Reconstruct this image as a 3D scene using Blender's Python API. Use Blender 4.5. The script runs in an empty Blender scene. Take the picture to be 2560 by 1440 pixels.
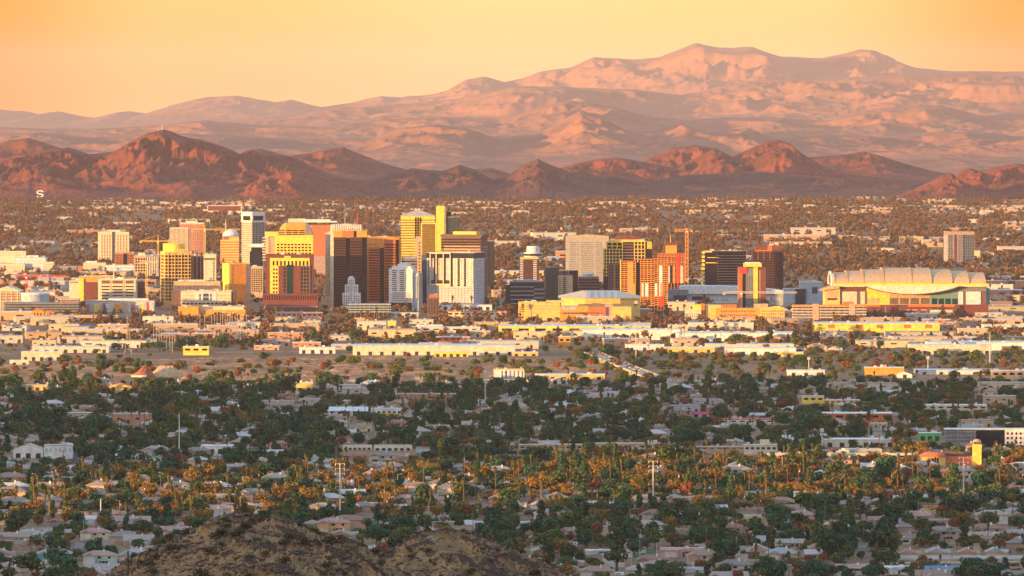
import bpy, bmesh, math, random
import numpy as np
from mathutils import Vector
R = math.radians
sc = bpy.context.scene
C = sc.collection
# ---------------------------------------------------------------- camera, world, sun, exposure
F, H, HY, CY = 18300.0, 300.0, 241.0, -10000.0   # focal length in photo pixels, eye height, horizon row, eye position
def mpp(D): return D / F
def X(px, D): return (px - 1280.0) * D / F
def Z(py, D): return H - (py - HY) * D / F
def GD(py): return F * H / (py - HY)             # distance of the flat ground seen at a row
cam_d = bpy.data.cameras.new('camera'); cam = bpy.data.objects.new('camera', cam_d); C.objects.link(cam)
cam.location = (0, CY, H); cam.rotation_euler = (R(90), 0, 0)
cam_d.sensor_width = 36; cam_d.lens = 36 * F / 2560; cam_d.shift_y = (HY - 720) / 2560
cam_d.clip_start = 10; cam_d.clip_end = 220000
sc.camera = cam
SUN_EL, SUN_AZ = 3.2, 122.0      # degrees: elevation, and angle left of the view direction
sun_d = bpy.data.lights.new('sun', 'SUN'); sun = bpy.data.objects.new('sun', sun_d); C.objects.link(sun)
sun_d.energy = 5.0; sun_d.angle = R(0.5); sun_d.color = (1.0, 0.515, 0.14)
to_sun = Vector((-math.sin(R(SUN_AZ)) * math.cos(R(SUN_EL)), math.cos(R(SUN_AZ)) * math.cos(R(SUN_EL)), math.sin(R(SUN_EL))))
sun.rotation_euler = to_sun.to_track_quat('Z', 'Y').to_euler()
sc.view_settings.view_transform = 'Standard'; sc.view_settings.look = 'None'
sc.view_settings.exposure = 1.2; sc.view_settings.gamma = 1
sc.cycles.max_bounces = 5; sc.cycles.diffuse_bounces = 2; sc.cycles.volume_bounces = 0
sc.cycles.transparent_max_bounces = 4; sc.cycles.use_denoising = True
W = bpy.data.worlds.new('World'); sc.world = W; W.use_nodes = True
def build_world():
    nt = W.node_tree; N = nt.nodes; L = nt.links; N.clear()
    out = N.new('ShaderNodeOutputWorld'); bg = N.new('ShaderNodeBackground'); L.new(bg.outputs[0], out.inputs[0])
    sky = N.new('ShaderNodeTexSky'); sky.sky_type = 'NISHITA'; sky.sun_disc = False
    sky.sun_elevation = R(SUN_EL); sky.sun_rotation = R(-SUN_AZ); sky.dust_density = 2.0; sky.altitude = 400
    tc = N.new('ShaderNodeTexCoord'); sp = N.new('ShaderNodeSeparateXYZ'); L.new(tc.outputs['Generated'], sp.inputs[0])
    def ramp(src, stops, lo, hi):
        mr = N.new('ShaderNodeMapRange'); mr.inputs[1].default_value = lo; mr.inputs[2].default_value = hi
        L.new(src, mr.inputs[0]); r = N.new('ShaderNodeValToRGB'); e = r.color_ramp.elements
        r.color_ramp.interpolation = 'EASE'
        e[0].position, e[0].color = stops[0][0], (*stops[0][1], 1); e[1].position, e[1].color = stops[-1][0], (*stops[-1][1], 1)
        for p, c in stops[1:-1]:
            k = e.new(p); k.color = (*c, 1)
        L.new(mr.outputs[0], r.inputs[0]); return r.outputs[0]
    # golden band low in the north: paler near the middle, deeper orange to both sides
    across = ramp(sp.outputs[0], SKY_ACROSS, -0.075, 0.075)
    mul = N.new('ShaderNodeMix'); mul.data_type = 'RGBA'; mul.blend_type = 'MULTIPLY'; mul.inputs[0].default_value = 1
    up = ramp(sp.outputs[2], SKY_UP, 0.0, 0.014)
    L.new(across, mul.inputs[6]); L.new(up, mul.inputs[7])
    fill = ramp(sp.outputs[2], [(0, (0.30, 0.26, 0.27)), (0.35, (0.215, 0.28, 0.375)), (1, (0.16, 0.28, 0.43))], 0.05, 1.0)
    add = N.new('ShaderNodeMix'); add.data_type = 'RGBA'; add.blend_type = 'ADD'; add.inputs[0].default_value = 1
    sk = N.new('ShaderNodeMix'); sk.data_type = 'RGBA'; sk.blend_type = 'MULTIPLY'; sk.inputs[0].default_value = 1
    sk.inputs[7].default_value = (0.1, 0.1, 0.1, 1); L.new(sky.outputs[0], sk.inputs[6])
    L.new(fill, add.inputs[6]); L.new(sk.outputs[2], add.inputs[7])
    mx = N.new('ShaderNodeMix'); mx.data_type = 'RGBA'
    mr = N.new('ShaderNodeMapRange'); mr.interpolation_type = 'SMOOTHSTEP'
    mr.inputs[1].default_value = 0.015; mr.inputs[2].default_value = 0.20; L.new(sp.outputs[2], mr.inputs[0])
    L.new(mr.outputs[0], mx.inputs[0]); L.new(mul.outputs[2], mx.inputs[6]); L.new(add.outputs[2], mx.inputs[7])
    L.new(mx.outputs[2], bg.inputs[0]); bg.inputs[1].default_value = 1.0
SKY_ACROSS = [(0, (0.56, 0.175, 0.005)), (0.20, (0.53, 0.295, 0.075)), (0.5, (0.53, 0.355, 0.12)), (0.75, (0.53, 0.345, 0.105)), (1, (0.56, 0.175, 0.005))]
SKY_UP = [(0, (0.96, 0.80, 0.84)), (0.6, (1.0, 0.90, 0.90)), (1, (1.0, 0.97, 1.0))]
build_world()

# ---------------------------------------------------------------- helpers
rnd = random.Random(7)
def tag(o, label=None, cat=None, group=None, kind=None):
    if label: o['label'] = label
    if cat: o['category'] = cat
    if group: o['group'] = group
    if kind: o['kind'] = kind
    return o
def empty(name, loc, label=None, cat=None, group=None, rz=0):
    o = bpy.data.objects.new(name, None); C.objects.link(o); o.location = loc; o.rotation_euler = (0, 0, rz)
    o.empty_display_size = 1
    return tag(o, label, cat, group)
def link(name, me, parent=None, loc=(0, 0, 0), scale=None, rz=0):
    o = bpy.data.objects.new(name, me); C.objects.link(o)
    if parent is not None: o.parent = parent
    o.location = loc
    if scale: o.scale = scale
    if rz: o.rotation_euler = (0, 0, rz)
    return o
def mesh_np(name, V, Fc, mats, mi=None, smooth=False):
    """numpy mesh: V n x 3, Fc m x k (all faces with k corners)"""
    me = bpy.data.meshes.new(name); V = np.asarray(V, np.float32); Fc = np.asarray(Fc, np.int32); k = Fc.shape[1]
    me.vertices.add(len(V)); me.vertices.foreach_set('co', V.ravel())
    me.loops.add(Fc.size); me.loops.foreach_set('vertex_index', Fc.ravel())
    me.polygons.add(len(Fc)); me.polygons.foreach_set('loop_start', np.arange(0, Fc.size, k, dtype=np.int32))
    try: me.polygons.foreach_set('loop_total', np.full(len(Fc), k, np.int32))
    except Exception: pass
    if mi is not None: me.polygons.foreach_set('material_index', np.asarray(mi, np.int32))
    if smooth: me.polygons.foreach_set('use_smooth', np.ones(len(Fc), bool))
    me.update(calc_edges=True); me.validate()
    for m in (mats if isinstance(mats, (list, tuple)) else [mats]): me.materials.append(m)
    return me
class MB:
    """collects shapes into one mesh"""
    def __init__(s): s.v = []; s.f = []; s.m = []
    def quad(s, pts, m=0):
        n = len(s.v); s.v += [tuple(p) for p in pts]; s.f.append(tuple(range(n, n + len(pts)))); s.m.append(m)
    def box(s, x0, x1, y0, y1, z0, z1, m=0):
        n = len(s.v); s.v += [(x, y, z) for z in (z0, z1) for y in (y0, y1) for x in (x0, x1)]
        s.f += [(n+0, n+2, n+3, n+1), (n+4, n+5, n+7, n+6), (n+0, n+1, n+5, n+4), (n+2, n+6, n+7, n+3), (n+0, n+4, n+6, n+2), (n+1, n+3, n+7, n+5)]
        s.m += [m] * 6; return s
    def prism(s, poly, z0, z1, m=0):
        """poly: ccw list of (x, y)"""
        n = len(s.v); k = len(poly)
        s.v += [(x, y, z0) for x, y in poly] + [(x, y, z1) for x, y in poly]
        s.f += [tuple(range(n + k - 1, n - 1, -1)), tuple(range(n + k, n + 2 * k))]; s.m += [m] * 2
        for i in range(k):
            j = (i + 1) % k; s.f.append((n + i, n + j, n + k + j, n + k + i)); s.m.append(m)
        return s
    def front(s, poly, y0, y1, m=0):
        """poly in (x, z), ccw seen from -y, extruded along y"""
        n = len(s.v); k = len(poly)
        s.v += [(x, y0, z) for x, z in poly] + [(x, y1, z) for x, z in poly]
        s.f += [tuple(range(n, n + k)), tuple(range(n + 2 * k - 1, n + k - 1, -1))]; s.m += [m] * 2
        for i in range(k):
            j = (i + 1) % k; s.f.append((n + j, n + i, n + k + i, n + k + j)); s.m.append(m)
        return s
    def tube(s, p, q, r0, r1=None, k=6, m=0):
        p, q = Vector(p), Vector(q); r1 = r0 if r1 is None else r1
        d = (q - p).normalized(); a = d.orthogonal().normalized(); b = d.cross(a); n = len(s.v)
        for c, r in ((p, r0), (q, r1)):
            for i in range(k):
                t = 2 * math.pi * i / k; w = c + a * (r * math.cos(t)) + b * (r * math.sin(t)); s.v.append(tuple(w))
        for i in range(k):
            j = (i + 1) % k; s.f.append((n + i, n + j, n + k + j, n + k + i)); s.m.append(m)
        s.f += [tuple(range(n + k - 1, n - 1, -1)), tuple(range(n + k, n + 2 * k))]; s.m += [m] * 2
        return s
    def lathe(s, prof, cx=0, cy=0, k=20, m=0, a0=0, a1=2 * math.pi):
        """prof: list of (r, z) from bottom up"""
        n = len(s.v); full = abs(a1 - a0 - 2 * math.pi) < 1e-6; kk = k if full else k + 1
        for r, z in prof:
            for i in range(kk):
                t = a0 + (a1 - a0) * i / k; s.v.append((cx + r * math.cos(t), cy + r * math.sin(t), z))
        for j in range(len(prof) - 1):
            for i in range(k):
                i2 = (i + 1) % kk
                s.f.append((n + j * kk + i, n + j * kk + i2, n + (j + 1) * kk + i2, n + (j + 1) * kk + i)); s.m.append(m)
        if full:
            s.f.append(tuple(range(n + kk - 1, n - 1, -1))); s.m.append(m)
            t = n + (len(prof) - 1) * kk; s.f.append(tuple(range(t, t + kk))); s.m.append(m)
        return s
    def mesh(s, name, mats, smooth=False):
        me = bpy.data.meshes.new(name); me.from_pydata(s.v, [], s.f); me.update()
        for x in (mats if isinstance(mats, (list, tuple)) else [mats]): me.materials.append(x)
        me.polygons.foreach_set('material_index', s.m)
        if smooth: me.polygons.foreach_set('use_smooth', [True] * len(s.f))
        return me
    def build(s, name, mats, parent=None, loc=(0, 0, 0), smooth=False, rz=0):
        return link(name, s.mesh(name, mats, smooth), parent, loc, rz=rz)

# ---------------------------------------------------------------- materials
_M = {}
def mat(name, col, rough=0.8, var=0.12, scale=0.25, spec=0.3, metal=0.0, rv=0.0, col2=None, stretch=None):
    """plain surface with large soft stains (object space, metres); rv = brightness spread between copies"""
    if name in _M: return _M[name]
    m = bpy.data.materials.new(name); _M[name] = m; m.use_nodes = True
    nt = m.node_tree; N = nt.nodes; L = nt.links; b = N['Principled BSDF']
    b.inputs['Roughness'].default_value = rough; b.inputs['Specular IOR Level'].default_value = spec; b.inputs['Metallic'].default_value = metal
    tc = N.new('ShaderNodeTexCoord'); no = N.new('ShaderNodeTexNoise'); no.inputs['Scale'].default_value = scale
    no.inputs['Detail'].default_value = 4
    src = tc.outputs['Object']
    g = N.new('ShaderNodeNewGeometry'); src = g.outputs['Position']
    if stretch:
        mp = N.new('ShaderNodeMapping'); mp.inputs['Scale'].default_value = stretch; L.new(src, mp.inputs[0]); src = mp.outputs[0]
    L.new(src, no.inputs['Vector'])
    r = N.new('ShaderNodeValToRGB'); e = r.color_ramp.elements
    c2 = col2 or tuple(c * (1 - 2 * var) for c in col)
    e[0].position, e[0].color = 0.3, (*c2, 1); e[1].position, e[1].color = 0.7, (*(min(1, c * (1 + var)) for c in col), 1)
    L.new(no.outputs[0], r.inputs[0]); last = r.outputs[0]
    if rv:
        oi = N.new('ShaderNodeObjectInfo'); hs = N.new('ShaderNodeHueSaturation'); ma = N.new('ShaderNodeMapRange')
        ma.inputs[3].default_value = 1 - rv; ma.inputs[4].default_value = 1 + rv
        L.new(oi.outputs['Random'], ma.inputs[0]); L.new(ma.outputs[0], hs.inputs['Value']); L.new(last, hs.inputs['Color']); last = hs.outputs[0]
    L.new(last, b.inputs['Base Color'])
    return m
def palette_mat(name, cols, rough=0.85, var=0.15, scale=0.4):
    """each copy of an object takes one of the colours"""
    m = mat(name, (1, 1, 1), rough, var, scale); N = m.node_tree.nodes; L = m.node_tree.links; b = N['Principled BSDF']
    oi = N.new('ShaderNodeObjectInfo'); r = N.new('ShaderNodeValToRGB'); r.color_ramp.interpolation = 'CONSTANT'; e = r.color_ramp.elements
    n = len(cols); e[0].position = 0; e[0].color = (*cols[0], 1); e[1].position = (n - 1) / n; e[1].color = (*cols[-1], 1)
    for i in range(1, n - 1):
        k = e.new(i / n); k.color = (*cols[i], 1)
    L.new(oi.outputs['Random'], r.inputs[0]); mx = N.new('ShaderNodeMix'); mx.data_type = 'RGBA'; mx.blend_type = 'MULTIPLY'; mx.inputs[0].default_value = 1
    src = b.inputs['Base Color'].links[0].from_socket
    L.new(src, mx.inputs[6]); L.new(r.outputs[0], mx.inputs[7]); L.new(mx.outputs[2], b.inputs['Base Color'])
    return m
def glass(name, col, rough=0.12):
    return mat(name, tuple(.55 * c for c in col), rough, 0.25, 0.06, spec=0.35)
# ---------------------------------------------------------------- noise and terrain
def vnoise(x, y, seed):
    rs = np.random.RandomState(seed); T = rs.rand(256, 256)
    xi = np.floor(x).astype(int); yi = np.floor(y).astype(int); fx = x - xi; fy = y - yi
    fx = fx * fx * fx * (fx * (fx * 6 - 15) + 10); fy = fy * fy * fy * (fy * (fy * 6 - 15) + 10)
    g = lambda a, b: T[a % 256, b % 256]
    return (g(xi, yi) * (1 - fx) + g(xi + 1, yi) * fx) * (1 - fy) + (g(xi, yi + 1) * (1 - fx) + g(xi + 1, yi + 1) * fx) * fy
def fbm(x, y, seed, o=5, ridged=False, gain=0.5):
    t = 0; a = 1.0; s = 0.0
    for i in range(o):
        n = vnoise(x * 2 ** i + 17.3 * i, y * 2 ** i + 5.1 * i, seed + i)
        if ridged: n = 1 - np.abs(2 * n - 1)
        t = t + a * n; s += a; a *= gain
    return t / s
def rmf(x, y, seed, o=6, gain=2.0, lac=2.1):
    wx = (fbm(x * .7, y * .7, seed + 40, 3) - .5) * .9; wy = (fbm(x * .7 + 9, y * .7 + 3, seed + 41, 3) - .5) * .9
    x = x + wx; y = y + wy; t = 0; w = 1.0; a = .5; s = 0
    for i in range(o):
        n = 1 - np.abs(2 * (vnoise(x * lac ** i + 7.7 * i, y * lac ** i + 3.1 * i, seed + i) * .5 + vnoise(x * lac ** i * .93 + y * lac ** i * .37 + 31, y * lac ** i * .93 - x * lac ** i * .37, seed + 20 + i) * .5) - 1)
        n = n * n * w; w = np.clip(n * gain, 0, 1); t = t + a * n; s += a; a *= .55
    return t / s
def grid_mesh(name, xs, ys, Zg, m, smooth=False):
    nx, ny = len(xs), len(ys); XX, YY = np.meshgrid(xs, ys)
    V = np.stack([XX, YY, Zg], -1).reshape(-1, 3)
    i = np.arange((ny - 1) * (nx - 1)); r = i // (nx - 1); c = i % (nx - 1); a = r * nx + c
    return mesh_np(name, V, np.stack([a, a + 1, a + nx + 1, a + nx], 1), m, smooth=smooth)
def terrain_mat(name, base, dark, green, scale, strata=0.0, rough=0.95, bump=None, rock=None):
    m = bpy.data.materials.new(name); m.use_nodes = True; nt = m.node_tree; N = nt.nodes; L = nt.links; b = N['Principled BSDF']
    b.inputs['Roughness'].default_value = rough; b.inputs['Specular IOR Level'].default_value = 0.1
    g = N.new('ShaderNodeNewGeometry')
    def noise(s, det=6, stretch=None):
        n = N.new('ShaderNodeTexNoise'); n.inputs['Scale'].default_value = s; n.inputs['Detail'].default_value = det
        v = g.outputs['Position']
        if stretch:
            mp = N.new('ShaderNodeMapping'); mp.inputs['Scale'].default_value = stretch; L.new(v, mp.inputs[0]); v = mp.outputs[0]
        L.new(v, n.inputs['Vector']); return n.outputs[0]
    def step(f, a, bb):
        mr = N.new('ShaderNodeMapRange'); mr.inputs[1].default_value = a; mr.inputs[2].default_value = bb; L.new(f, mr.inputs[0]); return mr.outputs[0]
    def mix(f, a, c):
        mx = N.new('ShaderNodeMix'); mx.data_type = 'RGBA'; L.new(f, mx.inputs[0])
        if isinstance(a, tuple): mx.inputs[6].default_value = (*a, 1)
        else: L.new(a, mx.inputs[6])
        mx.inputs[7].default_value = (*c, 1); return mx.outputs[2]
    c = mix(step(noise(scale), 0.42, 0.62), base, dark)
    c = mix(step(noise(scale * 9, 3), 0.52, 0.66), c, green)
    if strata: c = mix(step(noise(1.0, 3, (scale * 0.4, scale * 0.4, strata)), 0.5, 0.6), c, tuple(0.6 * x + 0.4 * y for x, y in zip(base, dark)))
    if rock:
        at = N.new('ShaderNodeAttribute'); at.attribute_name = 'rock'; ad = N.new('ShaderNodeMath'); ad.operation = 'ADD'; L.new(at.outputs['Fac'], ad.inputs[0]); sb = N.new('ShaderNodeMath'); sb.operation = 'MULTIPLY_ADD'; sb.inputs[1].default_value = 2.6; sb.inputs[2].default_value = -1.3; L.new(noise(1.1, 4), sb.inputs[0]); L.new(sb.outputs[0], ad.inputs[1]); c = mix(step(ad.outputs[0], .35, .6), c, rock)
    L.new(c, b.inputs['Base Color'])
    if bump:
        bp = N.new('ShaderNodeBump'); bp.inputs['Strength'].default_value = 1; bp.inputs['Distance'].default_value = bump[1]; L.new(noise(bump[0], 3), bp.inputs['Height']); L.new(bp.outputs[0], b.inputs['Normal'])
    return m
def struct(name, me, **k):
    o = link(name, me); o['kind'] = 'structure'; return o

def ridge(name, pts, D, front, back, nx, ny, seed, m, lam, amp, rough=4.0, spur=0.5, p=1.3, pad=0, smooth=False):
    """a mountain whose crest runs across the view at distance D; pts = crest in photo pixels"""
    px = np.array([q[0] for q in pts], float); pz = np.array([Z(q[1], D) for q in pts])
    xs = np.linspace(X(px[0], D), X(px[-1], D), nx)
    crest = np.interp(xs, (px - 1280) * D / F, pz)
    k = max(3, nx // 220) | 1; ker = np.hanning(k + 2)[1:-1]; crest = np.convolve(np.pad(crest, k // 2, 'edge'), ker / ker.sum(), 'valid')
    crest = crest + (fbm(xs / (lam * 0.35), xs * 0, seed + 50, 6, gain=.6) - 0.5) * rough * 3
    t = np.linspace(0, 1, ny); tf = 1 - (1 - t) ** 1.0
    ysf = D - front * (1 - tf); ysb = D + back * np.linspace(0.08, 1, max(6, ny // 6))
    ys = np.concatenate([ysf, ysb])
    XX, YY = np.meshgrid(xs, ys); CR = np.broadcast_to(crest, XX.shape)
    d = np.where(YY <= D, (D - YY) / front, (YY - D) / back)
    dd = np.clip(d + (fbm(XX / (lam * 1.6), YY / (lam * 1.6), seed, 3) - .5) * spur * np.clip(d * 3, 0, 1), 0, 1)
    n = rmf(XX / lam + YY / (lam * 4), YY / (lam * 1.25), seed + 9, 7); s_ = np.clip(d * 5, 0, 1); s_ = s_ * s_ * (3 - 2 * s_)
    z = CR * (1 - dd) ** p * (1 + amp * (n - .60) * s_)
    z = z * (1 + (.5 if D < 28000 else .2) * (rmf(XX / (lam * .3) + 5, YY / (lam * .38), seed + 31, 5) - .42) * s_ * np.clip((1 - d) * 3, 0, 1))
    z = z + (fbm(XX / (lam * .09), YY / (lam * .09), seed + 77, 4, True) - .6) * rough * 1.6 * np.clip((1 - d) * 3, 0, 1) * s_
    z = np.minimum(z, CR * (1 - np.where(d < .3, .25 * d, .075 + .6 * (d - .3))))
    z = np.where(d >= 0.999, -4.0, z)
    z[:, 0] = np.minimum(z[:, 0], z[:, 0]); 
    return struct(name, grid_mesh(name, xs, ys + CY, z, m, smooth))

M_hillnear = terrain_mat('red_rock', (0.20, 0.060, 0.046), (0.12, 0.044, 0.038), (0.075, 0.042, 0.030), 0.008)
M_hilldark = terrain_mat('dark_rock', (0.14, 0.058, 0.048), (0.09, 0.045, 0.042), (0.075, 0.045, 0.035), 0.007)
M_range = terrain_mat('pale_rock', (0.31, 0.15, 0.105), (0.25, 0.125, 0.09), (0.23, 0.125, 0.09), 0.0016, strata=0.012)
M_city = terrain_mat('city_ground', (0.34, 0.19, 0.10), (0.20, 0.125, 0.08), (0.13, 0.09, 0.05), 0.009, bump=(.15, 2.5))
M_river = terrain_mat('river_dirt', (0.54, 0.26, 0.12), (0.36, 0.175, 0.085), (0.22, 0.14, 0.07), 0.006, bump=(.12, 6.0))
M_asphalt = mat('asphalt', (0.055, 0.055, 0.06), 0.85, 0.15, 0.1)
M_lawn = mat('lawn', (0.07, 0.13, 0.03), 0.95, 0.2, 0.3)

def build_terrain():
    b = MB(); b.quad([(-14000, -11800, 0), (14000, -11800, 0), (14000, 90500, 0), (-14000, 90500, 0)]); o = b.build('ground', M_city); o['kind'] = 'structure'
    # far range, three steps of it
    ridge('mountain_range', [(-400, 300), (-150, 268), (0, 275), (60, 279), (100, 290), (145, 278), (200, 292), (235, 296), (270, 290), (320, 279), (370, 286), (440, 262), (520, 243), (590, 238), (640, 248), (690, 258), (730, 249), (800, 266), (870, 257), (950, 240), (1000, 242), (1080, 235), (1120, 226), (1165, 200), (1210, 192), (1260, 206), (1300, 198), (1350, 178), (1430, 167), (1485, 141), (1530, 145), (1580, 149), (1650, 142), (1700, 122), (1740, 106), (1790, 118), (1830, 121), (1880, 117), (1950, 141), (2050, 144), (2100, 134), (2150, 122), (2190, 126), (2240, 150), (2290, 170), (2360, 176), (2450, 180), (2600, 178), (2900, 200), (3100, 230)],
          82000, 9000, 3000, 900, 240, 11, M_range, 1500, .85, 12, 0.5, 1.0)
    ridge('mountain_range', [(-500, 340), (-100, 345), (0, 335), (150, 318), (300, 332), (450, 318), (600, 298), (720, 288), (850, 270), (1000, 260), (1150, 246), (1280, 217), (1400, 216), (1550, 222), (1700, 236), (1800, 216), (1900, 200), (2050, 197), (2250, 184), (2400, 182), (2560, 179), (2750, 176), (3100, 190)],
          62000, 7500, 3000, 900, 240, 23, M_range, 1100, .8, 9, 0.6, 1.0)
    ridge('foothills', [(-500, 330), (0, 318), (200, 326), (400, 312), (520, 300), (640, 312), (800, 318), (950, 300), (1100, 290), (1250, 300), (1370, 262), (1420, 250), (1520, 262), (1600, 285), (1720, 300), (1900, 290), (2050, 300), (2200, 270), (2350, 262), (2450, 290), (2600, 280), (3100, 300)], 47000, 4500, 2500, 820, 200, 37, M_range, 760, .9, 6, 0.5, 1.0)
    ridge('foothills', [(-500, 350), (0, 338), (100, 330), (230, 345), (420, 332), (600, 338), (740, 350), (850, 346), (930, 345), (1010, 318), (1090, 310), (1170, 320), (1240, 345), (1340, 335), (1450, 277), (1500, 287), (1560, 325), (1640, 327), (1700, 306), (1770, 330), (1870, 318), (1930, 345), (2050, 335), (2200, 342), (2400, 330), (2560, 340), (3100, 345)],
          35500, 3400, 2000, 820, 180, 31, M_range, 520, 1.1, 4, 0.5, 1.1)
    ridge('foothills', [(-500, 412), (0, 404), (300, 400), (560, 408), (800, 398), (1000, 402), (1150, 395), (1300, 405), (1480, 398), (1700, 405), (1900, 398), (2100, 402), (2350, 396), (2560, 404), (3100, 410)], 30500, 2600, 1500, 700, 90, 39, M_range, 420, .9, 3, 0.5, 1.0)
    # hills between
    ridge('hill', [(-160, 420), (-60, 378), (20, 352), (70, 345), (120, 360), (180, 378), (300, 400), (420, 440)], 27500, 1300, 900, 150, 70, 41, M_hillnear, 260, .9, 2)
    ridge('hill', [(560, 440), (610, 378), (650, 370), (720, 392), (790, 378), (858, 367), (900, 384), (960, 408), (1050, 432), (1150, 425), (1230, 420), (1280, 436), (1400, 446)], 27000, 1300, 900, 260, 80, 43, M_hillnear, 260, .9, 2)
    ridge('hill', [(1560, 440), (1620, 395), (1680, 370), (1740, 362), (1790, 372), (1860, 405), (1960, 440)], 27000, 1300, 900, 160, 80, 44, M_hillnear, 260, .9, 2)
    ridge('hill', [(1940, 440), (2020, 393), (2090, 388), (2160, 378), (2210, 392), (2270, 412), (2340, 430), (2430, 440)], 27000, 1300, 900, 190, 80, 45, M_hillnear, 300, .8, 2)
    ridge('butte', [(1280, 455), (1380, 425), (1440, 408), (1500, 396), (1540, 393), (1600, 402), (1680, 418), (1740, 395), (1785, 372), (1810, 380), (1830, 392), (1870, 372), (1915, 353), (1950, 350), (1975, 360), (2000, 382), (2050, 410), (2110, 434), (2200, 444), (2300, 450)],
          24500, 1500, 1200, 480, 150, 51, M_hillnear, 260, .8, 2.5, 0.45, 1.1)
    ridge('mountain', [(-420, 450), (-250, 430), (-120, 420), (-40, 418), (40, 388), (110, 376), (170, 371), (225, 384), (290, 377), (330, 350), (370, 332), (410, 322), (450, 336), (500, 348), (560, 368), (600, 386), (630, 375), (660, 384), (700, 386), (735, 394), (770, 412), (820, 434), (860, 446), (900, 452), (950, 468), (1000, 480), (1060, 490)],
          22200, 1300, 1100, 620, 190, 61, M_hillnear, 280, 1.0, 4, 0.45, 1.0)
    ridge('hill', [(400, 500), (560, 485), (610, 468), (650, 448), (700, 432), (730, 428), (760, 452), (800, 475), (860, 492), (960, 500)], 21200, 420, 500, 240, 90, 62, M_hillnear, 140, 1.0, 2)
    ridge('hills', [(800, 490), (860, 452), (930, 452), (980, 432), (1030, 420), (1070, 424), (1105, 427), (1150, 412), (1190, 426), (1230, 450), (1265, 442), (1310, 410), (1345, 395), (1385, 415), (1430, 434), (1480, 442), (1530, 440), (1600, 452), (1680, 470), (1760, 484)],
          22300, 1200, 900, 480, 130, 71, M_hilldark, 240, .7, 2.5, 0.5, 1.1)
    ridge('hills', [(1480, 490), (1600, 455), (1700, 440), (1800, 434), (1900, 430), (2000, 437), (2100, 442), (2200, 447), (2320, 452), (2420, 470), (2500, 490)],
          22800, 1300, 900, 340, 100, 72, M_hilldark, 320, .7, 2, 0.4, 1.1)
    ridge('hill', [(2150, 505), (2240, 492), (2290, 470), (2340, 445), (2375, 432), (2400, 450), (2440, 470), (2480, 492)], 21400, 450, 500, 220, 100, 81, M_hillnear, 130, 1.0, 2.5)
    ridge('hill', [(2330, 500), (2370, 448), (2400, 428), (2425, 420), (2450, 428), (2490, 418), (2540, 408), (2600, 415), (2700, 440), (2800, 480)], 22000, 700, 700, 240, 100, 82, M_hillnear, 170, 1.0, 2.5)
    # unseen ridge added west to shade the suburbs; its saddle admits one sun band
    dr = np.array([-2500, 500, 1300, 2200, 3000, 3600, 4000, 4260, 4360, 4820, 4930, 5060, 5900, 6380, 6540, 6800, 7600], float)
    hz = np.array([200, 300, 330, 300, 250, 200, 172, 118, 70, 70, 122, 176, 176, 160, 95, 20, -4], float)
    ys = np.arange(-2500, 7601, 60.0); hr = np.interp(ys, dr, hz); us = np.linspace(-1, 1, 41)
    UU, YY = np.meshgrid(us, ys); HH = np.interp(YY, dr, hz) * (1 - np.abs(UU)) ** 1.1
    HH = HH + (fbm(UU * 3, YY / 300, 91, 5, True) - 0.6) * 26 * (np.abs(UU) > 0.03) * np.clip(1 - np.abs(UU) * 1.02, 0, 1)
    HH[:, 0] = HH[:, -1] = -4
    xx = -1620 + UU * 520; V = np.stack([xx, YY + CY, HH], -1).reshape(-1, 3)
    nx = 41; i = np.arange((len(ys) - 1) * (nx - 1)); a = (i // (nx - 1)) * nx + i % (nx - 1)
    struct('ridge', mesh_np('ridge', V, np.stack([a, a + 1, a + nx + 1, a + nx], 1), M_hilldark))
    # dry river bed and its low terraces
    top = [(-200, 912), (250, 906), (500, 896), (900, 890), (1250, 896), (1400, 900), (1520, 915)]; bot = [(-200, 964), (300, 960), (760, 952), (1200, 945), (1480, 938), (1520, 915)]
    ys = np.arange(GD(966), GD(886), 3.0); xs = np.arange(X(-150, GD(886)), X(1530, GD(900)), 3.0); XX, YY = np.meshgrid(xs, ys); PX = 1280 + XX * F / YY; PY = HY + F * H / YY
    ins = np.minimum(PY - np.interp(PX, [q[0] for q in top], [q[1] for q in top]), np.interp(PX, [q[0] for q in bot], [q[1] for q in bot]) - PY)
    zz = 1.2 + 3.4 * (fbm(XX / 10, YY / 14, 131, 5) - .5) + 2.0 * (fbm(XX / 60, YY / 90, 132, 3) - .5); zz = np.where(ins < 0, -1.0, np.minimum(1, ins / 2) * zz + .1)
    struct('riverbed', grid_mesh('riverbed', xs, ys + CY, zz, M_river))
build_terrain()

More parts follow.
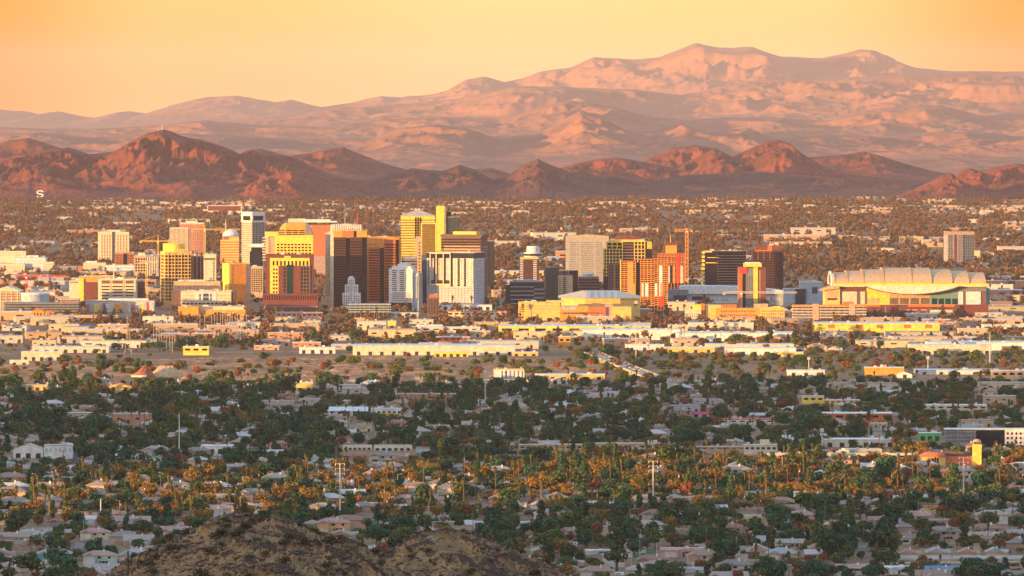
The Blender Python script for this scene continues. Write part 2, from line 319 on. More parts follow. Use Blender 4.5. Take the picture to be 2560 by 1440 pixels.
# the rocky hills right below the viewpoint
M_rockhill = terrain_mat('rocky_soil', (0.38, 0.23, 0.11), (0.24, 0.15, 0.08), (0.12, 0.085, 0.04), 0.14, bump=(2.5, .4), rock=(.09, .062, .045))
M_stone = mat('stone', (0.19, 0.13, 0.09), 0.9, 0.42, 1.6, spec=0.2, col2=(.035, .027, .023))
def near_hill(pts, D, seed, x_lo, x_hi, dense):
    px = np.array([q[0] for q in pts], float); pz = np.array([Z(q[1], D) for q in pts]); pxx = (px - 1280) * D / F
    xs = np.concatenate([np.linspace(x_lo, X(dense[0], D), 40)[:-1], np.linspace(X(dense[0], D), X(dense[1], D), 460), np.linspace(X(dense[1], D), x_hi, 40)[1:]])
    ys = np.concatenate([np.linspace(-420, -75, 24)[:-1], np.linspace(-75, 12, 330), np.linspace(12, 420, 26)[1:]])
    cr = np.interp(xs, pxx, pz)
    k = 31; ker = np.hanning(k); cr2 = np.convolve(np.pad(cr, k // 2, 'edge'), ker / ker.sum(), 'valid')
    XX, YY = np.meshgrid(xs, ys); CR = np.broadcast_to(cr2, XX.shape)
    dy = YY + (fbm(XX / 22, YY / 22, seed + 3, 3) - 0.5) * 10
    fall = np.where(dy < 0, (np.sqrt(dy * dy + 64) - 8) * 0.40, (np.sqrt(dy * dy + 64) - 8) * 0.55)
    z = CR - fall
    z = z + (fbm(XX / 16, YY / 16, seed, 5, True) - 0.6) * 2.6 + (fbm(XX / 3.2, YY / 2.2, seed + 7, 4, True) - 0.55) * 1.1
    oc = fbm(XX / 9 + YY / 14, YY / 5, seed + 20, 4); z = z + np.clip((oc - 0.52) * 14, 0, 1) * (fbm(XX / 1.6, YY / 0.9, seed + 30, 3, True)) * 2.2
    z = np.maximum(z, -4)
    ho = struct('hill', grid_mesh('hill', xs, ys + D + CY, z, M_rockhill)); ra = ho.data.attributes.new('rock', 'FLOAT', 'POINT'); ra.data.foreach_set('value', np.clip((oc - .54) * 8, 0, 1).astype(np.float32).ravel())
    def height(x, y):
        i = np.clip(np.searchsorted(xs, x), 1, len(xs) - 1); j = np.clip(np.searchsorted(ys, y - D - CY), 1, len(ys) - 1); return z[j, i]
    return height, oc, xs, ys
def rock_stuff(name, height, D, px0, px1, d0, d1, n, seed):
    rs = np.random.RandomState(seed); ph = (1 + 5 ** .5) / 2
    iv = np.array([(-1, ph, 0), (1, ph, 0), (-1, -ph, 0), (1, -ph, 0), (0, -1, ph), (0, 1, ph), (0, -1, -ph), (0, 1, -ph), (ph, 0, -1), (ph, 0, 1), (-ph, 0, -1), (-ph, 0, 1)]) / 1.9
    fi = np.array([(0, 11, 5), (0, 5, 1), (0, 1, 7), (0, 7, 10), (0, 10, 11), (1, 5, 9), (5, 11, 4), (11, 10, 2), (10, 7, 6), (7, 1, 8), (3, 9, 4), (3, 4, 2), (3, 2, 6), (3, 6, 8), (3, 8, 9), (4, 9, 5), (2, 4, 11), (6, 2, 10), (8, 6, 7), (9, 8, 1)])
    Vs, Fs = [], []; c = 0
    while c < n:
        x = X(px0, D) + rs.rand() * (X(px1, D) - X(px0, D)); y = D + CY + d0 + rs.rand() * (d1 - d0)
        if vnoise(np.array([x / 6.0]), np.array([y / 4.0]), seed + 1)[0] + rs.rand() * 0.35 < 0.62: 
            if rs.rand() < 0.8: continue
        s = 0.12 + 0.9 * rs.rand() ** 5; v = iv * (0.45 + 0.9 * rs.rand(12, 1)) * s * np.array([1 + rs.rand(), 1, 0.45 + .4 * rs.rand()])
        a = rs.rand() * 6.28; co, si = math.cos(a), math.sin(a); v = np.stack([v[:, 0] * co - v[:, 1] * si, v[:, 0] * si + v[:, 1] * co, v[:, 2]], 1)
        Vs.append(v + np.array([x, y, float(height(x, y)) + s * 0.1])); Fs.append(fi + 12 * c); c += 1
    o = link(name, mesh_np(name, np.concatenate(Vs), np.concatenate(Fs), M_stone)); o['kind'] = 'stuff'
HILL1, *_ = near_hill([(-3200, 3000), (-900, 2000), (100, 1540), (280, 1443), (380, 1388), (470, 1338), (530, 1308), (600, 1299), (690, 1302), (760, 1320), (830, 1347), (900, 1380), (960, 1412), (1020, 1446), (1200, 1560), (2200, 2100), (3600, 3000)], 1900, 301, -420, 330, (230, 1060))
HILL2, *_ = near_hill([(-2200, 3000), (300, 1700), (880, 1442), (950, 1402), (1010, 1364), (1060, 1341), (1110, 1327), (1160, 1337), (1230, 1367), (1330, 1407), (1440, 1447), (1700, 1560), (4200, 3000)], 2120, 401, -420, 400, (880, 1480))
rock_stuff('rocks', HILL1, 1900, 240, 1050, -60, 6, 7000, 5)
rock_stuff('rocks', HILL2, 2120, 900, 1470, -60, 6, 4000, 6)
# ---------------------------------------------------------------- facade materials
cream = mat('cream_wall', (0.68, 0.59, 0.44)); white = mat('white_wall', (0.76, 0.74, 0.69)); ochre = mat('ochre_wall', (0.76, 0.50, 0.16))
tan = mat('tan_wall', (0.50, 0.37, 0.24)); pink = mat('pink_wall', (0.60, 0.36, 0.27)); brick = mat('brick_wall', (0.42, 0.17, 0.10))
maroon = mat('maroon_wall', (0.17, 0.055, 0.055)); orange = mat('orange_wall', (0.78, 0.33, 0.07)); grey = mat('grey_wall', (0.52, 0.53, 0.54))
dgrey = mat('slate_wall', (0.19, 0.21, 0.24)); brown = mat('brown_wall', (0.16, 0.10, 0.085)); red = mat('red_panel', (0.62, 0.07, 0.05))
concrete = mat('concrete', (0.46, 0.42, 0.38)); bluegrey = mat('blue_grey_wall', (0.36, 0.44, 0.50)); roofw = mat('roof_white', (0.66, 0.64, 0.60))
yellow = mat('yellow_wall', (0.85, 0.62, 0.11)); palegrey = mat('pale_grey_wall', (0.66, 0.67, 0.68)); redorange = mat('red_orange_wall', (0.62, 0.17, 0.07))
steel = mat('steel', (0.45, 0.44, 0.43), 0.5, metal=0.4); craney = mat('crane_yellow', (0.80, 0.55, 0.12)); craner = mat('crane_red', (0.70, 0.08, 0.05))
gdark = glass('dark_glass', (0.035, 0.035, 0.05)); gnavy = glass('navy_glass', (0.03, 0.05, 0.085)); gteal = glass('teal_glass', (0.015, 0.085, 0.10))
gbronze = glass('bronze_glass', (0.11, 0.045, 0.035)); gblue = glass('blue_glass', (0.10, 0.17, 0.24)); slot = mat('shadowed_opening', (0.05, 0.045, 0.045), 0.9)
_cube = {}
def cube_mesh(m):
    if m.name not in _cube: _cube[m.name] = MB().box(-.5, .5, -.5, .5, -.5, .5).mesh('block', m)
    return _cube[m.name]
LAND = []     # landmarks for telling scattered things apart: (px, py, phrase)
class Bd:
    """a building whose front-left ground corner stands at photo column px0, distance D"""
    def __init__(s, name, label, px0, px1, D, depth=30, yaw=0, cat=None, group=None, mark=None, base=0.0):
        s.D, s.px0, s.px1, s.dep, s.k = D, px0, px1, depth, mpp(D) / math.cos(R(yaw)); s.W = (px1 - px0) * s.k; s.z0 = base
        s.o = empty(name, (X(px0, D), D + CY, base), label, cat or name.split('_')[-1], group, R(yaw)); s.wins = []; s.yaw = yaw
        if mark: LAND.append(((px0 + px1) / 2, None, mark))
    def u(s, px): return (px - s.px0) * s.k
    def z(s, py): return Z(py, s.D) - s.z0
    def block(s, name, x0, x1, y0, y1, z0, z1, m):
        return link(name, cube_mesh(m), s.o, ((x0 + x1) / 2, (y0 + y1) / 2, (z0 + z1) / 2), (max(.01, x1 - x0), max(.01, y1 - y0), max(.01, z1 - z0)))
    def wall(s, a, b, t, bt, m, y0=0, y1=None, name='wall'):
        """block from column a to b, row t down to bt (None: ground)"""
        return s.block(name, s.u(a), s.u(b), y0, s.dep if y1 is None else y1, 0 if bt is None else s.z(bt), s.z(t), m)
    def win(s, x0, x1, y0, y1, z0, z1, m): s.wins.append((x0, x1, y0, y1, z0, z1, m))
    def bands(s, a, b, t, bt, n, m, frac=.5, out=.25, wrap=True, name='window'):
        """n strip windows, one to a storey, running round the block"""
        h = (s.z(t) - s.z(bt)) / n; y1 = s.dep + out if wrap else .3
        o = out if wrap else 0
        for i in range(n):
            z = s.z(bt) + h * i + h * (1 - frac) / 2
            s.win(s.u(a) - o, s.u(b) + o, -out, y1, z, z + h * frac, m)
    def grid(s, a, b, t, bt, nx, ny, m, fx=.6, fy=.6, out=.2, y=0):
        w = (s.u(b) - s.u(a)) / nx; h = (s.z(t) - s.z(bt)) / ny
        for j in range(ny):
            for i in range(nx):
                x = s.u(a) + w * (i + (1 - fx) / 2); z = s.z(bt) + h * (j + (1 - fy) / 2)
                s.win(x, x + w * fx, y - out, y + .3, z, z + h * fy, m)
    def side(s, which, t, bt, nx, ny, m, fx=.6, fy=.6, out=.2, x=None, y0=0, y1=None):
        y1 = s.dep if y1 is None else y1; w = (y1 - y0) / nx; h = (s.z(t) - s.z(bt)) / ny
        x = (0 if which == 'L' else s.W) if x is None else x
        for j in range(ny):
            for i in range(nx):
                y = y0 + w * (i + (1 - fx) / 2); z = s.z(bt) + h * (j + (1 - fy) / 2)
                if which == 'L': s.win(x - out, x + .3, y, y + w * fx, z, z + h * fy, m)
                else: s.win(x - .3, x + out, y, y + w * fx, z, z + h * fy, m)
    def cols(s, a, b, t, bt, n, m, frac=.5, out=.6, name='fin', y1=.5):
        w = (s.u(b) - s.u(a)) / n
        for i in range(n):
            x = s.u(a) + w * (i + (1 - frac) / 2); s.block(name, x, x + w * frac, -out, y1, 0 if bt is None else s.z(bt), s.z(t), m)
    def roof(s, a, b, t, m=None, n=4, par=1.0, y0=0, y1=None, seed=0):
        """parapet and the plant standing on the roof"""
        r = random.Random(int(a * 7 + t)); y1 = s.dep if y1 is None else y1; x0, x1, z = s.u(a), s.u(b), s.z(t)
        mm = m or concrete; p = MB(); w = 0.4
        p.box(x0 - .1, x1 + .1, y0 - .1, y0 + w, z, z + par); p.box(x0 - .1, x1 + .1, y1 - w, y1 + .1, z, z + par)
        p.box(x0 - .1, x0 + w, y0 + w, y1 - w, z, z + par); p.box(x1 - w, x1 + .1, y0 + w, y1 - w, z, z + par)
        pp = p.build('parapet', mm, s.o)
        for i in range(n):
            w = r.uniform(2, min(7, (x1 - x0) * .3)); d = r.uniform(2, 6); x = r.uniform(x0 + 1, max(x0 + 1.1, x1 - w - 1)); y = r.uniform(y0 + 1.5, max(y0 + 2, y1 - d - 1)); h = r.uniform(1.2, 3.2)
            s.block('roof_unit', x, x + w, y, y + d, z + .003, z + h, r.choice([concrete, grey, roofw])).parent = pp
    def done(s):
        tot = s.wins
        for q in tot[:100]: s.block('window', *q)
        if len(tot) > 100:
            ms = list({q[6].name: q[6] for q in tot[100:]}.values()); b = MB()
            for q in tot[100:]: b.box(*q[:6], m=[x.name for x in ms].index(q[6].name))
            b.build('window', ms, s.o)['kind'] = 'stuff'
        return s
def mast(b, px, t, bt, m=steel, r=.5, y=6, name='mast'):
    return MB().tube((b.u(px), y, b.z(bt)), (b.u(px), y, b.z(t)), r, r * .4).build(name, m, b.o)

# ---------------------------------------------------------------- the towers, left to right
def downtown_left():
    b = Bd('apartment_tower', 'cream twin-wing apartment tower with a dark central recess, standing alone among far trees', 245, 322, 13100, 24, 0, 'tower', mark='the twin-wing cream apartment tower')
    b.wall(245, 280, 580, None, cream); b.wall(289, 322, 580, None, cream); b.wall(280, 289, 582, None, dgrey, 3); b.wall(268, 300, 575, 580, cream, 4, 18, 'penthouse')
    b.grid(252, 278, 586, 652, 4, 18, brown, .55, .6); b.grid(291, 320, 586, 652, 4, 18, brown, .55, .6); b.roof(245, 280, 580, n=2); b.done()
    b = Bd('office_building', 'low red brick office block with a dark centre beside the twin-wing tower', 287, 335, 12750, 25, 0, 'office')
    b.wall(287, 335, 632, None, brick); b.grid(288, 306, 636, 662, 5, 6, gdark); b.grid(320, 334, 636, 662, 4, 6, gdark); b.wall(308, 318, 634, 664, gdark, -.5, 1, 'entrance_bay'); b.roof(287, 335, 632, n=3); b.done()
    b = Bd('hospital', 'sprawling white hospital block with cream wings at the far left edge', -20, 112, 12400, 60, 0, 'hospital', mark='the white hospital')
    b.wall(-20, 60, 629, None, cream, 40); b.wall(34, 113, 645, None, palegrey, 8); b.wall(-20, 62, 660, None, cream, 0, 30); b.wall(63, 92, 640, None, white, 30, 58)
    b.grid(36, 110, 650, 676, 14, 4, bluegrey, .5, .4, y=8); b.grid(-18, 58, 664, 680, 14, 3, tan, .5, .4); b.grid(-18, 58, 631, 642, 12, 2, tan, .5, .5, y=40); b.roof(34, 112, 645, n=8, y0=8); b.roof(-20, 60, 660, n=5, y1=30); b.done()
    b = Bd('office_building', 'cream low office with blue latticed glass bridge wing behind the left trees', 109, 265, 12300, 30, 0, 'office')
    b.wall(109, 134, 655, None, cream); b.wall(134, 195, 664, 678, gblue, 4, 14, 'bridge_wing'); b.wall(195, 208, 665, None, brick); b.wall(208, 264, 658, None, cream); b.wall(214, 242, 653, 658, white, 3, 20, 'penthouse')
    f = MB()
    for i in range(14):
        x = b.u(135 + i * 4.3); f.tube((x, 3.9, b.z(677)), (x + b.u(109 + 4.3), 3.9, b.z(665)), .35, k=4); f.tube((x + b.u(109 + 4.3), 3.9, b.z(677)), (x, 3.9, b.z(665)), .35, k=4)
    f.build('lattice', white, b.o); b.grid(210, 262, 661, 680, 12, 4, tan, .5, .45); b.grid(110, 133, 658, 680, 5, 4, tan, .5, .45); b.roof(208, 264, 658, n=5); b.done()
    b = Bd('office_building', 'long low white office stretching right of the latticed bridge', 264, 372, 12100, 30, 0, 'office')
    b.wall(264, 372, 664, None, palegrey); b.bands(266, 370, 666, 688, 3, bluegrey, .4); b.roof(264, 372, 664, n=8); b.done()
    b = Bd('office_building', 'small office with white and dark vertical stripes, left of the golden grid tower', 335, 397, 12000, 24, 0, 'office')
    b.wall(335, 366, 640, None, tan); b.wall(367, 397, 642, None, gdark); b.cols(367, 397, 642, None, 7, white, .45); b.grid(337, 364, 644, 680, 4, 5, gdark); b.roof(335, 397, 641, n=3); b.wall(345, 362, 632, 640, cream, 4, 14, 'penthouse'); b.done()
    # golden grid tower with the drum
    b = Bd('city_tower', 'golden office tower with a window grid and a round drum on its roof', 412, 477, 10500, 40, 12, 'tower', mark='the golden tower with the round drum')
    b.wall(412, 477, 632, None, ochre)
    for i in range(14):
        t = 638 + i * 8.3
        for a in (413.5, 430, 446, 462): b.win(b.u(a), b.u(a + 14), -.25, .3, b.z(t + 5.6), b.z(t), gdark)
        b.win(-.25, .3, 6, 34, b.z(t + 5.6), b.z(t), brown)
    b.cols(412, 478, 632, None, 4, ochre, .12, .7, 'pier'); b.wall(444, 462, 623, 632, ochre, 6, 20, 'penthouse')
    MB().lathe([(b.u(439), b.z(632)), (b.u(439), b.z(611)), (b.u(436), b.z(609))], b.u(441), 22, 28).build('drum', yellow, b.o, smooth=False); mast(b, 427, 596, 612, y=20)
    b.roof(412, 477, 632, ochre, n=0, par=1.5); b.done()
    b = Bd('office_tower', 'maroon and dark gridded wing against the right of the golden grid tower', 478, 507, 10560, 30, 0, 'tower')
    b.wall(478, 507, 641, None, maroon); b.grid(479, 506, 645, 712, 5, 14, gdark, .6, .7); b.cols(478, 507, 641, None, 3, pink, .15); b.roof(478, 507, 641, n=2); b.done()
    b = Bd('office_tower', 'pale tower of closely spaced vertical fins behind the golden grid tower', 424, 471, 13000, 35, 0, 'tower')
    b.wall(424, 471, 572, None, tan); b.cols(424, 471, 571, None, 15, cream, .55, 1.0); b.wall(430, 468, 569, 572, cream, 2, 30, 'penthouse'); b.roof(424, 471, 571, cream, n=0); b.done()
    b = Bd('office_tower', 'tall pinkish red tower with a stepped crown rising behind the finned pale tower', 449, 510, 13500, 40, 0, 'tower')
    b.wall(449, 510, 560, None, pink); b.wall(449, 510, 557, 560, cream, -.6, 40.6, 'crown_band'); b.wall(464, 493, 553, 557, cream, 6, 30, 'penthouse'); b.grid(451, 508, 563, 640, 13, 20, brown, .55, .55); b.cols(449, 510, 560, None, 13, redorange, .12); mast(b, 481, 546, 553, y=15); b.done()
    b = Bd('office_tower', 'narrow yellowish white tower with one column of dark slots and a banded top', 507, 540, 11600, 22, 0, 'tower')
    b.wall(507, 540, 637, None, cream); b.wall(510, 538, 645, 650, brown, -.3, .5, 'louver_band'); b.grid(532, 537, 652, 712, 1, 14, gdark, .8, .6); b.grid(514, 517, 652, 712, 1, 14, tan, .7, .6); b.roof(507, 540, 637, cream, n=2); b.done()
    b = Bd('office_tower', 'domed tower with a thin roof spire and arched columns below the dome', 554, 596, 13500, 30, 0, 'tower')
    b.wall(556, 596, 590, None, pink); MB().lathe([(b.u(575), b.z(590)), (b.u(573), b.z(583)), (b.u(567), b.z(577)), (b.u(558), b.z(573)), (.5, b.z(572))], b.u(576), 15, 24).build('dome', palegrey, b.o, smooth=True)
    mast(b, 564, 549, 578, cream, 1.1, 8, 'spire'); b.cols(558, 595, 591, 606, 9, brown, .4); b.bands(558, 595, 608, 660, 9, brown, .4, wrap=False); b.done()
    b = Bd('office_tower', 'horizontally striped yellow mid-rise below the domed tower', 551, 597, 12800, 28, 0, 'tower')
    b.wall(551, 597, 600, None, ochre); b.bands(551, 597, 602, 660, 9, redorange, .42); b.wall(573, 597, 594, 600, ochre, 3, 22, 'penthouse'); b.done()
    # white two faced tower
    b = Bd('office_tower', 'tall white tower with lit left face, shaded right face and white crown', 630, 661, 12400, 30, 38, 'tower', mark='the tall white two-faced tower')
    b.wall(630, 661, 553, None, mat('tower_grey', (.50, .47, .42))); b.wall(630, 661, 530, 540, white, -.4, 30.4, 'crown'); b.wall(631.5, 659.5, 540, 553, gdark, 1, 29, 'crown_window'); b.wall(630, 633, 540, 553, white, -.4, 4, 'pier'); b.wall(658, 661, 540, 553, white, -.4, 4, 'pier'); b.block('pier', -.4, 4, 26, 30.4, b.z(553), b.z(540), white)
    b.wall(628.5, 662, 551.5, 555, white, -.6, 30.6, 'cornice')
    b.grid(631.5, 660, 557, 690, 8, 25, gdark, .5, .9); b.side('L', 557, 690, 8, 25, brown, .6, .55); b.done()
    b = Bd('office_building', 'small navy glass office with a white roof slab below the tall two-faced tower', 624, 658, 11200, 24, 0, 'office')
    b.wall(624, 658, 628, None, gnavy); b.wall(622, 660, 610, 618, white, -1, 25, 'roof_slab'); b.wall(628, 655, 618, 628, gdark, 2, 22, 'loggia'); b.bands(624, 658, 632, 668, 5, gdark, .2); b.done()
    # orange slab
    b = Bd('office_tower', 'plain orange slab tower with a yellow left edge, windowless front', 573, 625, 10430, 28, 22, 'tower', mark='the plain orange slab tower')
    b.wall(573, 614, 660, None, orange, -1.2); b.wall(614.2, 625, 660.5, None, concrete); b.block('wall', 0, b.u(573), 0, 28, 0, b.z(660), yellow); b.block('wall', -.3, 0, 0, 28, 0, b.z(659.5), yellow)
    for i in range(3): b.block('rib', b.u(573) + 1 + i * 1.3, b.u(573) + 1.5 + i * 1.3, -1.6, -1.1, 0, b.z(661), ochre)
    b.roof(573, 625, 660, yellow, n=3); b.done()
    b = Bd('office_building', 'brown gridded office peeking out right of the orange slab tower', 627, 657, 10900, 25, 0, 'office')
    b.wall(627, 657, 668, None, tan); b.grid(628, 656, 672, 730, 5, 11, gdark, .7, .6); b.roof(627, 657, 668, n=2); b.done()
    b = Bd('office_building', 'broad low block with brown vertical fins and flat tan roof, behind the county building', 434, 550, 10450, 40, 0, 'office')
    b.wall(434, 550, 712, None, cream); b.wall(434, 550, 705, 712, tan, 0, 40, 'parapet_wall'); b.cols(434, 549, 713, 728, 34, brown, .45); b.wall(445, 512, 700, 705, cream, 8, 26, 'penthouse'); b.roof(434, 550, 705, n=5); b.done()
    b = Bd('county_building', 'cream banded civic block with a blue glass centre and brown side walls', 430, 587, 10250, 45, 0, 'building', mark='the cream banded civic block')
    b.wall(430, 452, 729, None, brown, 2); b.wall(578, 587, 729, None, brown, 2); b.wall(452, 578, 730, None, cream)
    for t in (738, 746, 752): b.wall(454, 486, t, t + 1.6, tan, -.2, .3, 'groove'); b.wall(544, 577, t, t + 1.6, tan, -.2, .3, 'groove')
    b.wall(489, 541, 731, 753, palegrey, -.6, .4, 'centre_panel'); b.grid(507, 522, 733, 752, 2, 2, gblue, .9, .85, y=-.7); b.grid(498, 502, 734, 752, 1, 2, gblue, .9, .8, y=-.7); b.grid(525, 529, 734, 752, 1, 2, gblue, .9, .8, y=-.7)
    b.grid(454, 577, 756, 762, 12, 1, gdark, .7, .7); b.roof(452, 578, 729, cream, n=5); b.done()
    b = Bd('brick_building', 'low orange brick hall fronted by a row of tall thin posts', 446, 616, 9820, 40, 0, 'building', mark='the low orange brick hall')
    b.wall(446, 496, 768, None, orange); b.wall(496, 613, 775, None, orange, 6); b.wall(500, 608, 768, 775, cream, 12, 30, 'penthouse'); b.wall(446, 496, 791, None, maroon, -.3, .5, 'base_course'); b.wall(498, 612, 793, None, brick, 5.6, 6.5, 'base_course'); b.roof(446, 496, 768, orange, n=2); b.roof(498, 612, 768, n=7, y0=12, y1=30); b.done()

def downtown_left_low():
    b = Bd('office_building', 'cream three-bay office with dark strip windows and an orange block behind', 245, 341, 10300, 40, 0, 'office', mark='the cream three-bay office')
    b.wall(245, 341, 700, None, cream, 1)
    for a, c in ((254, 274), (281, 307), (314, 334)):
        b.wall(a - 5, c + 5, 697, None, cream, 0, 3, 'bay')
        for i in range(5): b.win(b.u(a), b.u(c), -.3, .3, b.z(718 + i * 7.5), b.z(715 + i * 7.5), gdark)
        b.wall(a, c, 701, 709, brown, -.25, .3, 'louver')
    MB().front([(b.u(285), b.z(697)), (b.u(312), b.z(697)), (b.u(298), b.z(692))], 4, 10).build('gable', white, b.o); mast(b, 284, 675, 700, white, .9, 8); b.roof(245, 341, 700, cream, n=3); b.done()
    b = Bd('office_building', 'orange topped block with a dark purple front, left behind the three-bay office', 173, 283, 10420, 40, 0, 'office')
    b.wall(197, 283, 692, None, orange, 2); b.wall(209, 243, 705, None, maroon, -.2, 3, 'dark_front'); b.wall(173, 197, 702, None, cream); b.wall(197, 209, 696, None, yellow, 0, 20); b.grid(175, 195, 703, 708, 4, 1, gdark); b.roof(197, 283, 692, n=4); b.done()
    b = Bd('office_building', 'plain maroon block on the right end of the three-bay office', 342, 360, 10330, 30, 0, 'office')
    b.wall(342, 360, 704, None, maroon); b.bands(343, 359, 708, 750, 8, gdark, .3); b.roof(342, 360, 704, n=1); b.done()
    b = Bd('arts_building', 'long low building clad in orange, yellow, red and grey panels', 214, 385, 10000, 35, 0, 'building', mark='the building of multicoloured panels')
    b.wall(214, 385, 753, None, grey, 1); b.wall(270, 370, 747, 753, palegrey, 6, 30, 'penthouse'); r = random.Random(3); x = 215
    ms = [redorange, bluegrey, yellow, bluegrey, red, palegrey, cream, orange, tan, grey]
    i = 0
    while x < 383:
        w = r.choice([6, 9, 12, 16]); b.wall(x, min(384, x + w), 755 + r.choice([0, 3, 6]), 781, ms[i % 10], -.3 - .02 * (i % 5), .9, 'panel'); x += w + .5; i += 1
    b.roof(214, 385, 753, n=6); b.done()
    b = Bd('parking_garage', 'dark slatted parking garage at the far left below the teal drum', 9, 196, 9950, 45, 0, 'garage')
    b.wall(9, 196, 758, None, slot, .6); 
    for i in range(4): b.wall(8, 197, 757 + i * 6.3, 760.4 + i * 6.3, dgrey, 0, 45.5, 'deck')
    b.wall(9, 14, 756, None, dgrey, -.4, 5, 'stair_tower'); b.wall(150, 196, 748, 757, pink, 4, 40, 'upper_floor'); b.bands(152, 194, 749, 757, 2, gdark, .4, wrap=False, out=-3.6); b.done()
    b = Bd('concert_hall', 'cream hall with a low gabled roof and white piers at the left edge', -20, 51, 10150, 60, 0, 'hall')
    b.wall(-20, 51, 728, None, tan); MB().front([(b.u(-22), b.z(728)), (b.u(53), b.z(728)), (b.u(18), b.z(716))], -1, 61).build('roof', cream, b.o)
    b.cols(-20, 51, 728, None, 5, white, .1); b.bands(-19, 50, 732, 752, 3, brown, .3, wrap=False); b.done()
    b = Bd('auditorium', 'squat pale teal drum-shaped auditorium beside the gabled cream hall', 49, 121, 10080, 50, 0, 'hall')
    w = b.W / 2; v = b.u(58)
    MB().prism([(w + w * math.cos(t) * .98, 22 + 22 * math.sin(t)) for t in np.linspace(0, 2 * math.pi, 33)[:-1]], 0, b.z(737)).build('wall', bluegrey, b.o)
    MB().prism([(w + w * math.cos(t), 22 + 22.5 * math.sin(t)) for t in np.linspace(0, 2 * math.pi, 33)[:-1]], b.z(737), b.z(733)).build('roof', palegrey, b.o); b.wall(100, 103, 740, 754, dgrey, 6, 9, 'door'); b.done()
    b = Bd('market_shed', 'long low shed with a tan roof band and a dark open front on thin posts', 129, 294, 9700, 26, 0, 'shed', mark='the long tan-roofed shed')
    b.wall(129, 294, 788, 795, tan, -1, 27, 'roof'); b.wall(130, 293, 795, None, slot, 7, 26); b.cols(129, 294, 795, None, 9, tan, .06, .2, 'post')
    f = MB(); 
    for i in range(9):
        x = b.u(130 + i * 18.2); f.tube((x, .2, b.z(806)), (x + 5, .2, b.z(797)), .22, k=4); f.tube((x + 9.4, .2, b.z(806)), (x + 5, .2, b.z(797)), .22, k=4)
    f.build('truss', orange, b.o); b.done()
    b = Bd('church', 'small orange brick church with twin gables in front of the dark garage', 79, 134, 9780, 30, 0, 'church')
    for a, c, t in ((79, 110, 772), (112, 134, 776)):
        b.wall(a, c, t + 5, None, orange); MB().front([(b.u(a - 1), b.z(t + 5)), (b.u(c + 1), b.z(t + 5)), (b.u((a + c) / 2), b.z(t - 1))], -.5, 30).build('roof', redorange, b.o); b.grid(a + 4, c - 4, t + 9, t + 18, 3, 1, gdark, .4, .8)
    b.done()
    b = Bd('office_building', 'wide purple slab with a thin cream frame, far away below the big mountain', 520, 602, 18600, 30, 0, 'office')
    b.wall(520, 602, 515, 527, maroon, .5); b.wall(518, 604, 527, None, cream, 0, 30.5); b.wall(518, 604, 513.6, 515, cream, 0, 30.5, 'roof'); b.wall(518, 520, 515, 527, cream); b.wall(602, 604, 515, 527, cream); b.done()

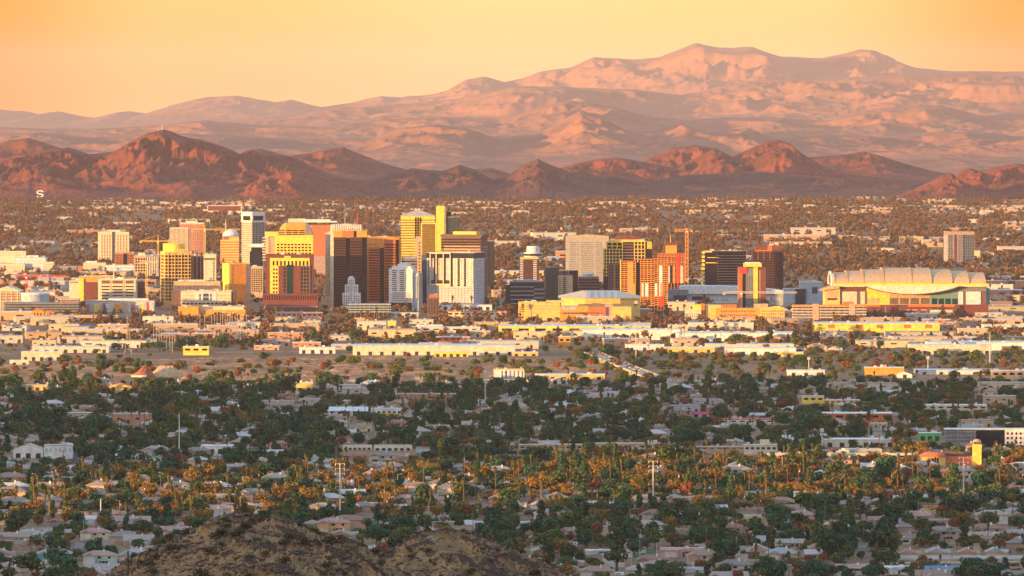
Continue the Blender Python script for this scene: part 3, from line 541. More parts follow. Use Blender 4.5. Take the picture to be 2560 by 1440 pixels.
def downtown_mid():
    b = Bd('office_tower', 'wide yellow block with four rows of square windows under a rounded orange top', 671, 782, 10260, 40, 0, 'tower')
    b.wall(687, 782, 590, None, yellow); b.wall(671, 687, 592, None, pink, .6); b.wall(662, 694, 580, 592, yellow, 6, 34, 'upper_block'); b.grid(691, 779, 608, 637, 10, 4, gdark, .62, .55); b.wall(664, 671, 590, None, cream, 1, 34)
    for i in range(9): b.block('balcony', b.u(656), b.u(671), -1.5, 8, b.z(593 + i * 7 + 2.6), b.z(593 + i * 7), cream)
    b.roof(687, 782, 590, yellow, n=0); b.done()
    b = Bd('office_tower', 'rounded barrel-topped orange tower with dark slots, behind the yellow windowed block', 693, 782, 10420, 40, 0, 'tower')
    b.wall(693, 782, 590, None, redorange)
    for a, c, m in ((693, 714, ochre), (714, 763, orange), (763, 782, dgrey)):
        prof = [(b.u(a), b.z(590)), (b.u(c), b.z(590))]; top = []
        for i in range(9):
            q = a + (c - a) * i / 8; t = 557.5 if 714 <= q <= 763 else 557.5 + 30 * (((714 - q) / 21) ** 2 if q < 714 else ((q - 763) / 19) ** 2)
            top.append((b.u(q), b.z(t)))
        MB().front(prof + top[::-1], 0, 36).build('vault', m, b.o)
    for i in range(3): b.grid(714, 763, 574 + i * 5, 578 + i * 5, 3, 1, gdark, .85, .7); b.win(b.u(697), b.u(712), -.2, .3, b.z(577.6 + i * 5), b.z(574.6 + i * 5), maroon)
    b.done()
    b = Bd('jail_tower', 'maroon and yellow tower with a teal glass centre rising from a broad maroon base', 657, 795, 10150, 45, 0, 'tower', mark='the maroon and yellow tower with the teal glass centre')
    b.wall(664, 782, 638, None, maroon, 1); b.wall(675, 774, 645, 735, yellow, 0, 2, 'front_panel'); b.wall(711, 727, 640, 648, yellow, -.4, 3, 'crest')
    b.wall(696, 776, 664, 735, brown, -.4, 1.5, 'inner_panel'); b.grid(679, 773, 652, 664, 10, 1, gdark, .45, .95); b.grid(681, 695, 669, 735, 2, 7, gdark, .6, .5)
    for a, c in ((697, 709), (733, 752)): b.wall(a, c, 665, 760, maroon, -.8, 1, 'pier')
    b.wall(717, 733, 662, 754, gteal, -1.0, 1, 'glass_bay')
    for a in (709, 752, 759, 766): b.grid(a + .5, a + 6, 667, 748, 1, 9, gdark, .8, .7, y=-.5)
    b.wall(657, 795, 734, None, maroon, -4, 46, 'podium'); b.grid(660, 792, 738, 750, 22, 1, gdark, .4, .9, y=-4); b.wall(657, 795, 765, 768, dgrey, -4.3, -3.5, 'groove'); b.roof(664, 782, 638, maroon, n=3, y0=1); b.done()
    b = Bd('office_tower', 'red brick tower with banded front under a wide white roof slab', 778, 828, 12000, 34, 0, 'tower')
    b.wall(778, 828, 562, None, brick); b.bands(778, 826, 572, 640, 13, redorange, .5); b.wall(760, 826, 549, 556, white, -1, 35, 'roof_slab'); b.wall(720, 762, 547, 556, cream, 3, 32, 'roof_slab'); b.wall(826, 842, 553, 556, white, -1, 35, 'roof_slab'); b.wall(765, 790, 556, 562, slot, 3, 30, 'loggia'); b.wall(722, 778, 556, None, pink, 8, 32); b.grid(785, 815, 640, 695, 6, 12, bluegrey, .8, .5); b.done()
    b = Bd('office_tower', 'slim cream tower with tiny windows wedged left of the maroon-fronted tower', 813, 827, 10330, 25, 0, 'tower')
    b.wall(813, 827, 583, None, cream); b.grid(815, 826, 588, 740, 3, 26, gdark, .4, .5); b.roof(813, 827, 583, n=1); b.done()
    b = Bd('office_tower', 'dark maroon tower with an orange band and a pale finned crown, twin antennas on top', 826, 917, 10232, 42, 0, 'tower', mark='the dark maroon tower with the pale finned crown')
    dm = mat('dark_maroon_stone', (.075, .035, .04)); b.wall(834, 865, 593, None, dm); b.wall(865, 875, 595, None, gnavy, 4); b.wall(875, 906, 593, None, dm); b.wall(906, 917, 593, None, gnavy, 3); b.wall(826, 834, 562, None, cream, -.4)  # body and right edge coloured dark to carry the shade lying on them
    b.wall(832, 917, 577, 593, orange, -.3); b.wall(855, 884, 577.5, 592.5, redorange, -.6, 3, 'panel'); b.wall(884, 891, 577.5, 592.5, gnavy, -.6, 3, 'panel'); b.wall(828, 905, 566, 577, cream, 1, 40, 'crown'); b.cols(834, 904, 561, 577, 15, white, .5, .8, y1=2); b.grid(834, 902, 573, 576.5, 14, 1, slot, .6, .9, y=1)
    b.wall(854, 876, 560, 566, cream, 8, 24, 'penthouse'); b.bands(836, 864, 598, 756, 24, gdark, .45, wrap=False); b.bands(876, 905, 602, 756, 23, gdark, .45, wrap=False)
    mast(b, 862, 535, 560, y=12); mast(b, 893, 533, 563, craner, .8, 12); mast(b, 887, 550, 563, y=12); b.done()
    b = Bd('office_tower', 'red-orange tower of two banded slabs split by a dark recess, yellow edges', 916, 1002, 10330, 40, 0, 'tower', mark='the red-orange split-slab tower')
    b.wall(916, 961, 596, None, orange, 1); b.wall(959, 1002, 594, None, orange, 3); b.wall(920, 949, 618, None, redorange, 0, 2, 'front_slab'); b.wall(949, 960, 620, None, gdark, .6, 3, 'recess'); b.wall(961, 990, 599, None, redorange, -.3, 4, 'front_slab'); b.wall(990, 997, 599, None, gdark, 2.6, 4, 'recess')
    b.bands(922, 948, 622, 752, 20, gbronze, .42, wrap=False); b.bands(962, 989, 608, 752, 21, gbronze, .42, wrap=False, out=.5); b.win(b.u(917), b.u(940), .7, 1.2, b.z(613), b.z(610), redorange); b.roof(916, 1002, 594, orange, n=3); b.done()
    # pyramid topped tower
    b = Bd('office_tower', 'yellow striped tower crowned by a low teal and tan pyramid roof', 1002, 1091, 11000, 46, 0, 'tower', mark='the yellow pyramid-roofed tower')
    b.wall(1002, 1087, 540, None, yellow); b.bands(1002, 1087, 547, 645, 15, brown, .42); b.cols(1036, 1054, 543, 595, 3, gdark, .5, .8)
    b.wall(1052, 1091, 557, None, yellow, -4, 40); b.grid(1055, 1088, 560, 640, 11, 16, gbronze, .8, .8, y=-4); b.wall(1038, 1046, 595, None, tan, -3, 10); b.grid(1047, 1051, 600, 650, 1, 8, gdark, y=-.1)
    xa, xb, ya, yb, z0 = b.u(1000), b.u(1089), -1, 47, b.z(540); ap = (b.u(1044), 23, b.z(524)); p = MB()
    p.quad([(xa, ya, z0), (xb, ya, z0), ap]); p.quad([(xa, yb, z0), (xa, ya, z0), ap]); p.quad([(xb, ya, z0), (xb, yb, z0), ap], 1); p.quad([(xb, yb, z0), (xa, yb, z0), ap], 1); p.quad([(xa, ya, z0 + .001), (xa, yb, z0 + .001), (xb, yb, z0 + .001), (xb, ya, z0 + .001)])
    rr = p.build('roof', [mat('tan_roof', (.5, .42, .34)), mat('teal_roof', (.05, .22, .24), .5)], b.o); rr.rotation_euler = (0, 0, 0); b.done()
    b = Bd('office_tower', 'tallest tower, a bright yellow windowless slab joined to a dark teal glass block', 1090, 1150, 11300, 40, 0, 'tower', mark='the tall yellow slab tower')
    b.wall(1090, 1111, 517, None, yellow); b.wall(1111, 1114.5, 517, None, concrete, 1); b.wall(1115.5, 1150, 543, None, gteal, 4, 42); b.wall(1116, 1128, 529, 543, gteal, 8, 24, 'penthouse'); b.cols(1116, 1150, 544, None, 10, dgrey, .2, -3.6, y1=5); b.roof(1090, 1111, 517, yellow, n=1); mast(b, 1097, 509, 517); mast(b, 1104, 511, 517, y=12); b.wall(1117, 1136, 542, 543.5, bluegrey, 3.6, 20, 'roof_edge'); b.done()
    b = Bd('office_tower', 'broad brown tower with pale horizontal bands and a yellow rooftop block', 1103, 1202, 10850, 40, -14, 'tower')
    b.wall(1103, 1202, 588, None, brown); b.wall(1101, 1206, 586, 592, brown, -1, 41, 'cornice'); b.wall(1130, 1188, 579, 586, yellow, 6, 30, 'penthouse'); b.bands(1103, 1202, 595, 622, 4, gdark, .5); b.bands(1110, 1201, 612, 634, 3, pink, .45, out=.4, wrap=False); b.bands(1110, 1201, 640, 720, 10, tan, .12, wrap=False); b.done()
    b = Bd('office_tower', 'dark teal glass tower block close behind the tall hotel', 1201, 1236, 11200, 40, 0, 'tower')
    b.wall(1201, 1219, 599, None, gteal); b.wall(1219, 1236, 603, None, gnavy, 2); b.cols(1201, 1236, 604, None, 12, dgrey, .15, .3); b.done()
    b = Bd('hotel_tower', 'grey hotel with small punched windows, a pale gold frame and pinkish upper panels', 1067, 1184, 10255, 44, -20, 'hotel', mark='the grey hotel with the golden frame')
    b.wall(1067, 1184, 635, None, mat('hotel_shade_grey', (.44, .47, .50))); b.wall(1050, 1067, 636, None, gblue, 6, 40, 'glass_wing'); b.wall(1066, 1185, 632, 645, gnavy, -.4, 44.4, 'glass_band'); b.wall(1133, 1183, 646, 713, mat('pale_pink', (.72, .60, .55)), -.5, .6, 'panel')  # grey wall colour carries the shade over the hotel's lower half
    b.wall(1127, 1133, 645, 716, gblue, -.2, .4, 'glass_strip'); b.wall(1144, 1150, 646, 715, gdark, -.7, .4, 'glass_strip'); b.wall(1160, 1166, 646, 715, gdark, -.7, .4, 'glass_strip')
    for a, c, t, q in ((1076, 1128, 631, 634), (1076, 1128, 709, 713)): b.wall(a, c, t, q, cream, -3, .3, 'frame')
    for a in (1076, 1091, 1109, 1126): b.wall(a, a + 2, 634, 709, cream, -2.8, .3, 'frame')
    b.wall(1078, 1126, 634, 644, gdark, -.8, .4, 'glass_band'); b.wall(1085, 1094, 645, 700, gbronze, -.7, .4, 'glass_strip'); b.wall(1110, 1114, 645, 700, gbronze, -.7, .4, 'glass_strip'); b.wall(1078, 1126, 700, 709, gbronze, -.8, .4, 'glass_band')
    b.grid(1068, 1077, 648, 712, 1, 11, gdark, .5, .45, .8); b.grid(1094, 1109, 648, 698, 2, 9, tan, .4, .45, .8); b.grid(1134, 1183, 648, 712, 6, 11, dgrey, .42, .4, .8); b.grid(1068, 1183, 718, 757, 14, 7, dgrey, .42, .45)
    b.side('R', 650, 755, 6, 17, dgrey, .5, .4); b.roof(1067, 1184, 632, n=3); b.done()
    b = Bd('hotel_podium', 'pale low podium with dark openings at the foot of the grey hotel', 1095, 1230, 10225, 18, 0, 'podium')
    b.wall(1095, 1230, 762, None, palegrey); b.wall(1095, 1183, 758, 762, dgrey, 2, 16, 'canopy'); b.grid(1105, 1228, 767, 776, 7, 1, slot, .5, .9); b.done()
    b = Bd('office_tower', 'white stepped art deco tower with two columns of strip windows', 972, 1031, 10236, 30, -12, 'tower', mark='the white stepped tower')
    b.wall(972, 1031, 672, None, white); b.wall(978, 1027, 666, 672, white, 2, 28, 'upper_step'); b.wall(992, 1018, 660, 666, white, 5, 24, 'upper_step'); b.wall(997, 1014, 657, 660, white, 7, 20, 'upper_step')
    b.grid(980, 992, 674, 728, 1, 11, gdark, .95, .4); b.grid(999, 1011, 674, 728, 1, 11, gdark, .95, .4); b.wall(1014, 1015.5, 674, 728, dgrey, -.3, .3, 'groove'); b.bands(980, 1028, 730, 754, 5, dgrey, .45, wrap=False); b.wall(976, 1030, 756, None, gnavy, -3, 5, 'podium')
    b.wall(1031, 1045, 682, None, bluegrey, 4, 30, 'side_wing'); b.grid(1040, 1044, 690, 750, 1, 13, gdark, .8, .5, y=4); b.done()
    b = Bd('office_tower', 'small white art deco tower stepping up to a slim rounded top', 856, 901, 10200, 22, 0, 'tower', mark='the small white stepped tower')
    b.wall(856, 901, 733, None, white); b.wall(862, 895, 712, 733, white, 3, 19, 'upper_step'); b.wall(869, 887, 697, 712, white, 5, 17, 'upper_step'); b.wall(871, 885, 693, 697, white, 6, 15, 'upper_step'); b.wall(873.5, 882.5, 691, 693, white, 7, 14, 'upper_step')
    b.wall(875.5, 880.5, 704, 768, grey, -.3, .4, 'centre_strip'); b.grid(858, 874, 738, 766, 3, 5, gdark, .4, .55); b.grid(883, 900, 738, 766, 3, 5, gdark, .4, .55); b.grid(864, 874, 716, 731, 2, 3, gdark, .4, .6, y=3); b.grid(883, 893, 716, 731, 2, 3, gdark, .4, .6, y=3); b.grid(872, 885, 698, 710, 3, 2, gdark, .35, .6, y=5); b.done()
    b = Bd('parking_garage', 'open-sided garage of pale decks in front of the small white stepped tower', 871, 977, 9900, 40, 0, 'garage')
    b.wall(872, 976, 762, None, slot, 1)
    for i in range(4): b.wall(871, 977, 760.5 + i * 6, 762.8 + i * 6, bluegrey, 0, 40.4, 'deck')
    b.cols(871, 977, 762, None, 9, bluegrey, .06, .1, 'column'); b.done()
    b = Bd('brick_building', 'narrow old brown brick block with crumbling top, before the grey hotel', 1069, 1097, 9860, 20, 0, 'building')
    b.wall(1069, 1097, 744, None, brown); b.wall(1072, 1095, 738, 744, brick, 2, 14, 'upper_step'); b.grid(1070, 1096, 748, 786, 4, 8, gdark, .5, .6); b.roof(1072, 1095, 738, brick, n=3, y0=2, y1=14); b.done()
    b = Bd('office_tower', 'slender tan tower with a few dark openings, just left of the grey hotel', 1040, 1053, 10700, 20, 0, 'tower')
    b.wall(1040, 1053, 591, None, tan); b.grid(1046, 1051, 604, 690, 1, 11, gdark, .8, .4); b.done()
    b = Bd('office_building', 'dark plant building with a metal frame just behind the white stepped tower', 1004, 1042, 10500, 25, 0, 'office')
    b.wall(1004, 1042, 645, None, dgrey); b.bands(1004, 1042, 650, 720, 10, gdark, .4); b.roof(1004, 1042, 645, n=4); b.done()
def downtown_right():
    b = Bd('hotel_tower', 'dark striped shaft tower with a white disc-shaped revolving top', 1298, 1348, 11000, 28, 0, 'tower', mark='the tower with the white disc top')
    b.wall(1298, 1348, 646, None, mat('dark_maroon_stone', (.075, .035, .04)), 1); b.grid(1300, 1308, 648, 700, 1, 12, palegrey, 1, .45, y=.8); b.grid(1333, 1342, 650, 705, 1, 12, palegrey, 1, .45, y=.8); b.wall(1300, 1346, 643, 648, ochre, .4, 27, 'cornice')
    cx = b.u(1333); MB().lathe([(b.k * 20, b.z(645)), (b.k * 23, b.z(643)), (b.k * 23.5, b.z(640))], cx, 14, 28).build('disc', palegrey, b.o); MB().lathe([(b.k * 22.6, b.z(640)), (b.k * 22.6, b.z(634.5))], cx, 14, 28).build('window', gnavy, b.o); MB().lathe([(b.k * 23.5, b.z(634.5)), (b.k * 23.5, b.z(632)), (b.k * 16.5, b.z(631.5)), (b.k * 16, b.z(617)), (b.k * 15, b.z(616))], cx, 14, 28).build('drum', palegrey, b.o); b.done()
    b = Bd('convention_tower', 'big plain grey slab of horizontal louvres under a shallow gabled roofline', 1414, 1522, 11400, 46, 0, 'tower', mark='the big grey louvred slab')
    g = mat('louvre_grey', (.38, .36, .35)); b.wall(1414, 1522, 594, None, g); MB().front([(b.u(1414), b.z(594)), (b.u(1522), b.z(594)), (b.u(1522), b.z(590.5)), (b.u(1468), b.z(586.5)), (b.u(1414), b.z(591))], -.3, 46.3).build('roof', tan, b.o)
    for a, c in ((1424, 1440), (1443, 1447), (1452, 1484), (1489, 1505)): b.grid(a, c, 604, 716, 1, 24, dgrey, 1, .42)
    b.done()
    b = Bd('office_building', 'low navy glass office with pale floor bands, in front of the disc-topped tower', 1274, 1362, 10300, 40, 0, 'office', mark='the low navy banded office')
    b.wall(1274, 1362, 706, None, gnavy); b.bands(1276, 1335, 712, 764, 5, bluegrey, .16); b.bands(1335, 1361, 718, 760, 4, dgrey, .4, wrap=False); b.wall(1263, 1274, 712, None, gteal, 3, 30); b.wall(1292, 1338, 700, 706, bluegrey, 8, 28, 'penthouse'); b.roof(1274, 1362, 706, dgrey, n=4); b.done()
    b = Bd('hotel_tower', 'dark glass tower with a tan punched-window front on its right half', 1363, 1445, 10400, 36, 0, 'tower', mark='the dark tower with the tan front')
    b.wall(1363, 1397, 670, None, gteal); b.cols(1363, 1396, 672, None, 7, dgrey, .15, .3); b.wall(1397, 1445, 676, None, gdark, 2); b.wall(1395.5, 1432, 688, None, tan, -.5, 3, 'front_panel'); b.grid(1398, 1402, 692, 745, 1, 11, gdark, .6, .5, y=-.5); b.grid(1406, 1416, 692, 745, 1, 11, gdark, .7, .6, y=-.5); b.grid(1421, 1430, 692, 745, 2, 11, cream, .5, .5, y=-.5); b.grid(1397, 1408, 677, 686, 2, 2, palegrey, .4, .4, y=2); b.grid(1414, 1424, 677, 686, 2, 2, palegrey, .4, .4, y=2); b.roof(1363, 1397, 670, dgrey, n=2); b.done()
    b = Bd('office_building', 'dark striped low office carrying white satellite dishes', 1446, 1497, 10700, 34, 0, 'office')
    b.wall(1446, 1497, 693, None, brown); b.bands(1446, 1497, 696, 725, 4, gnavy, .5)
    for x in (1462, 1471, 1478): MB().lathe([(.6, b.z(693)), (.6, b.z(690)), (3.4, b.z(688.5)), (3.6, b.z(684)), (1.6, b.z(682))], b.u(x), 8 + (x % 3) * 3, 14).build('dish', white, b.o, smooth=True)
    b.roof(1446, 1497, 693, n=3); b.done()
    # gold tower with the maroon dome
    b = Bd('office_tower', 'golden framed dark glass tower with a maroon vaulted roof behind the orange construction', 1508, 1630, 10700, 44, 0, 'tower', mark='the golden framed dark glass tower')
    b.wall(1516, 1628, 604, None, gdark, 2); b.wall(1508, 1630, 622, None, gdark, 0, 40); MB().front([(b.u(1536), b.z(600)), (b.u(1600), b.z(600)), (b.u(1598), b.z(594)), (b.u(1588), b.z(589)), (b.u(1548), b.z(589)), (b.u(1538), b.z(594))], 4, 40).build('roof_vault', maroon, b.o)
    b.wall(1526, 1612, 599, 605, ochre, 1.6, 42, 'crown')
    for a, c, t in ((1517, 1556, 605), (1586, 1612, 602), (1619, 1628, 605)):
        for q in np.linspace(a, c, 4): b.block('pier', b.u(q) - .6, b.u(q) + .6, 1, 2.6, b.z(640), b.z(t), yellow)
        for q in (t, t + 9): b.wall(a, c, q, q + 1.6, yellow, 1.1, 2.4, 'spandrel')
    for a, c in ((1508, 1532), (1532, 1556), (1586, 1612)):
        for q in range(9): b.wall(a, c, 622 + q * 8.2, 623.6 + q * 8.2, ochre, -.5, .6, 'spandrel')
        for q in np.linspace(a, c, 4): b.block('pier', b.u(q) - .55, b.u(q) + .55, -.6, .7, b.z(692), b.z(622), ochre)
    for q in range(11): b.wall(1556, 1586, 610 + q * 7, 610.8 + q * 7, pink, -.4, .6, 'spandrel')
    b.wall(1507, 1511, 621, 672, yellow, -.8, 20, 'corner'); b.wall(1521, 1551, 660, None, brown, -3, 6); b.grid(1522, 1550, 663, 728, 5, 9, gdark, .6, .6, y=-3); b.cols(1521, 1551, 660, None, 1, ochre, .03, 3.4, y1=-2); b.done()
    # towers under construction
    b = Bd('construction_tower', 'orange tower under construction, bare slabs above and white panels below', 1551, 1668, 10300, 36, 0, 'tower', mark='the orange tower under construction')
    r = random.Random(5); spans = [(1551, 1589, 652), (1601, 1637, 648), (1637, 1668, 646)]; b.wall(1589, 1601, 656, None, gnavy, 5, 30)
    for a, c, t in spans:
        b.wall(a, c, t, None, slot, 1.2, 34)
        n = int((770 - t) / 5.2)
        for i in range(n): b.wall(a - .3, c + .3, t + i * 5.2, t + 1.9 + i * 5.2, orange if i % 4 else redorange, 0, 35, 'slab')
        for q in np.linspace(a, c, 5): b.block('column', b.u(q) - .35, b.u(q) + .35, -.15, .9, 0, b.z(t), orange)
    for a, c, t, m in ((1570, 1577, 708, white), (1582, 1588, 708, orange), (1613, 1621, 708, white), (1648, 1656, 664, white), (1651, 1658, 708, orange), (1604, 1609, 708, palegrey), (1637, 1643, 708, palegrey), (1569, 1583, 655, orange), (1646, 1660, 741, red)): b.wall(a, c, t, 741 if t < 741 else 766, m, -.5, .8, 'panel')
    b.wall(1551, 1553, 650, None, yellow, -.6, 34, 'corner'); b.done()
    b = Bd('construction_tower', 'red and orange tower under construction with a dark red box on top', 1645, 1712, 10900, 34, 0, 'tower', mark='the red tower under construction')
    b.wall(1645, 1712, 634, None, slot, 1, 33); b.wall(1665, 1692, 613, 634, orange, 4, 26, 'lift_core'); b.wall(1661, 1694, 606, 613, maroon, 2, 28, 'top_box')
    for i in range(15): b.wall(1644.6, 1712.4, 634 + i * 5, 636.3 + i * 5, (redorange, orange, brick)[i % 3], 0, 33.5, 'slab')
    for q in np.linspace(1646, 1711, 9): b.block('column', b.u(q) - .45, b.u(q) + .45, -.2, .9, 0, b.z(632), redorange)
    for a, c, t, m in ((1691, 1699, 634, red), (1701, 1708, 664, cream), (1671, 1674, 664, white), (1676, 1680, 664, gnavy), (1683, 1687, 664, orange), (1667, 1671, 664, gnavy)): b.wall(a, c, t, 708, m, -.5, .8, 'panel')
    mast(b, 1677, 585, 606, craney, .6, 12); b.done()
    b = Bd('office_tower', 'black glass tower with thin pale floor lines and a golden serrated left edge', 1755, 1866, 11000, 42, 0, 'tower', mark='the black tower with the golden edge')
    b.wall(1760, 1865, 628, None, gdark); b.bands(1792, 1865, 636, 714, 12, pink, .14, out=.35, wrap=False)
    for i in range(9): b.wall(1753.5 + (i < 4) * 2, 1762, 629 + i * 10, 635 + i * 10, yellow, -1, 16, 'fin')
    b.wall(1762, 1780, 627, 631, yellow, -.3, 12, 'parapet'); b.wall(1768, 1798, 643, 644.5, yellow, -.3, .4, 'ledge'); b.wall(1764, 1794, 656, 658, yellow, -.3, .4, 'ledge'); b.roof(1765, 1864, 628, dgrey, n=4); b.done()
    b = Bd('office_tower', 'dark maroon gridded tower with rounded shoulders and a lit red strip', 1881, 1959, 11200, 40, 0, 'tower', mark='the dark maroon gridded tower')
    b.wall(1881, 1959, 627, None, mat('dark_maroon_stone', (.075, .035, .04))); b.wall(1888, 1952, 615, 627, maroon, 1, 38); b.wall(1919, 1930, 614, 627, redorange, .6, 4, 'panel'); b.wall(1888, 1931, 625, 628, redorange, -.4, 3, 'ledge')
    b.grid(1883, 1957, 631, 724, 6, 15, gdark, .82, .55); b.cols(1888, 1932, 627, 650, 3, redorange, .06, .4); b.roof(1888, 1952, 615, maroon, n=3, y0=1, y1=38); b.done()
    b = Bd('apartment_tower', 'slim tower of red, grey and yellow columns under a yellow top plate', 1846, 1915, 10100, 30, 0, 'tower', mark='the slim red and yellow tower')
    b.wall(1846, 1894, 670, None, dgrey, 1); b.wall(1894, 1915, 668, None, maroon, .5); b.wall(1846, 1868, 668, 684, red, 0, 12, 'top_panel'); b.wall(1846, 1856, 684, None, redorange, 0, 14, 'red_column'); b.wall(1856, 1864, 684, None, gdark, .6, 3, 'recess'); b.wall(1884, 1894.5, 668, 757, yellow, -.4, 8, 'yellow_column'); b.wall(1860, 1904, 658, 667, yellow, -1, 26, 'top_plate'); b.wall(1864, 1900, 656, 658, white, 0, 22, 'roof')
    b.grid(1847, 1855, 688, 766, 2, 16, brown, .5, .6); b.grid(1866, 1883, 688, 764, 3, 15, gblue, .5, .5, y=1); b.grid(1896, 1903, 675, 755, 1, 16, tan, .7, .4, y=.5); b.grid(1906, 1913, 675, 755, 1, 16, brown, .7, .4, y=.5); b.done()
    b = Bd('convention_hall', 'long low grey hall with a sloped pale roof, behind the slim red and yellow tower', 1671, 1958, 10500, 60, 0, 'hall', mark='the long grey convention hall')
    b.wall(1671, 1958, 735, None, bluegrey, 3); MB().front([(b.u(1700), b.z(735)), (b.u(1960), b.z(735)), (b.u(1960), b.z(727)), (b.u(1880), b.z(717)), (b.u(1720), b.z(714)), (b.u(1700), b.z(716))], 0, 50).build('roof', palegrey, b.o); b.wall(1671, 1720, 724, None, dgrey, -2, 30); b.wall(1730, 1765, 741, 750, gnavy, 2.6, 4, 'glass_front'); b.wall(1684, 1716, 738, None, gteal, -2.6, 4, 'glass_front'); b.grid(1770, 1955, 741, 752, 8, 1, grey, .9, .9, y=3); b.done()
    b = Bd('office_building', 'low pale grey sheds with a dark teal box, left of the stadium', 1960, 2052, 10450, 40, 0, 'building')
    b.wall(1960, 2000, 722, None, bluegrey); b.wall(2000, 2058, 706, None, bluegrey, 4); b.wall(1988, 2014, 722, None, gteal, -2, 10); b.wall(2030, 2044, 718, 734, gblue, 3.6, 5, 'window_wall'); b.roof(2000, 2052, 706, palegrey, n=3); b.done()
    b = Bd('hotel', 'golden yellow warehouse-style hotel with rows of square windows', 1714, 1962, 9760, 40, 0, 'hotel', mark='the golden yellow warehouse hotel')
    b.wall(1714, 1753, 776, None, cream); b.grid(1717, 1750, 782, 794, 6, 2, brown, .4, .5); b.wall(1733, 1753, 762, 776, yellow, 4, 30); b.wall(1753, 1762, 760, None, redorange, 3); b.wall(1764, 1804, 763, None, ochre, 6); b.wall(1790, 1906, 770, None, orange, -1, 5); b.grid(1800, 1890, 774, 782, 14, 1, brown, .5, .6, y=-1); b.grid(1798, 1890, 784, 792, 18, 1, brown, .5, .6, y=-1); b.wall(1806, 1842, 762, 770, redorange, 2, 20, 'penthouse'); b.wall(1886, 1920, 760, 771, tan, 5, 25, 'penthouse')
    b.wall(1900, 1961, 770, None, ochre, -2, 30); b.grid(1903, 1959, 774, 796, 10, 3, brown, .4, .55, y=-2); b.wall(1936, 1952, 766, 770, yellow, 1, 12, 'gable'); b.roof(1714, 1753, 776, cream, n=2); b.roof(1900, 1961, 770, ochre, n=3, y0=-2, y1=30); b.done()
    b = Bd('parking_garage', 'orange and grey slatted parking garage left in front of the stadium', 1983, 2166, 9720, 40, 0, 'garage', mark='the orange slatted parking garage')
    b.wall(1984, 2165, 768, None, slot, 1.2)
    for i in range(5): b.wall(1983, 2166, 763.5 + i * 7, 767.4 + i * 7, orange if i == 0 else concrete, 0, 40.4, 'deck')
    for a, c in ((2032, 2047), (2123, 2138)): b.wall(a, c, 760, None, pink, -.5, 6, 'stair_tower')
    b.wall(2109, 2135, 755, 763, redorange, 2, 20, 'stair_tower'); b.cols(1983, 2166, 764, None, 12, concrete, .06, .15, 'column'); b.done()
    b = Bd('apartment_tower', 'lone tower with cream left half and blue-grey right half, far behind the stadium', 2369, 2437, 13000, 30, 10, 'tower', mark='the lone tower behind the stadium')
    b.wall(2369, 2408, 580, None, mat('dusky_grey', (.33, .30, .31))); b.wall(2408, 2437, 580, None, dgrey, 1); b.grid(2371, 2382, 588, 655, 2, 17, gdark, .7, .5); b.grid(2396, 2406, 588, 655, 2, 17, brown, .7, .5); b.wall(2386, 2392, 586, None, maroon, -.3, 2, 'recess'); b.grid(2409, 2436, 588, 655, 5, 17, gnavy, .6, .5, y=1); b.wall(2369, 2437, 579, 587, tan, -.3, 30.3, 'crown'); b.done()
    # arena
    b = Bd('arena', 'yellow arena with a faceted pale roof carrying grey panels', 1400, 1600, 9900, 120, 0, 'arena', mark='the yellow arena')
    u, z = b.u, b.z; o0 = [(u(1404), 0), (u(1462), -14), (u(1550), -14), (u(1600), 2), (u(1600), 90), (u(1404), 90)]
    MB().prism(o0, 0, z(744)).build('wall', ochre, b.o)
    bot = [(u(1396), -2, z(744)), (u(1462), -17, z(745)), (u(1550), -17, z(745)), (u(1602), 0, z(746)), (u(1602), 95, z(744)), (u(1396), 95, z(744))]
    top = [(u(1456), 30, z(730)), (u(1464), 28, z(729.5)), (u(1545), 28, z(729.5)), (u(1552), 30, z(731)), (u(1545), 62, z(729)), (u(1458), 62, z(729))]
    f = MB()
    for i in range(6): j = (i + 1) % 6; f.quad([bot[i], bot[j], top[j], top[i]], 0)
    f.quad(top, 0); f.build('roof', mat('pale_roof', (.66, .52, .36)), b.o)
    for i in range(5):
        q = 1468 + i * 17; dx = 3
        pp = [(u(q), -16.6, z(745)), (u(q + 9), -16.6, z(745)), (u(q + 9 - (q - 1505) * .05), 27.6, z(729.5)), (u(q - (q - 1505) * .05), 27.6, z(729.5))]
        n = MB(); n.quad([(x, y - .5, w + 1.2) for x, y, w in pp]); n.quad([(x, y, w + .3) for x, y, w in pp][::-1])
        for s in range(4): n.quad([(pp[s][0], pp[s][1], pp[s][2] + .3), (pp[(s + 1) % 4][0], pp[(s + 1) % 4][1], pp[(s + 1) % 4][2] + .3), (pp[(s + 1) % 4][0], pp[(s + 1) % 4][1] - .5, pp[(s + 1) % 4][2] + 1.2), (pp[s][0], pp[s][1] - .5, pp[s][2] + 1.2)])
        n.build('skylight', bluegrey, b.o)
    b.grid(1466, 1548, 750, 756, 10, 1, tan, .6, .5, y=-14); b.wall(1560, 1594, 752, 762, grey, -2.5, 3, 'banner'); b.grid(1562, 1592, 759, 764, 8, 1, gdark, .6, .9, y=-2.6); b.done()
    b = Bd('arena_podium', 'long yellow and orange podium along the front of the arena', 1296, 1578, 9800, 40, 0, 'podium')
    b.wall(1296, 1400, 757, None, ochre); b.wall(1366, 1412, 752, 757, ochre, 6, 30, 'upper_block'); b.wall(1400, 1470, 766, None, orange, -2); b.wall(1470, 1514, 767, None, redorange, -4); b.wall(1514, 1531, 762, None, pink, -1); b.wall(1531, 1578, 767, None, ochre, -2.5); b.wall(1405, 1442, 767, 775, bluegrey, -2.6, 3, 'window_wall'); b.grid(1402, 1510, 780, 785, 26, 1, brown, .6, .8, y=-4); b.grid(1298, 1312, 765, 782, 1, 3, brown, .9, .4)
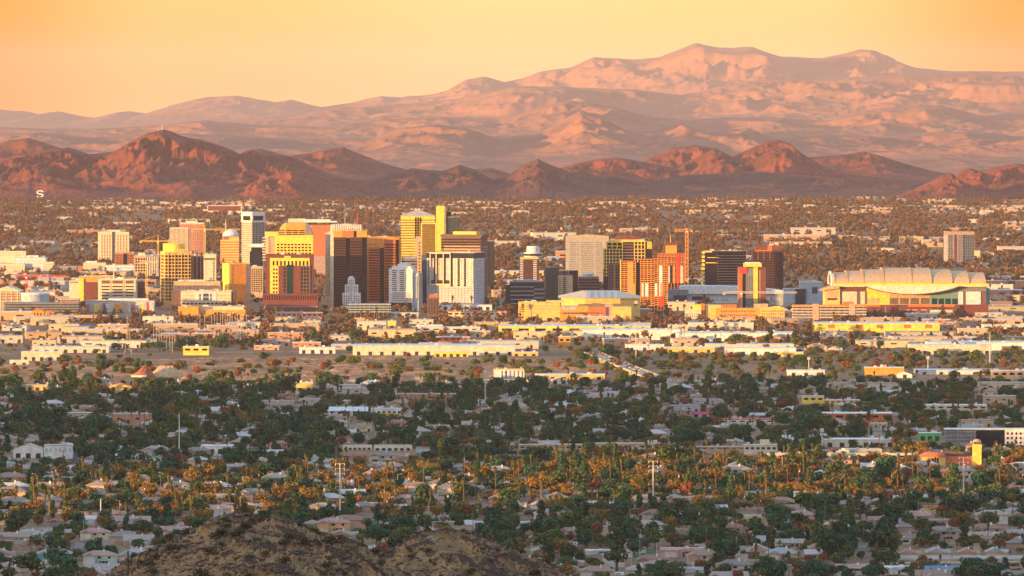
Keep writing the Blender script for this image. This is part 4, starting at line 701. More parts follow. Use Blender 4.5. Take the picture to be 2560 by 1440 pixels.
    for i in range(2): b.wall(1314, 1398, 764 + i * 7, 766 + i * 7, tan, -.3, .4, 'ledge')
    b.roof(1296, 1366, 757, ochre, n=3); b.done()

def stadium():
    b = Bd('stadium', 'huge ballpark with a segmented barrel roof and a swooping white front canopy', 2062, 2473, 9950, 170, 0, 'stadium', mark='the big stadium')
    u, z = b.u, b.z; rm = mat('stadium_roof', (.62, .38, .20)); tealw = mat('teal_wall', (.16, .30, .32))
    # telescoping roof: each bay a barrel running left to right, the middle ones tallest
    segs = [(2088, 2120, 684), (2120, 2160, 680), (2160, 2210, 676.5), (2210, 2280, 672.5), (2280, 2330, 672.5), (2330, 2382, 676.5), (2382, 2424, 680.5), (2424, 2466, 684)]
    for i, (a, c, t) in enumerate(segs):
        zt = z(t); zb = z(714 if i < 7 else 714); n = 14; y0, y1 = 6 + abs(i - 3.5) * 1.6, 150 - abs(i - 3.5) * 1.6; ym = (y0 + y1) / 2; ry = (y1 - y0) / 2; rz = zt - zb; x0, x1 = u(a), u(c) - .05
        s = MB(); lean = 9
        prof = []
        for k in range(n + 1):
            th = math.pi * k / n; prof.append((ym - ry * math.cos(th), zb + rz * math.sin(th) ** .8))
        m = len(prof); base = len(s.v)
        s.v += [(x0, y, w) for y, w in prof] + [(x1, y, w) for y, w in prof]
        for k in range(m - 1): s.f.append((k, k + m, k + m + 1, k + 1)); s.m.append(0)
        s.f.append(tuple(range(m))); s.f.append(tuple(range(2 * m - 1, m - 1, -1))); s.m += [1, 1]
        bay = s.build('roof_bay', [rm, tan], b.o)
        r = MB()
        for k in range(m - 1):
            r.tube((x0, prof[k][0], prof[k][1] + .3), (x0, prof[k + 1][0], prof[k + 1][1] + .3), .55, k=4)
        r.build('rib', tan, bay)
    # open arch at the left end
    ar = MB(); n = 14; q0, q1 = 12, 132
    for k in range(n):
        t0, t1 = math.pi * k / n, math.pi * (k + 1) / n; ym = (q0 + q1) / 2; ry = (q1 - q0) / 2
        p = lambda t, e: (u(2088) - 3.5 + e, ym - ry * math.cos(t), z(716) + (z(683) - z(716)) * math.sin(t) ** .8)
        ar.tube(p(t0, 0), p(t1, 0), 1.6, k=5)
    ar.build('arch', palegrey, b.o); 
    # roof edge beam, walls, piers
    b.wall(2084, 2470, 709, 715, yellow, -1, 6, 'roof_beam'); b.wall(2084, 2470, 714.5, 717, cream, -2, 150, 'eave')
    b.wall(2062, 2100, 722, None, ochre, -1, 60); MB().front([(u(2050), z(727)), (u(2098), z(721)), (u(2098), z(715)), (u(2086), z(714))], -5, 60).build('canopy', tan, b.o); b.wall(2067, 2092, 728, 744, tan, -1.5, 3, 'panel'); b.grid(2068, 2092, 745, 750, 6, 1, gdark, .8, .9, y=-1.4)
    b.wall(2097, 2162, 716, None, ochre, 2, 60); b.wall(2103, 2161, 717, 729, maroon, 1, 5, 'fascia'); b.wall(2105, 2142, 729, 760, cream, .6, 5, 'panel'); b.wall(2097, 2105, 717, 760, brown, .2, 5, 'pier'); b.wall(2142, 2150, 729, 760, brown, .2, 5, 'pier'); b.wall(2150, 2162, 729, 760, cream, .7, 5, 'panel')
    b.wall(2162, 2225, 716, 762, yellow, 3, 50); b.wall(2225, 2325, 716, 762, tan, 3.2, 50); b.wall(2325, 2396, 716, 762, tealw, 3, 50); b.wall(2396, 2466, 717, 762, brown, 2, 60); b.wall(2466, 2476, 722, 762, tealw, 8, 60)
    b.wall(2396, 2408, 729, 761, palegrey, 1.2, 5, 'panel'); b.wall(2415, 2452, 729, 761, palegrey, 1.2, 5, 'panel'); b.wall(2396, 2466, 718, 728, dgrey, 1, 5, 'fascia')
    b.grid(2164, 2200, 745, 760, 3, 1, tan, .8, .95, y=3); b.grid(2222, 2326, 745, 761, 4, 1, mat('arch_glass', (.16, .12, .10), .3), .84, .95, y=3.2); b.grid(2328, 2396, 746, 761, 4, 1, gteal, .8, .95, y=3)
    b.grid(2204, 2217, 737, 743, 3, 1, white, .8, .8, y=3)
    # swooping white canopy
    t = np.linspace(0, 1, 17); xs = [2162 + (2396 - 2162) * q for q in t]; lo = [715.5 + 20 * math.sin(math.pi * q) ** .75 for q in t]
    MB().front([(u(x), z(l)) for x, l in zip(xs, lo)] + [(u(2396), z(714.6)), (u(2162), z(714.6))], -7, 2.5).build('swoop_canopy', mat('canopy_white', (.78, .66, .54)), b.o)
    e = MB()
    for k in range(16): e.tube((u(xs[k]), -7.2, z(lo[k])), (u(xs[k + 1]), -7.2, z(lo[k + 1])), .8, k=4)
    e.build('canopy_edge', brown, b.o)
    b.wall(2150, 2470, 762, None, maroon, -6, 60, 'base'); b.wall(2270, 2386, 761, 767, redorange, -7, -5, 'base_band'); b.wall(2150, 2200, 762.5, 766, redorange, -6.4, -5, 'base_band'); b.wall(2325, 2387, 774, None, cream, -12, -5, 'annex'); b.grid(2326, 2360, 766, 778, 2, 2, gblue, .9, .8, y=-6); b.grid(2258, 2300, 780, 790, 3, 1, palegrey, .6, .8, y=-6); b.grid(2255, 2320, 773, 776, 3, 1, pink, .7, .7, y=-6)
    mast(b, 2213, 758, 800, dgrey, 1.2, -16); b.done()

def tower_crane(name, label, px, D, t, bt, l, r, jt, m, w=1.0):
    """lattice mast and jib; l, r = jib ends in columns"""
    o = empty(name, (X(px, D), D + CY, 0), label, 'crane'); k = mpp(D); zt = Z(t, D); zj = Z(jt, D); zb = max(0, Z(bt, D)) if bt else 0
    def lattice(p, q, s):
        f = MB(); p, q = Vector(p), Vector(q); d = (q - p); L = d.length; d.normalize(); a = Vector((0, 1, 0)); c = d.cross(a).normalized()
        co = [a * s + c * s, a * s - c * s, -a * s - c * s, -a * s + c * s]
        for e in co: f.tube(p + e, q + e, .28 * w, k=4)
        n = max(2, int(L / (s * 3)))
        for i in range(n):
            p0, p1 = p + d * (L * i / n), p + d * (L * (i + 1) / n)
            for j in range(4): f.tube(p0 + co[j], p1 + co[(j + 1) % 4], .16 * w, k=3)
        return f
    lattice((0, 0, zb), (0, 0, zj), 1.1 * w).build('mast', m, o); lattice(((l - px) * k, 0, zj + 1), ((r - px) * k, 0, zj + 1), .8 * w).build('jib', m, o)
    MB().tube((0, 0, zj), (0, 0, zt), 1.1 * w, .3, 4).build('peak', m, o); e = l if abs(l - px) < abs(r - px) else r
    MB().box(-1.2, 1.2, -2.6, -1, zj - 2.4, zj).build('cab', white, o); s = 1 if e > px else -1
    MB().box((e - px) * k - 2, (e - px) * k + 2, -1, 1, zj - 2.2, zj + 1).build('counterweight', concrete, o)
    MB().tube((0, 0, zt), (((r if e == l else l) - px) * k * .6, 0, zj + 1.6), .15 * w, k=3).tube((0, 0, zt), ((e - px) * k, 0, zj + 1.6), .15 * w, k=3).build('tie', m, o)
def cranes():
    tower_crane('tower_crane', 'red tower crane left of the multicoloured panel building', 66, 10900, 682, None, 38, 166, 692, craner, 1.3)
    tower_crane('tower_crane', 'yellow tower crane beside the golden drum tower, its jib reaching left', 395, 12600, 588, None, 352, 440, 604, craney, 1.2)
    tower_crane('tower_crane', 'yellow tower crane with a long jib crossing behind the pinkish red tower', 512, 12900, 563, None, 480, 600, 575, craney, 1.2)
    tower_crane('tower_crane', 'orange topped tower crane right of the red construction tower', 1717, 11600, 571, None, 1686, 1729, 577, mat('crane_orange', (.80, .34, .10)), 1.9)
    tower_crane('tower_crane', 'pale tower crane whose long jib passes before the slim red and yellow tower', 1853, 10060, 728, None, 1810, 1993, 733, mat('crane_pale', (.66, .56, .48)), 1.1)
    tower_crane('tower_crane', 'small yellow tower crane right of the twin-wing tower, in front of far trees', 366, 10900, 652, None, 350, 395, 657, craney, 1.1)
downtown_left(); downtown_left_low(); downtown_mid(); downtown_right(); stadium(); cranes()
# ---------------------------------------------------------------- plants
def leaf_mat(name, cols, rough=0.85):
    m = bpy.data.materials.new(name); m.use_nodes = True; nt = m.node_tree; N = nt.nodes; L = nt.links; b = N['Principled BSDF']
    b.inputs['Roughness'].default_value = rough; b.inputs['Specular IOR Level'].default_value = 0.15
    oi = N.new('ShaderNodeObjectInfo'); r = N.new('ShaderNodeValToRGB'); e = r.color_ramp.elements; n = len(cols)
    e[0].position, e[0].color = 0, (*cols[0], 1); e[1].position, e[1].color = 1, (*cols[-1], 1)
    for i in range(1, n - 1):
        k = e.new(i / (n - 1)); k.color = (*cols[i], 1)
    L.new(oi.outputs['Random'], r.inputs[0])
    g = N.new('ShaderNodeNewGeometry'); no = N.new('ShaderNodeTexNoise'); no.inputs['Scale'].default_value = 0.7; L.new(g.outputs['Position'], no.inputs['Vector'])
    mr = N.new('ShaderNodeMapRange'); mr.inputs[1].default_value = .3; mr.inputs[2].default_value = .7; mr.inputs[3].default_value = .7; mr.inputs[4].default_value = 1.35; L.new(no.outputs[0], mr.inputs[0])
    hs = N.new('ShaderNodeHueSaturation'); L.new(mr.outputs[0], hs.inputs['Value']); L.new(r.outputs[0], hs.inputs['Color']); L.new(hs.outputs[0], b.inputs['Base Color'])
    return m
L_dark = leaf_mat('dark_leaf', [(.030, .080, .046), (.055, .118, .052), (.095, .125, .040), (.060, .078, .040), (.040, .095, .046)])
L_olive = leaf_mat('olive_leaf', [(.080, .120, .042), (.11, .125, .040), (.15, .105, .034), (.090, .11, .042)])
L_gold = leaf_mat('golden_leaf', [(.24, .13, .03), (.20, .13, .035), (.26, .15, .035)])
L_rust = leaf_mat('rusty_leaf', [(.22, .085, .04), (.28, .09, .045), (.21, .10, .05)])
L_palm = leaf_mat('palm_leaf', [(.13, .13, .04), (.18, .15, .045), (.20, .15, .045)])
L_skirt = mat('dry_palm_leaf', (.12, .085, .042), .9); bark = mat('bark', (.11, .08, .055), .9, .2, 2); palmbark = mat('palm_bark', (.20, .13, .085), .9, .2, 2)
cactus = mat('cactus_skin', (.065, .085, .04), .8, .2, 1.5); twig = leaf_mat('dry_bush', [(.07, .065, .03), (.055, .055, .028), (.09, .07, .035)])
def leaf_cloud(rs, blobs, n, size, squash=.75):
    """n small leaf clumps (bent quads) on and in the blobs"""
    blobs = np.array(blobs, float); vol = blobs[:, 3] ** 2; pick = rs.choice(len(blobs), n, p=vol / vol.sum())
    d = rs.normal(size=(n, 3)); d /= np.linalg.norm(d, axis=1)[:, None]; r = rs.rand(n) ** .33 * .35 + .68
    c = blobs[pick, :3] + d * (blobs[pick, 3] * r)[:, None] * np.array([1, 1, squash])
    nrm = d * .8 + rs.normal(size=(n, 3)) * .55; nrm /= np.linalg.norm(nrm, axis=1)[:, None]
    a = np.cross(nrm, rs.normal(size=(n, 3))); a /= np.linalg.norm(a, axis=1)[:, None]; b = np.cross(nrm, a); s = (size * (.6 + .8 * rs.rand(n)))[:, None]
    V = np.stack([c - a * s - b * s * .5, c + a * s * .4 - b * s * .8, c + a * s + b * s * .5, c - a * s * .4 + b * s * .8], 1).reshape(-1, 3)
    return V, np.arange(4 * n).reshape(-1, 4)
def crown_mesh(name, m, seed, h, w, n, size, kind='round'):
    rs = np.random.RandomState(seed); bl = []
    if kind == 'round':
        for i in range(11):
            a = rs.rand() * 6.28; q = rs.rand() ** .6 * w * .33; t = rs.rand(); bl.append((q * math.cos(a), q * math.sin(a), h * (.42 + .42 * t), w * (.17 + .13 * rs.rand()) * (1.1 - .35 * t)))
        bl.append((0, 0, h * .6, w * .33))
    elif kind == 'spread':
        for i in range(13):
            a = rs.rand() * 6.28; q = rs.rand() ** .5 * w * .42; bl.append((q * math.cos(a), q * math.sin(a), h * (.5 + .3 * rs.rand() - .22 * q / (w * .42)), w * (.12 + .08 * rs.rand())))
        bl.append((0, 0, h * .55, w * .25))
    elif kind == 'tall':
        for i in range(14):
            t = rs.rand(); a = rs.rand() * 6.28; q = rs.rand() * w * .24 * (1.2 - .7 * t); bl.append((q * math.cos(a), q * math.sin(a), h * (.25 + .65 * t), w * (.15 + .12 * rs.rand()) * (1.15 - .5 * t)))
    elif kind == 'column':
        for i in range(12):
            t = (i + .5) / 12; bl.append((rs.normal() * .05 * w, rs.normal() * .05 * w, h * (.06 + .88 * t), w * .42 * math.sin(math.pi * (.12 + .8 * t)) ** .6))
    V, Fq = leaf_cloud(rs, bl, n, size, .8 if kind != 'column' else 1.3); return mesh_np(name, V, Fq, m)
def trunk_mesh(name, h, w, seed, limbs=4):
    r = random.Random(seed); b = MB(); b.tube((0, 0, 0), (r.uniform(-.2, .2), r.uniform(-.2, .2), h * .42), h * .035, h * .022, 6)
    for i in range(limbs):
        a = 6.28 * i / limbs + r.random(); b.tube((0, 0, h * r.uniform(.25, .4)), (math.cos(a) * w * .28, math.sin(a) * w * .28, h * r.uniform(.55, .75)), h * .02, h * .006, 5)
    return b.mesh(name, bark)
def palm_parts(seed, h, fan):
    r = random.Random(seed); lean = r.uniform(-.03, .03) * h
    t = MB(); n = 4
    for i in range(n):
        z0, z1 = h * i / n, h * (i + 1) / n; t.tube((lean * (z0 / h) ** 2, 0, z0), (lean * (z1 / h) ** 2, 0, z1), .34 - .1 * z0 / h, .34 - .1 * z1 / h, 6)
    c = MB(); nf = 34 if fan else 30; ln = 1.9 if fan else 3.6
    for i in range(nf):
        a = 2.4 * i; el = R(85 - 125 * (i + .5) / nf) if fan else R(75 - 105 * (i + .5) / nf); p = Vector((lean, 0, h)); d = Vector((math.cos(a) * math.cos(el), math.sin(a) * math.cos(el), math.sin(el))); w = (.75 if fan else .34); L_ = ln * r.uniform(.85, 1.1)
        sd = d.cross(Vector((0, 0, 1))).normalized() if abs(d.z) < .98 else Vector((1, 0, 0)); pr = p; prw = .1
        for k in range(3):
            q = p + d * (L_ * (k + 1) / 3) + Vector((0, 0, -((k + 1) / 3) ** 2 * L_ * (.28 if fan else .42))); ww = (w, w * 1.1, .1)[k] if fan else (w, w * .9, .06)[k]
            c.quad([pr - sd * prw, pr + sd * prw, q + sd * ww, q - sd * ww]); pr, prw = q, ww
    s = MB()
    if fan:
        s.lathe([(.36, h - 4.2), (.95, h - 2.6), (.85, h - .9), (.3, h - .1)], lean * .9, 0, 9)
    else: s.lathe([(.38, h - 1.5), (.75, h - .8), (.5, h)], lean, 0, 8)
    return t.mesh('trunk', palmbark), c.mesh('crown', L_palm), s.mesh('dry_skirt', L_skirt)
# kinds: name -> list of (trunk mesh, crown mesh, extra mesh, height, width)
KINDS = {}
def kind(key, m, shape, sizes, n, size, seed):
    KINDS[key] = [(trunk_mesh('trunk', h, w, seed + i), crown_mesh('crown', m, seed + i, h, w, n, size, shape), None, h, w) for i, (h, w) in enumerate(sizes)]
kind('shade_tree', L_dark, 'round', [(10, 11), (12, 12), (8.5, 10), (11, 14)], 620, .62, 100)
kind('mesquite_tree', L_olive, 'spread', [(7, 10), (8, 12), (6, 9)], 560, .50, 120)
kind('eucalyptus_tree', L_dark, 'tall', [(17, 10), (15, 9), (20, 11)], 760, .62, 140)
kind('golden_tree', L_gold, 'round', [(9, 10), (11, 12)], 600, .55, 160)
kind('rust_leaved_tree', L_rust, 'round', [(7, 8), (9, 9)], 520, .5, 170)
kind('cypress_tree', L_dark, 'column', [(12, 3), (9, 2.6)], 380, .42, 180)
kind('shrub', L_olive, 'spread', [(3.2, 4.5), (2.6, 4)], 200, .34, 190)
KINDS['fan_palm'] = [(*palm_parts(200 + i, h, True), h, 4) for i, h in enumerate((15, 18, 12, 21))]
KINDS['date_palm'] = [(*palm_parts(220 + i, h, False), h, 7) for i, h in enumerate((8, 10, 6.5))]
SCATTER = []    # (object, kind word, px, py, height px) of every plant and house that needs a label later
def plant(key, x, y, s=1.0, v=None, z=0.0, rz=None):
    t, c, e, h, w = KINDS[key][rnd.randrange(len(KINDS[key])) if v is None else v]
    o = empty(key, (x, y, z), rz=rnd.random() * 6.28 if rz is None else rz); o.scale = (s, s, s * rnd.uniform(.9, 1.12))
    link('trunk', t, o); link('crown', c, o)
    if e: link('dry_skirt', e, o)
    D = y - CY; SCATTER.append((o, key, 1280 + x * F / D, HY + (H - z) * F / D, h * s * F / D)); return o

# ---------------------------------------------------------------- houses
def two_mats(n, *a): return palette_mat(n, a)
stucco = palette_mat('stucco', [(.56, .43, .30), (.62, .53, .41), (.50, .34, .24), (.66, .60, .52), (.46, .37, .29), (.60, .38, .26), (.52, .46, .39)])
tiles = palette_mat('roof_tiles', [(.40, .25, .18), (.33, .26, .22), (.46, .31, .23), (.30, .24, .21), (.44, .37, .32), (.62, .56, .51), (.38, .20, .14), (.48, .35, .28)], .9, .2, 1.2)
trim = mat('trim', (.74, .70, .62)); winm = glass('window_glass', (.04, .05, .06)); doorm = mat('garage_door', (.62, .56, .46)); fencem = mat('block_fence', (.46, .38, .30))
def gable_roof(w, d, z, rise, ov=.6):
    b = MB(); x0, x1, y0, y1 = -w / 2 - ov, w / 2 + ov, -ov, d + ov; ym = d / 2; t = .25
    b.quad([(x0, y0, z), (x1, y0, z), (x1, ym, z + rise), (x0, ym, z + rise)]); b.quad([(x1, y1, z), (x0, y1, z), (x0, ym, z + rise), (x1, ym, z + rise)])
    b.quad([(x0, y1, z), (x0, y0, z), (x0, ym, z + rise)]); b.quad([(x1, y0, z), (x1, y1, z), (x1, ym, z + rise)]); b.box(x0, x1, y0, y1, z - t, z - .004); return b
def hip_roof(w, d, z, rise, ov=.6):
    b = MB(); x0, x1, y0, y1 = -w / 2 - ov, w / 2 + ov, -ov, d + ov; ym = d / 2; q = min(w, d) / 2
    a, c = (x0 + q, ym, z + rise), (x1 - q, ym, z + rise)
    b.quad([(x0, y0, z), (x1, y0, z), c, a]); b.quad([(x1, y1, z), (x0, y1, z), a, c]); b.quad([(x0, y1, z), (x0, y0, z), a]); b.quad([(x1, y0, z), (x1, y1, z), c]); b.box(x0, x1, y0, y1, z - .25, z - .004); return b
def front_gable(w, z, rise, y0, y1, cx, ov=.4):
    b = MB(); b.front([(cx - w / 2 - ov, z), (cx + w / 2 + ov, z), (cx, z + rise)], y0 - ov, y1); return b
HOUSE = []
def house_kinds():
    r = random.Random(11)
    for k in range(9):
        w = r.uniform(15, 22); d = r.uniform(11, 14); two = k in (3, 7); z = 5.6 if two else 3.1; rise = r.uniform(2.1, 3.2); parts = []
        wl = MB().box(-w / 2, w / 2, 0, d, 0, z - .26); parts.append(('wall', wl.mesh('wall', stucco)))
        flat = k in (2, 5)
        if flat:
            rf = MB().box(-w / 2 - .3, w / 2 + .3, -.3, d + .3, z - .25, z + .15); rf.box(-w / 2 - .3, w / 2 + .3, -.3, 0, z + .15, z + .55); rf.box(1, 2.6, 4, 5.4, z + .15, z + 1.2)
        else: rf = (hip_roof if k % 2 else gable_roof)(w, d, z, rise)
        parts.append(('roof', rf.mesh('roof', tiles)))
        gw = r.uniform(5, 7); cx = r.choice([-1, 1]) * (w / 2 - gw / 2 - .5)
        wing = MB().box(cx - gw / 2, cx + gw / 2, -3.5, -.004, 0, z - .3); parts.append(('wing', wing.mesh('wing', stucco)))
        parts.append(('wing_roof', (front_gable(gw, z - .28, rise * .75, -3.5, d / 2, cx) if not flat else MB().box(cx - gw / 2 - .3, cx + gw / 2 + .3, -3.9, -.31, z - .28, z + .05)).mesh('wing_roof', tiles)))
        parts.append(('garage_door', MB().box(cx - 2.2, cx + 2.2, -3.56, -3.5, 0.05, 2.2).mesh('garage_door', doorm)))
        parts.append(('door', MB().box(-.5 - cx * .1, .5 - cx * .1, -.06, 0, .05, 2.1).mesh('door', bark)))
        for q in (-.28, .12): 
            x = q * w if abs(q * w - cx) > gw / 2 + 1 else -cx * .75
            parts.append(('window', MB().box(x - .9, x + .9, -.07, 0, 1, 2.2).mesh('window', winm)))
        if two: parts.append(('window', MB().box(-1, 1, -.07, 0, 3.7, 4.9).mesh('window', winm))); parts.append(('window', MB().box(w * .3 - .8, w * .3 + .8, -.07, 0, 3.7, 4.9).mesh('window', winm)))
        parts.append(('vent', MB().box(w * .1, w * .1 + 1, d * .3, d * .3 + 1, z + .1, z + (.9 if flat else rise + .7)).mesh('vent', trim)))
        HOUSE.append((parts, w, d, z + rise))
house_kinds()
def house(x, y, rz, v=None, detail=True, s=1.0, cols=None):
    parts, w, d, h = HOUSE[rnd.randrange(len(HOUSE)) if v is None else v]
    o = empty('house', (x, y, 0), rz=rz); o.scale = (s, s, s)
    own = {}
    for n, me in parts:
        if detail or n in ('wall', 'roof', 'wing', 'wing_roof'): 
            q = link(n, me, own.get({'vent': 'roof', 'garage_door': 'wing', 'wing_roof': 'wing'}.get(n), o)); own[n] = q
            if cols and n in cols: q.material_slots[0].link = 'OBJECT'; q.material_slots[0].material = cols[n]
    D = y - CY; SCATTER.append((o, 'house', 1280 + x * F / D, HY + H * F / D, h * s * F / D)); return o
PROT = [(2300, 2458, 1098, 1166), (1460, 1645, 892, 962), (2360, 2580, 1072, 1118), (168, 270, 1150, 1262), (1318, 1342, 1334, 1362)]   # photo boxes that plants should leave in view
# ---------------------------------------------------------------- low buildings named one by one
def low(name, label, a, c, t, bt, wm, rm=None, depth=None, cat=None, doors=0, wins=0, roof='flat', yaw=0, units=3, mark=None, dm=None):
    D = GD(bt); b = Bd(name, label, a, c, D, depth or max(12, min(70, (c - a) * mpp(D) * .45)), yaw, cat, mark=mark); rm = rm or roofw; PROT.append((a, c, t, bt)); b.o['kind'] = 'thing'
    if roof == 'flat':
        b.wall(a, c, t + 1.2, None, wm); b.block('roof', -.4, b.W + .4, -.4, b.dep + .4, b.z(t + 1.2), b.z(t), rm)
        r = random.Random(int(a))
        for i in range(units):
            x = r.uniform(.05, .9) * b.W; y = r.uniform(.1, .8) * b.dep; b.block('roof_unit', x, x + r.uniform(1.5, 4), y, y + r.uniform(1.5, 4), b.z(t) + .003, b.z(t) + r.uniform(.9, 2.2), r.choice([grey, roofw, concrete]))
    elif roof == 'gable':
        e = t + (bt - t) * .45; b.wall(a, c, e, None, wm); m = gable_roof(b.W, b.dep, b.z(e) + .3, b.z(t) - b.z(e) - .3); m.build('roof', rm, b.o, (b.W / 2, 0, 0))
    elif roof == 'front':
        e = t + (bt - t) * .42; b.wall(a, c, e, None, wm); MB().front([(-.4, b.z(e) + .004), (b.W + .4, b.z(e) + .004), (b.W / 2, b.z(t))], .5, b.dep).build('roof', rm, b.o); MB().front([(.3, b.z(e) + .01), (b.W - .3, b.z(e) + .01), (b.W / 2, b.z(t) - .5)], 0, .5).build('gable', wm, b.o)
    h = b.z(t + 1.2)
    for i in range(doors):
        x = b.W * (i + .5) / doors; b.block('door', x - min(2, b.W / doors * .3), x + min(2, b.W / doors * .3), -.12, .2, .02, min(h * .6, 4.2), dm or slot)
    for i in range(wins):
        x = b.W * (i + .5) / wins; w = b.W / wins * .3; b.block('window', x - w, x + w, -.12, .2, h * .55, h * .8, dm or gdark)
    return b
WH = 'warehouse'
def mid_ground():
    L = low
    L(WH, 'very long cream warehouse with a flat roof at the edge of the dry riverbed', 882, 1288, 864, 888, cream, doors=14, wins=0, units=9, mark='the very long cream warehouse')
    L(WH, 'low yellow-walled shed before the right end of the very long cream warehouse', 1086, 1170, 879, 892, yellow, depth=20, doors=5, mark='the low yellow-walled shed')
    L(WH, 'small yellow shed just past the right end of the very long cream warehouse', 1280, 1345, 880, 890, ochre, depth=18, doors=3)
    L(WH, 'long yellow warehouse with a pinkish roof directly below the arena', 1246, 1626, 815, 840, yellow, wins=9, units=8, mark='the long yellow warehouse below the arena')
    L(WH, 'broad white warehouse overlapping the right of the long yellow one', 1458, 1700, 824, 850, white, doors=8, units=6)
    L(WH, 'pale warehouse with a raised white roof box and a shaded front', 1722, 1884, 807, 834, cream, units=5, doors=5, mark='the pale warehouse with the raised roof box')
    L(WH, 'long white warehouse in front of the one with a raised roof box', 1690, 1992, 832, 853, white, units=8, doors=7, mark='the long white warehouse')
    b = L('depot', 'long yellow depot with five orange squares along its front, below the stadium', 2037, 2349, 808, 831, yellow, wins=0, units=8, cat='depot', mark='the yellow depot with orange squares')
    for x in (2078, 2148, 2199, 2268, 2321): b.wall(x - 8, x + 8, 811.5, 820, redorange, -.5, .4, 'panel')
    b.wall(2037, 2180, 828, None, maroon, -.25, .4, 'base_course')
    L(WH, 'cream warehouse with an orange stripe at the right edge, before the stadium', 2458, 2620, 812, 838, cream, units=5, wins=6, mark='the striped warehouse at the right edge')
    L(WH, 'long cream warehouse at the right, set behind a low walled yard', 2274, 2480, 862, 886, cream, units=6, doors=8, mark='the long cream warehouse at the right')
    L(WH, 'pale warehouse running out of frame at the right, beyond the long cream one', 2320, 2620, 856, 876, white, units=6, doors=5)
    L(WH, 'bright yellow low wall-like shed among the river trees', 1936, 2008, 880, 892, yellow, depth=16, doors=3, mark='the bright yellow low shed')
    L(WH, 'long white shed with a sloping roof, left of the bright yellow one', 1814, 1990, 870, 888, white, palegrey, units=3, roof='flat', doors=6)
    L(WH, 'cream warehouse above the river trees, left of the sloping white shed', 1765, 1985, 861, 876, cream, units=5, doors=5)
    L(WH, 'yellowish low warehouse hidden partly by river trees, right of the bridge', 1660, 1787, 868, 882, ochre, units=4, doors=4)
    L(WH, 'pale blue-white shed at the north end of the bridge', 1563, 1660, 861, 878, palegrey, units=3, doors=3)
    L('warehouse', 'plain orange box building in front of the long yellow warehouse', 1397, 1426, 841, 866, orange, depth=18, wins=2, units=1, mark='the plain orange box building')
    L('shop', 'low brick and cream shop with a red end wall, right of the palms', 1090, 1174, 842, 856, redorange, wins=5, units=2)
    L(WH, 'cream flat building behind palms, left of the long yellow warehouse', 1030, 1200, 818, 832, cream, wins=7, units=4)
    L(WH, 'pale two-level warehouse right of the bright yellow box', 1040, 1106, 812, 826, white, wins=4, units=3)
    L('garage', 'bright yellow box building among brown trees', 969, 990, 802, 822, yellow, depth=12, doors=1, units=1, mark='the bright yellow box building')
    L(WH, 'long tiled-roof market hall with a pale wall, below the grey hotel', 1119, 1266, 778, 795, cream, redorange, wins=10, units=4, mark='the tiled-roof market hall')
    L(WH, 'low white hall in front of the open-sided garage', 914, 1046, 782, 795, cream, wins=7, units=4)
    L('school', 'low brown building with arched orange front right of the maroon tower base', 690, 806, 781, 797, pink, tan, wins=9, units=3)
    L(WH, 'cream warehouse with a white roof at the far left above the riverbed', 53, 156, 879, 902, cream, doors=5, units=5, mark='the cream riverbank warehouse')
    L(WH, 'long low cream shed behind the left riverbank warehouse', 80, 272, 867, 882, cream, doors=8, units=5)
    L(WH, 'small pale shed at the left edge of the riverbank', 24, 72, 900, 914, cream, doors=2, units=1)
    b = L('hall', 'square cream hall with small dark windows, right of the substation posts', 458, 522, 866, 888, yellow, wins=3, units=2, mark='the square cream hall')
    L(WH, 'flat pale shed with dark openings between the square hall and long warehouse', 748, 838, 868, 884, palegrey, doors=4, units=3)
    L('hall', 'yellow and pale block with vertical piers standing in the dirt yards', 1234, 1311, 923, 944, palegrey, ochre, depth=24, cat='hall', mark='the pale block with vertical piers').cols(1250, 1311, 926, None, 6, dgrey, .35, .2)
    L(WH, 'long tan shed with a yellow wall beside the grove of dark trees', 1193, 1332, 950, 966, ochre, doors=5, units=3, mark='the long tan shed by the grove')
    L(WH, 'low tan warehouse left of the bridge foot', 1338, 1512, 936, 950, ochre, doors=6, units=4)
    L(WH, 'small cream shed with a shallow gable near the bridge foot', 1377, 1420, 944, 960, cream, roof='front', depth=20, doors=2)
    L(WH, 'plain orange warehouse with no windows, right of the bridge', 2163, 2260, 918, 938, orange, units=3, mark='the plain orange warehouse')
    L(WH, 'white shed with a rounded roof below the river trees', 1968, 2062, 925, 940, palegrey, doors=3, units=2)
    L(WH, 'small white gabled shed beside the plain orange warehouse', 2244, 2280, 930, 945, white, roof='front', depth=16, doors=1)
    L(WH, 'long pale roof shed under the river trees at right', 2290, 2500, 925, 936, roofw, doors=5, units=3)
    L(WH, 'tan block with a small tower at the right edge above dark trees', 2480, 2580, 926, 950, tan, wins=5, units=3)
    L('shop', 'bright yellow shop with a stepped front among dark trees', 2006, 2060, 990, 1010, yellow, wins=3, units=2, mark='the bright yellow shop')
    L('shop', 'long low yellow shop row right of the bright yellow shop', 2060, 2150, 1000, 1012, ochre, wins=6, units=3)
    L('store', 'large brick store with a white roof rim and a tan front', 2055, 2232, 1033, 1056, redorange, white, wins=6, units=6, mark='the large brick store')
    L('store', 'white and green store with a bright green front at the right', 2298, 2352, 1082, 1102, mat('green_wall', (.10, .48, .16)), white, doors=3, units=2, mark='the bright green store')
    L('store', 'long cream store with a flat white roof left of the green store', 2060, 2240, 1098, 1118, cream, white, doors=6, units=6, mark='the long cream store')
    L('store', 'low red-rimmed store with a white roof, left of the large brick store', 1800, 1935, 1048, 1062, white, red, wins=6, units=4)
    L('shop', 'small shop with a magenta roof at the right of the grove', 1730, 1772, 1030, 1044, cream, mat('magenta_roof', (.55, .06, .14)), roof='gable', depth=12, doors=2)
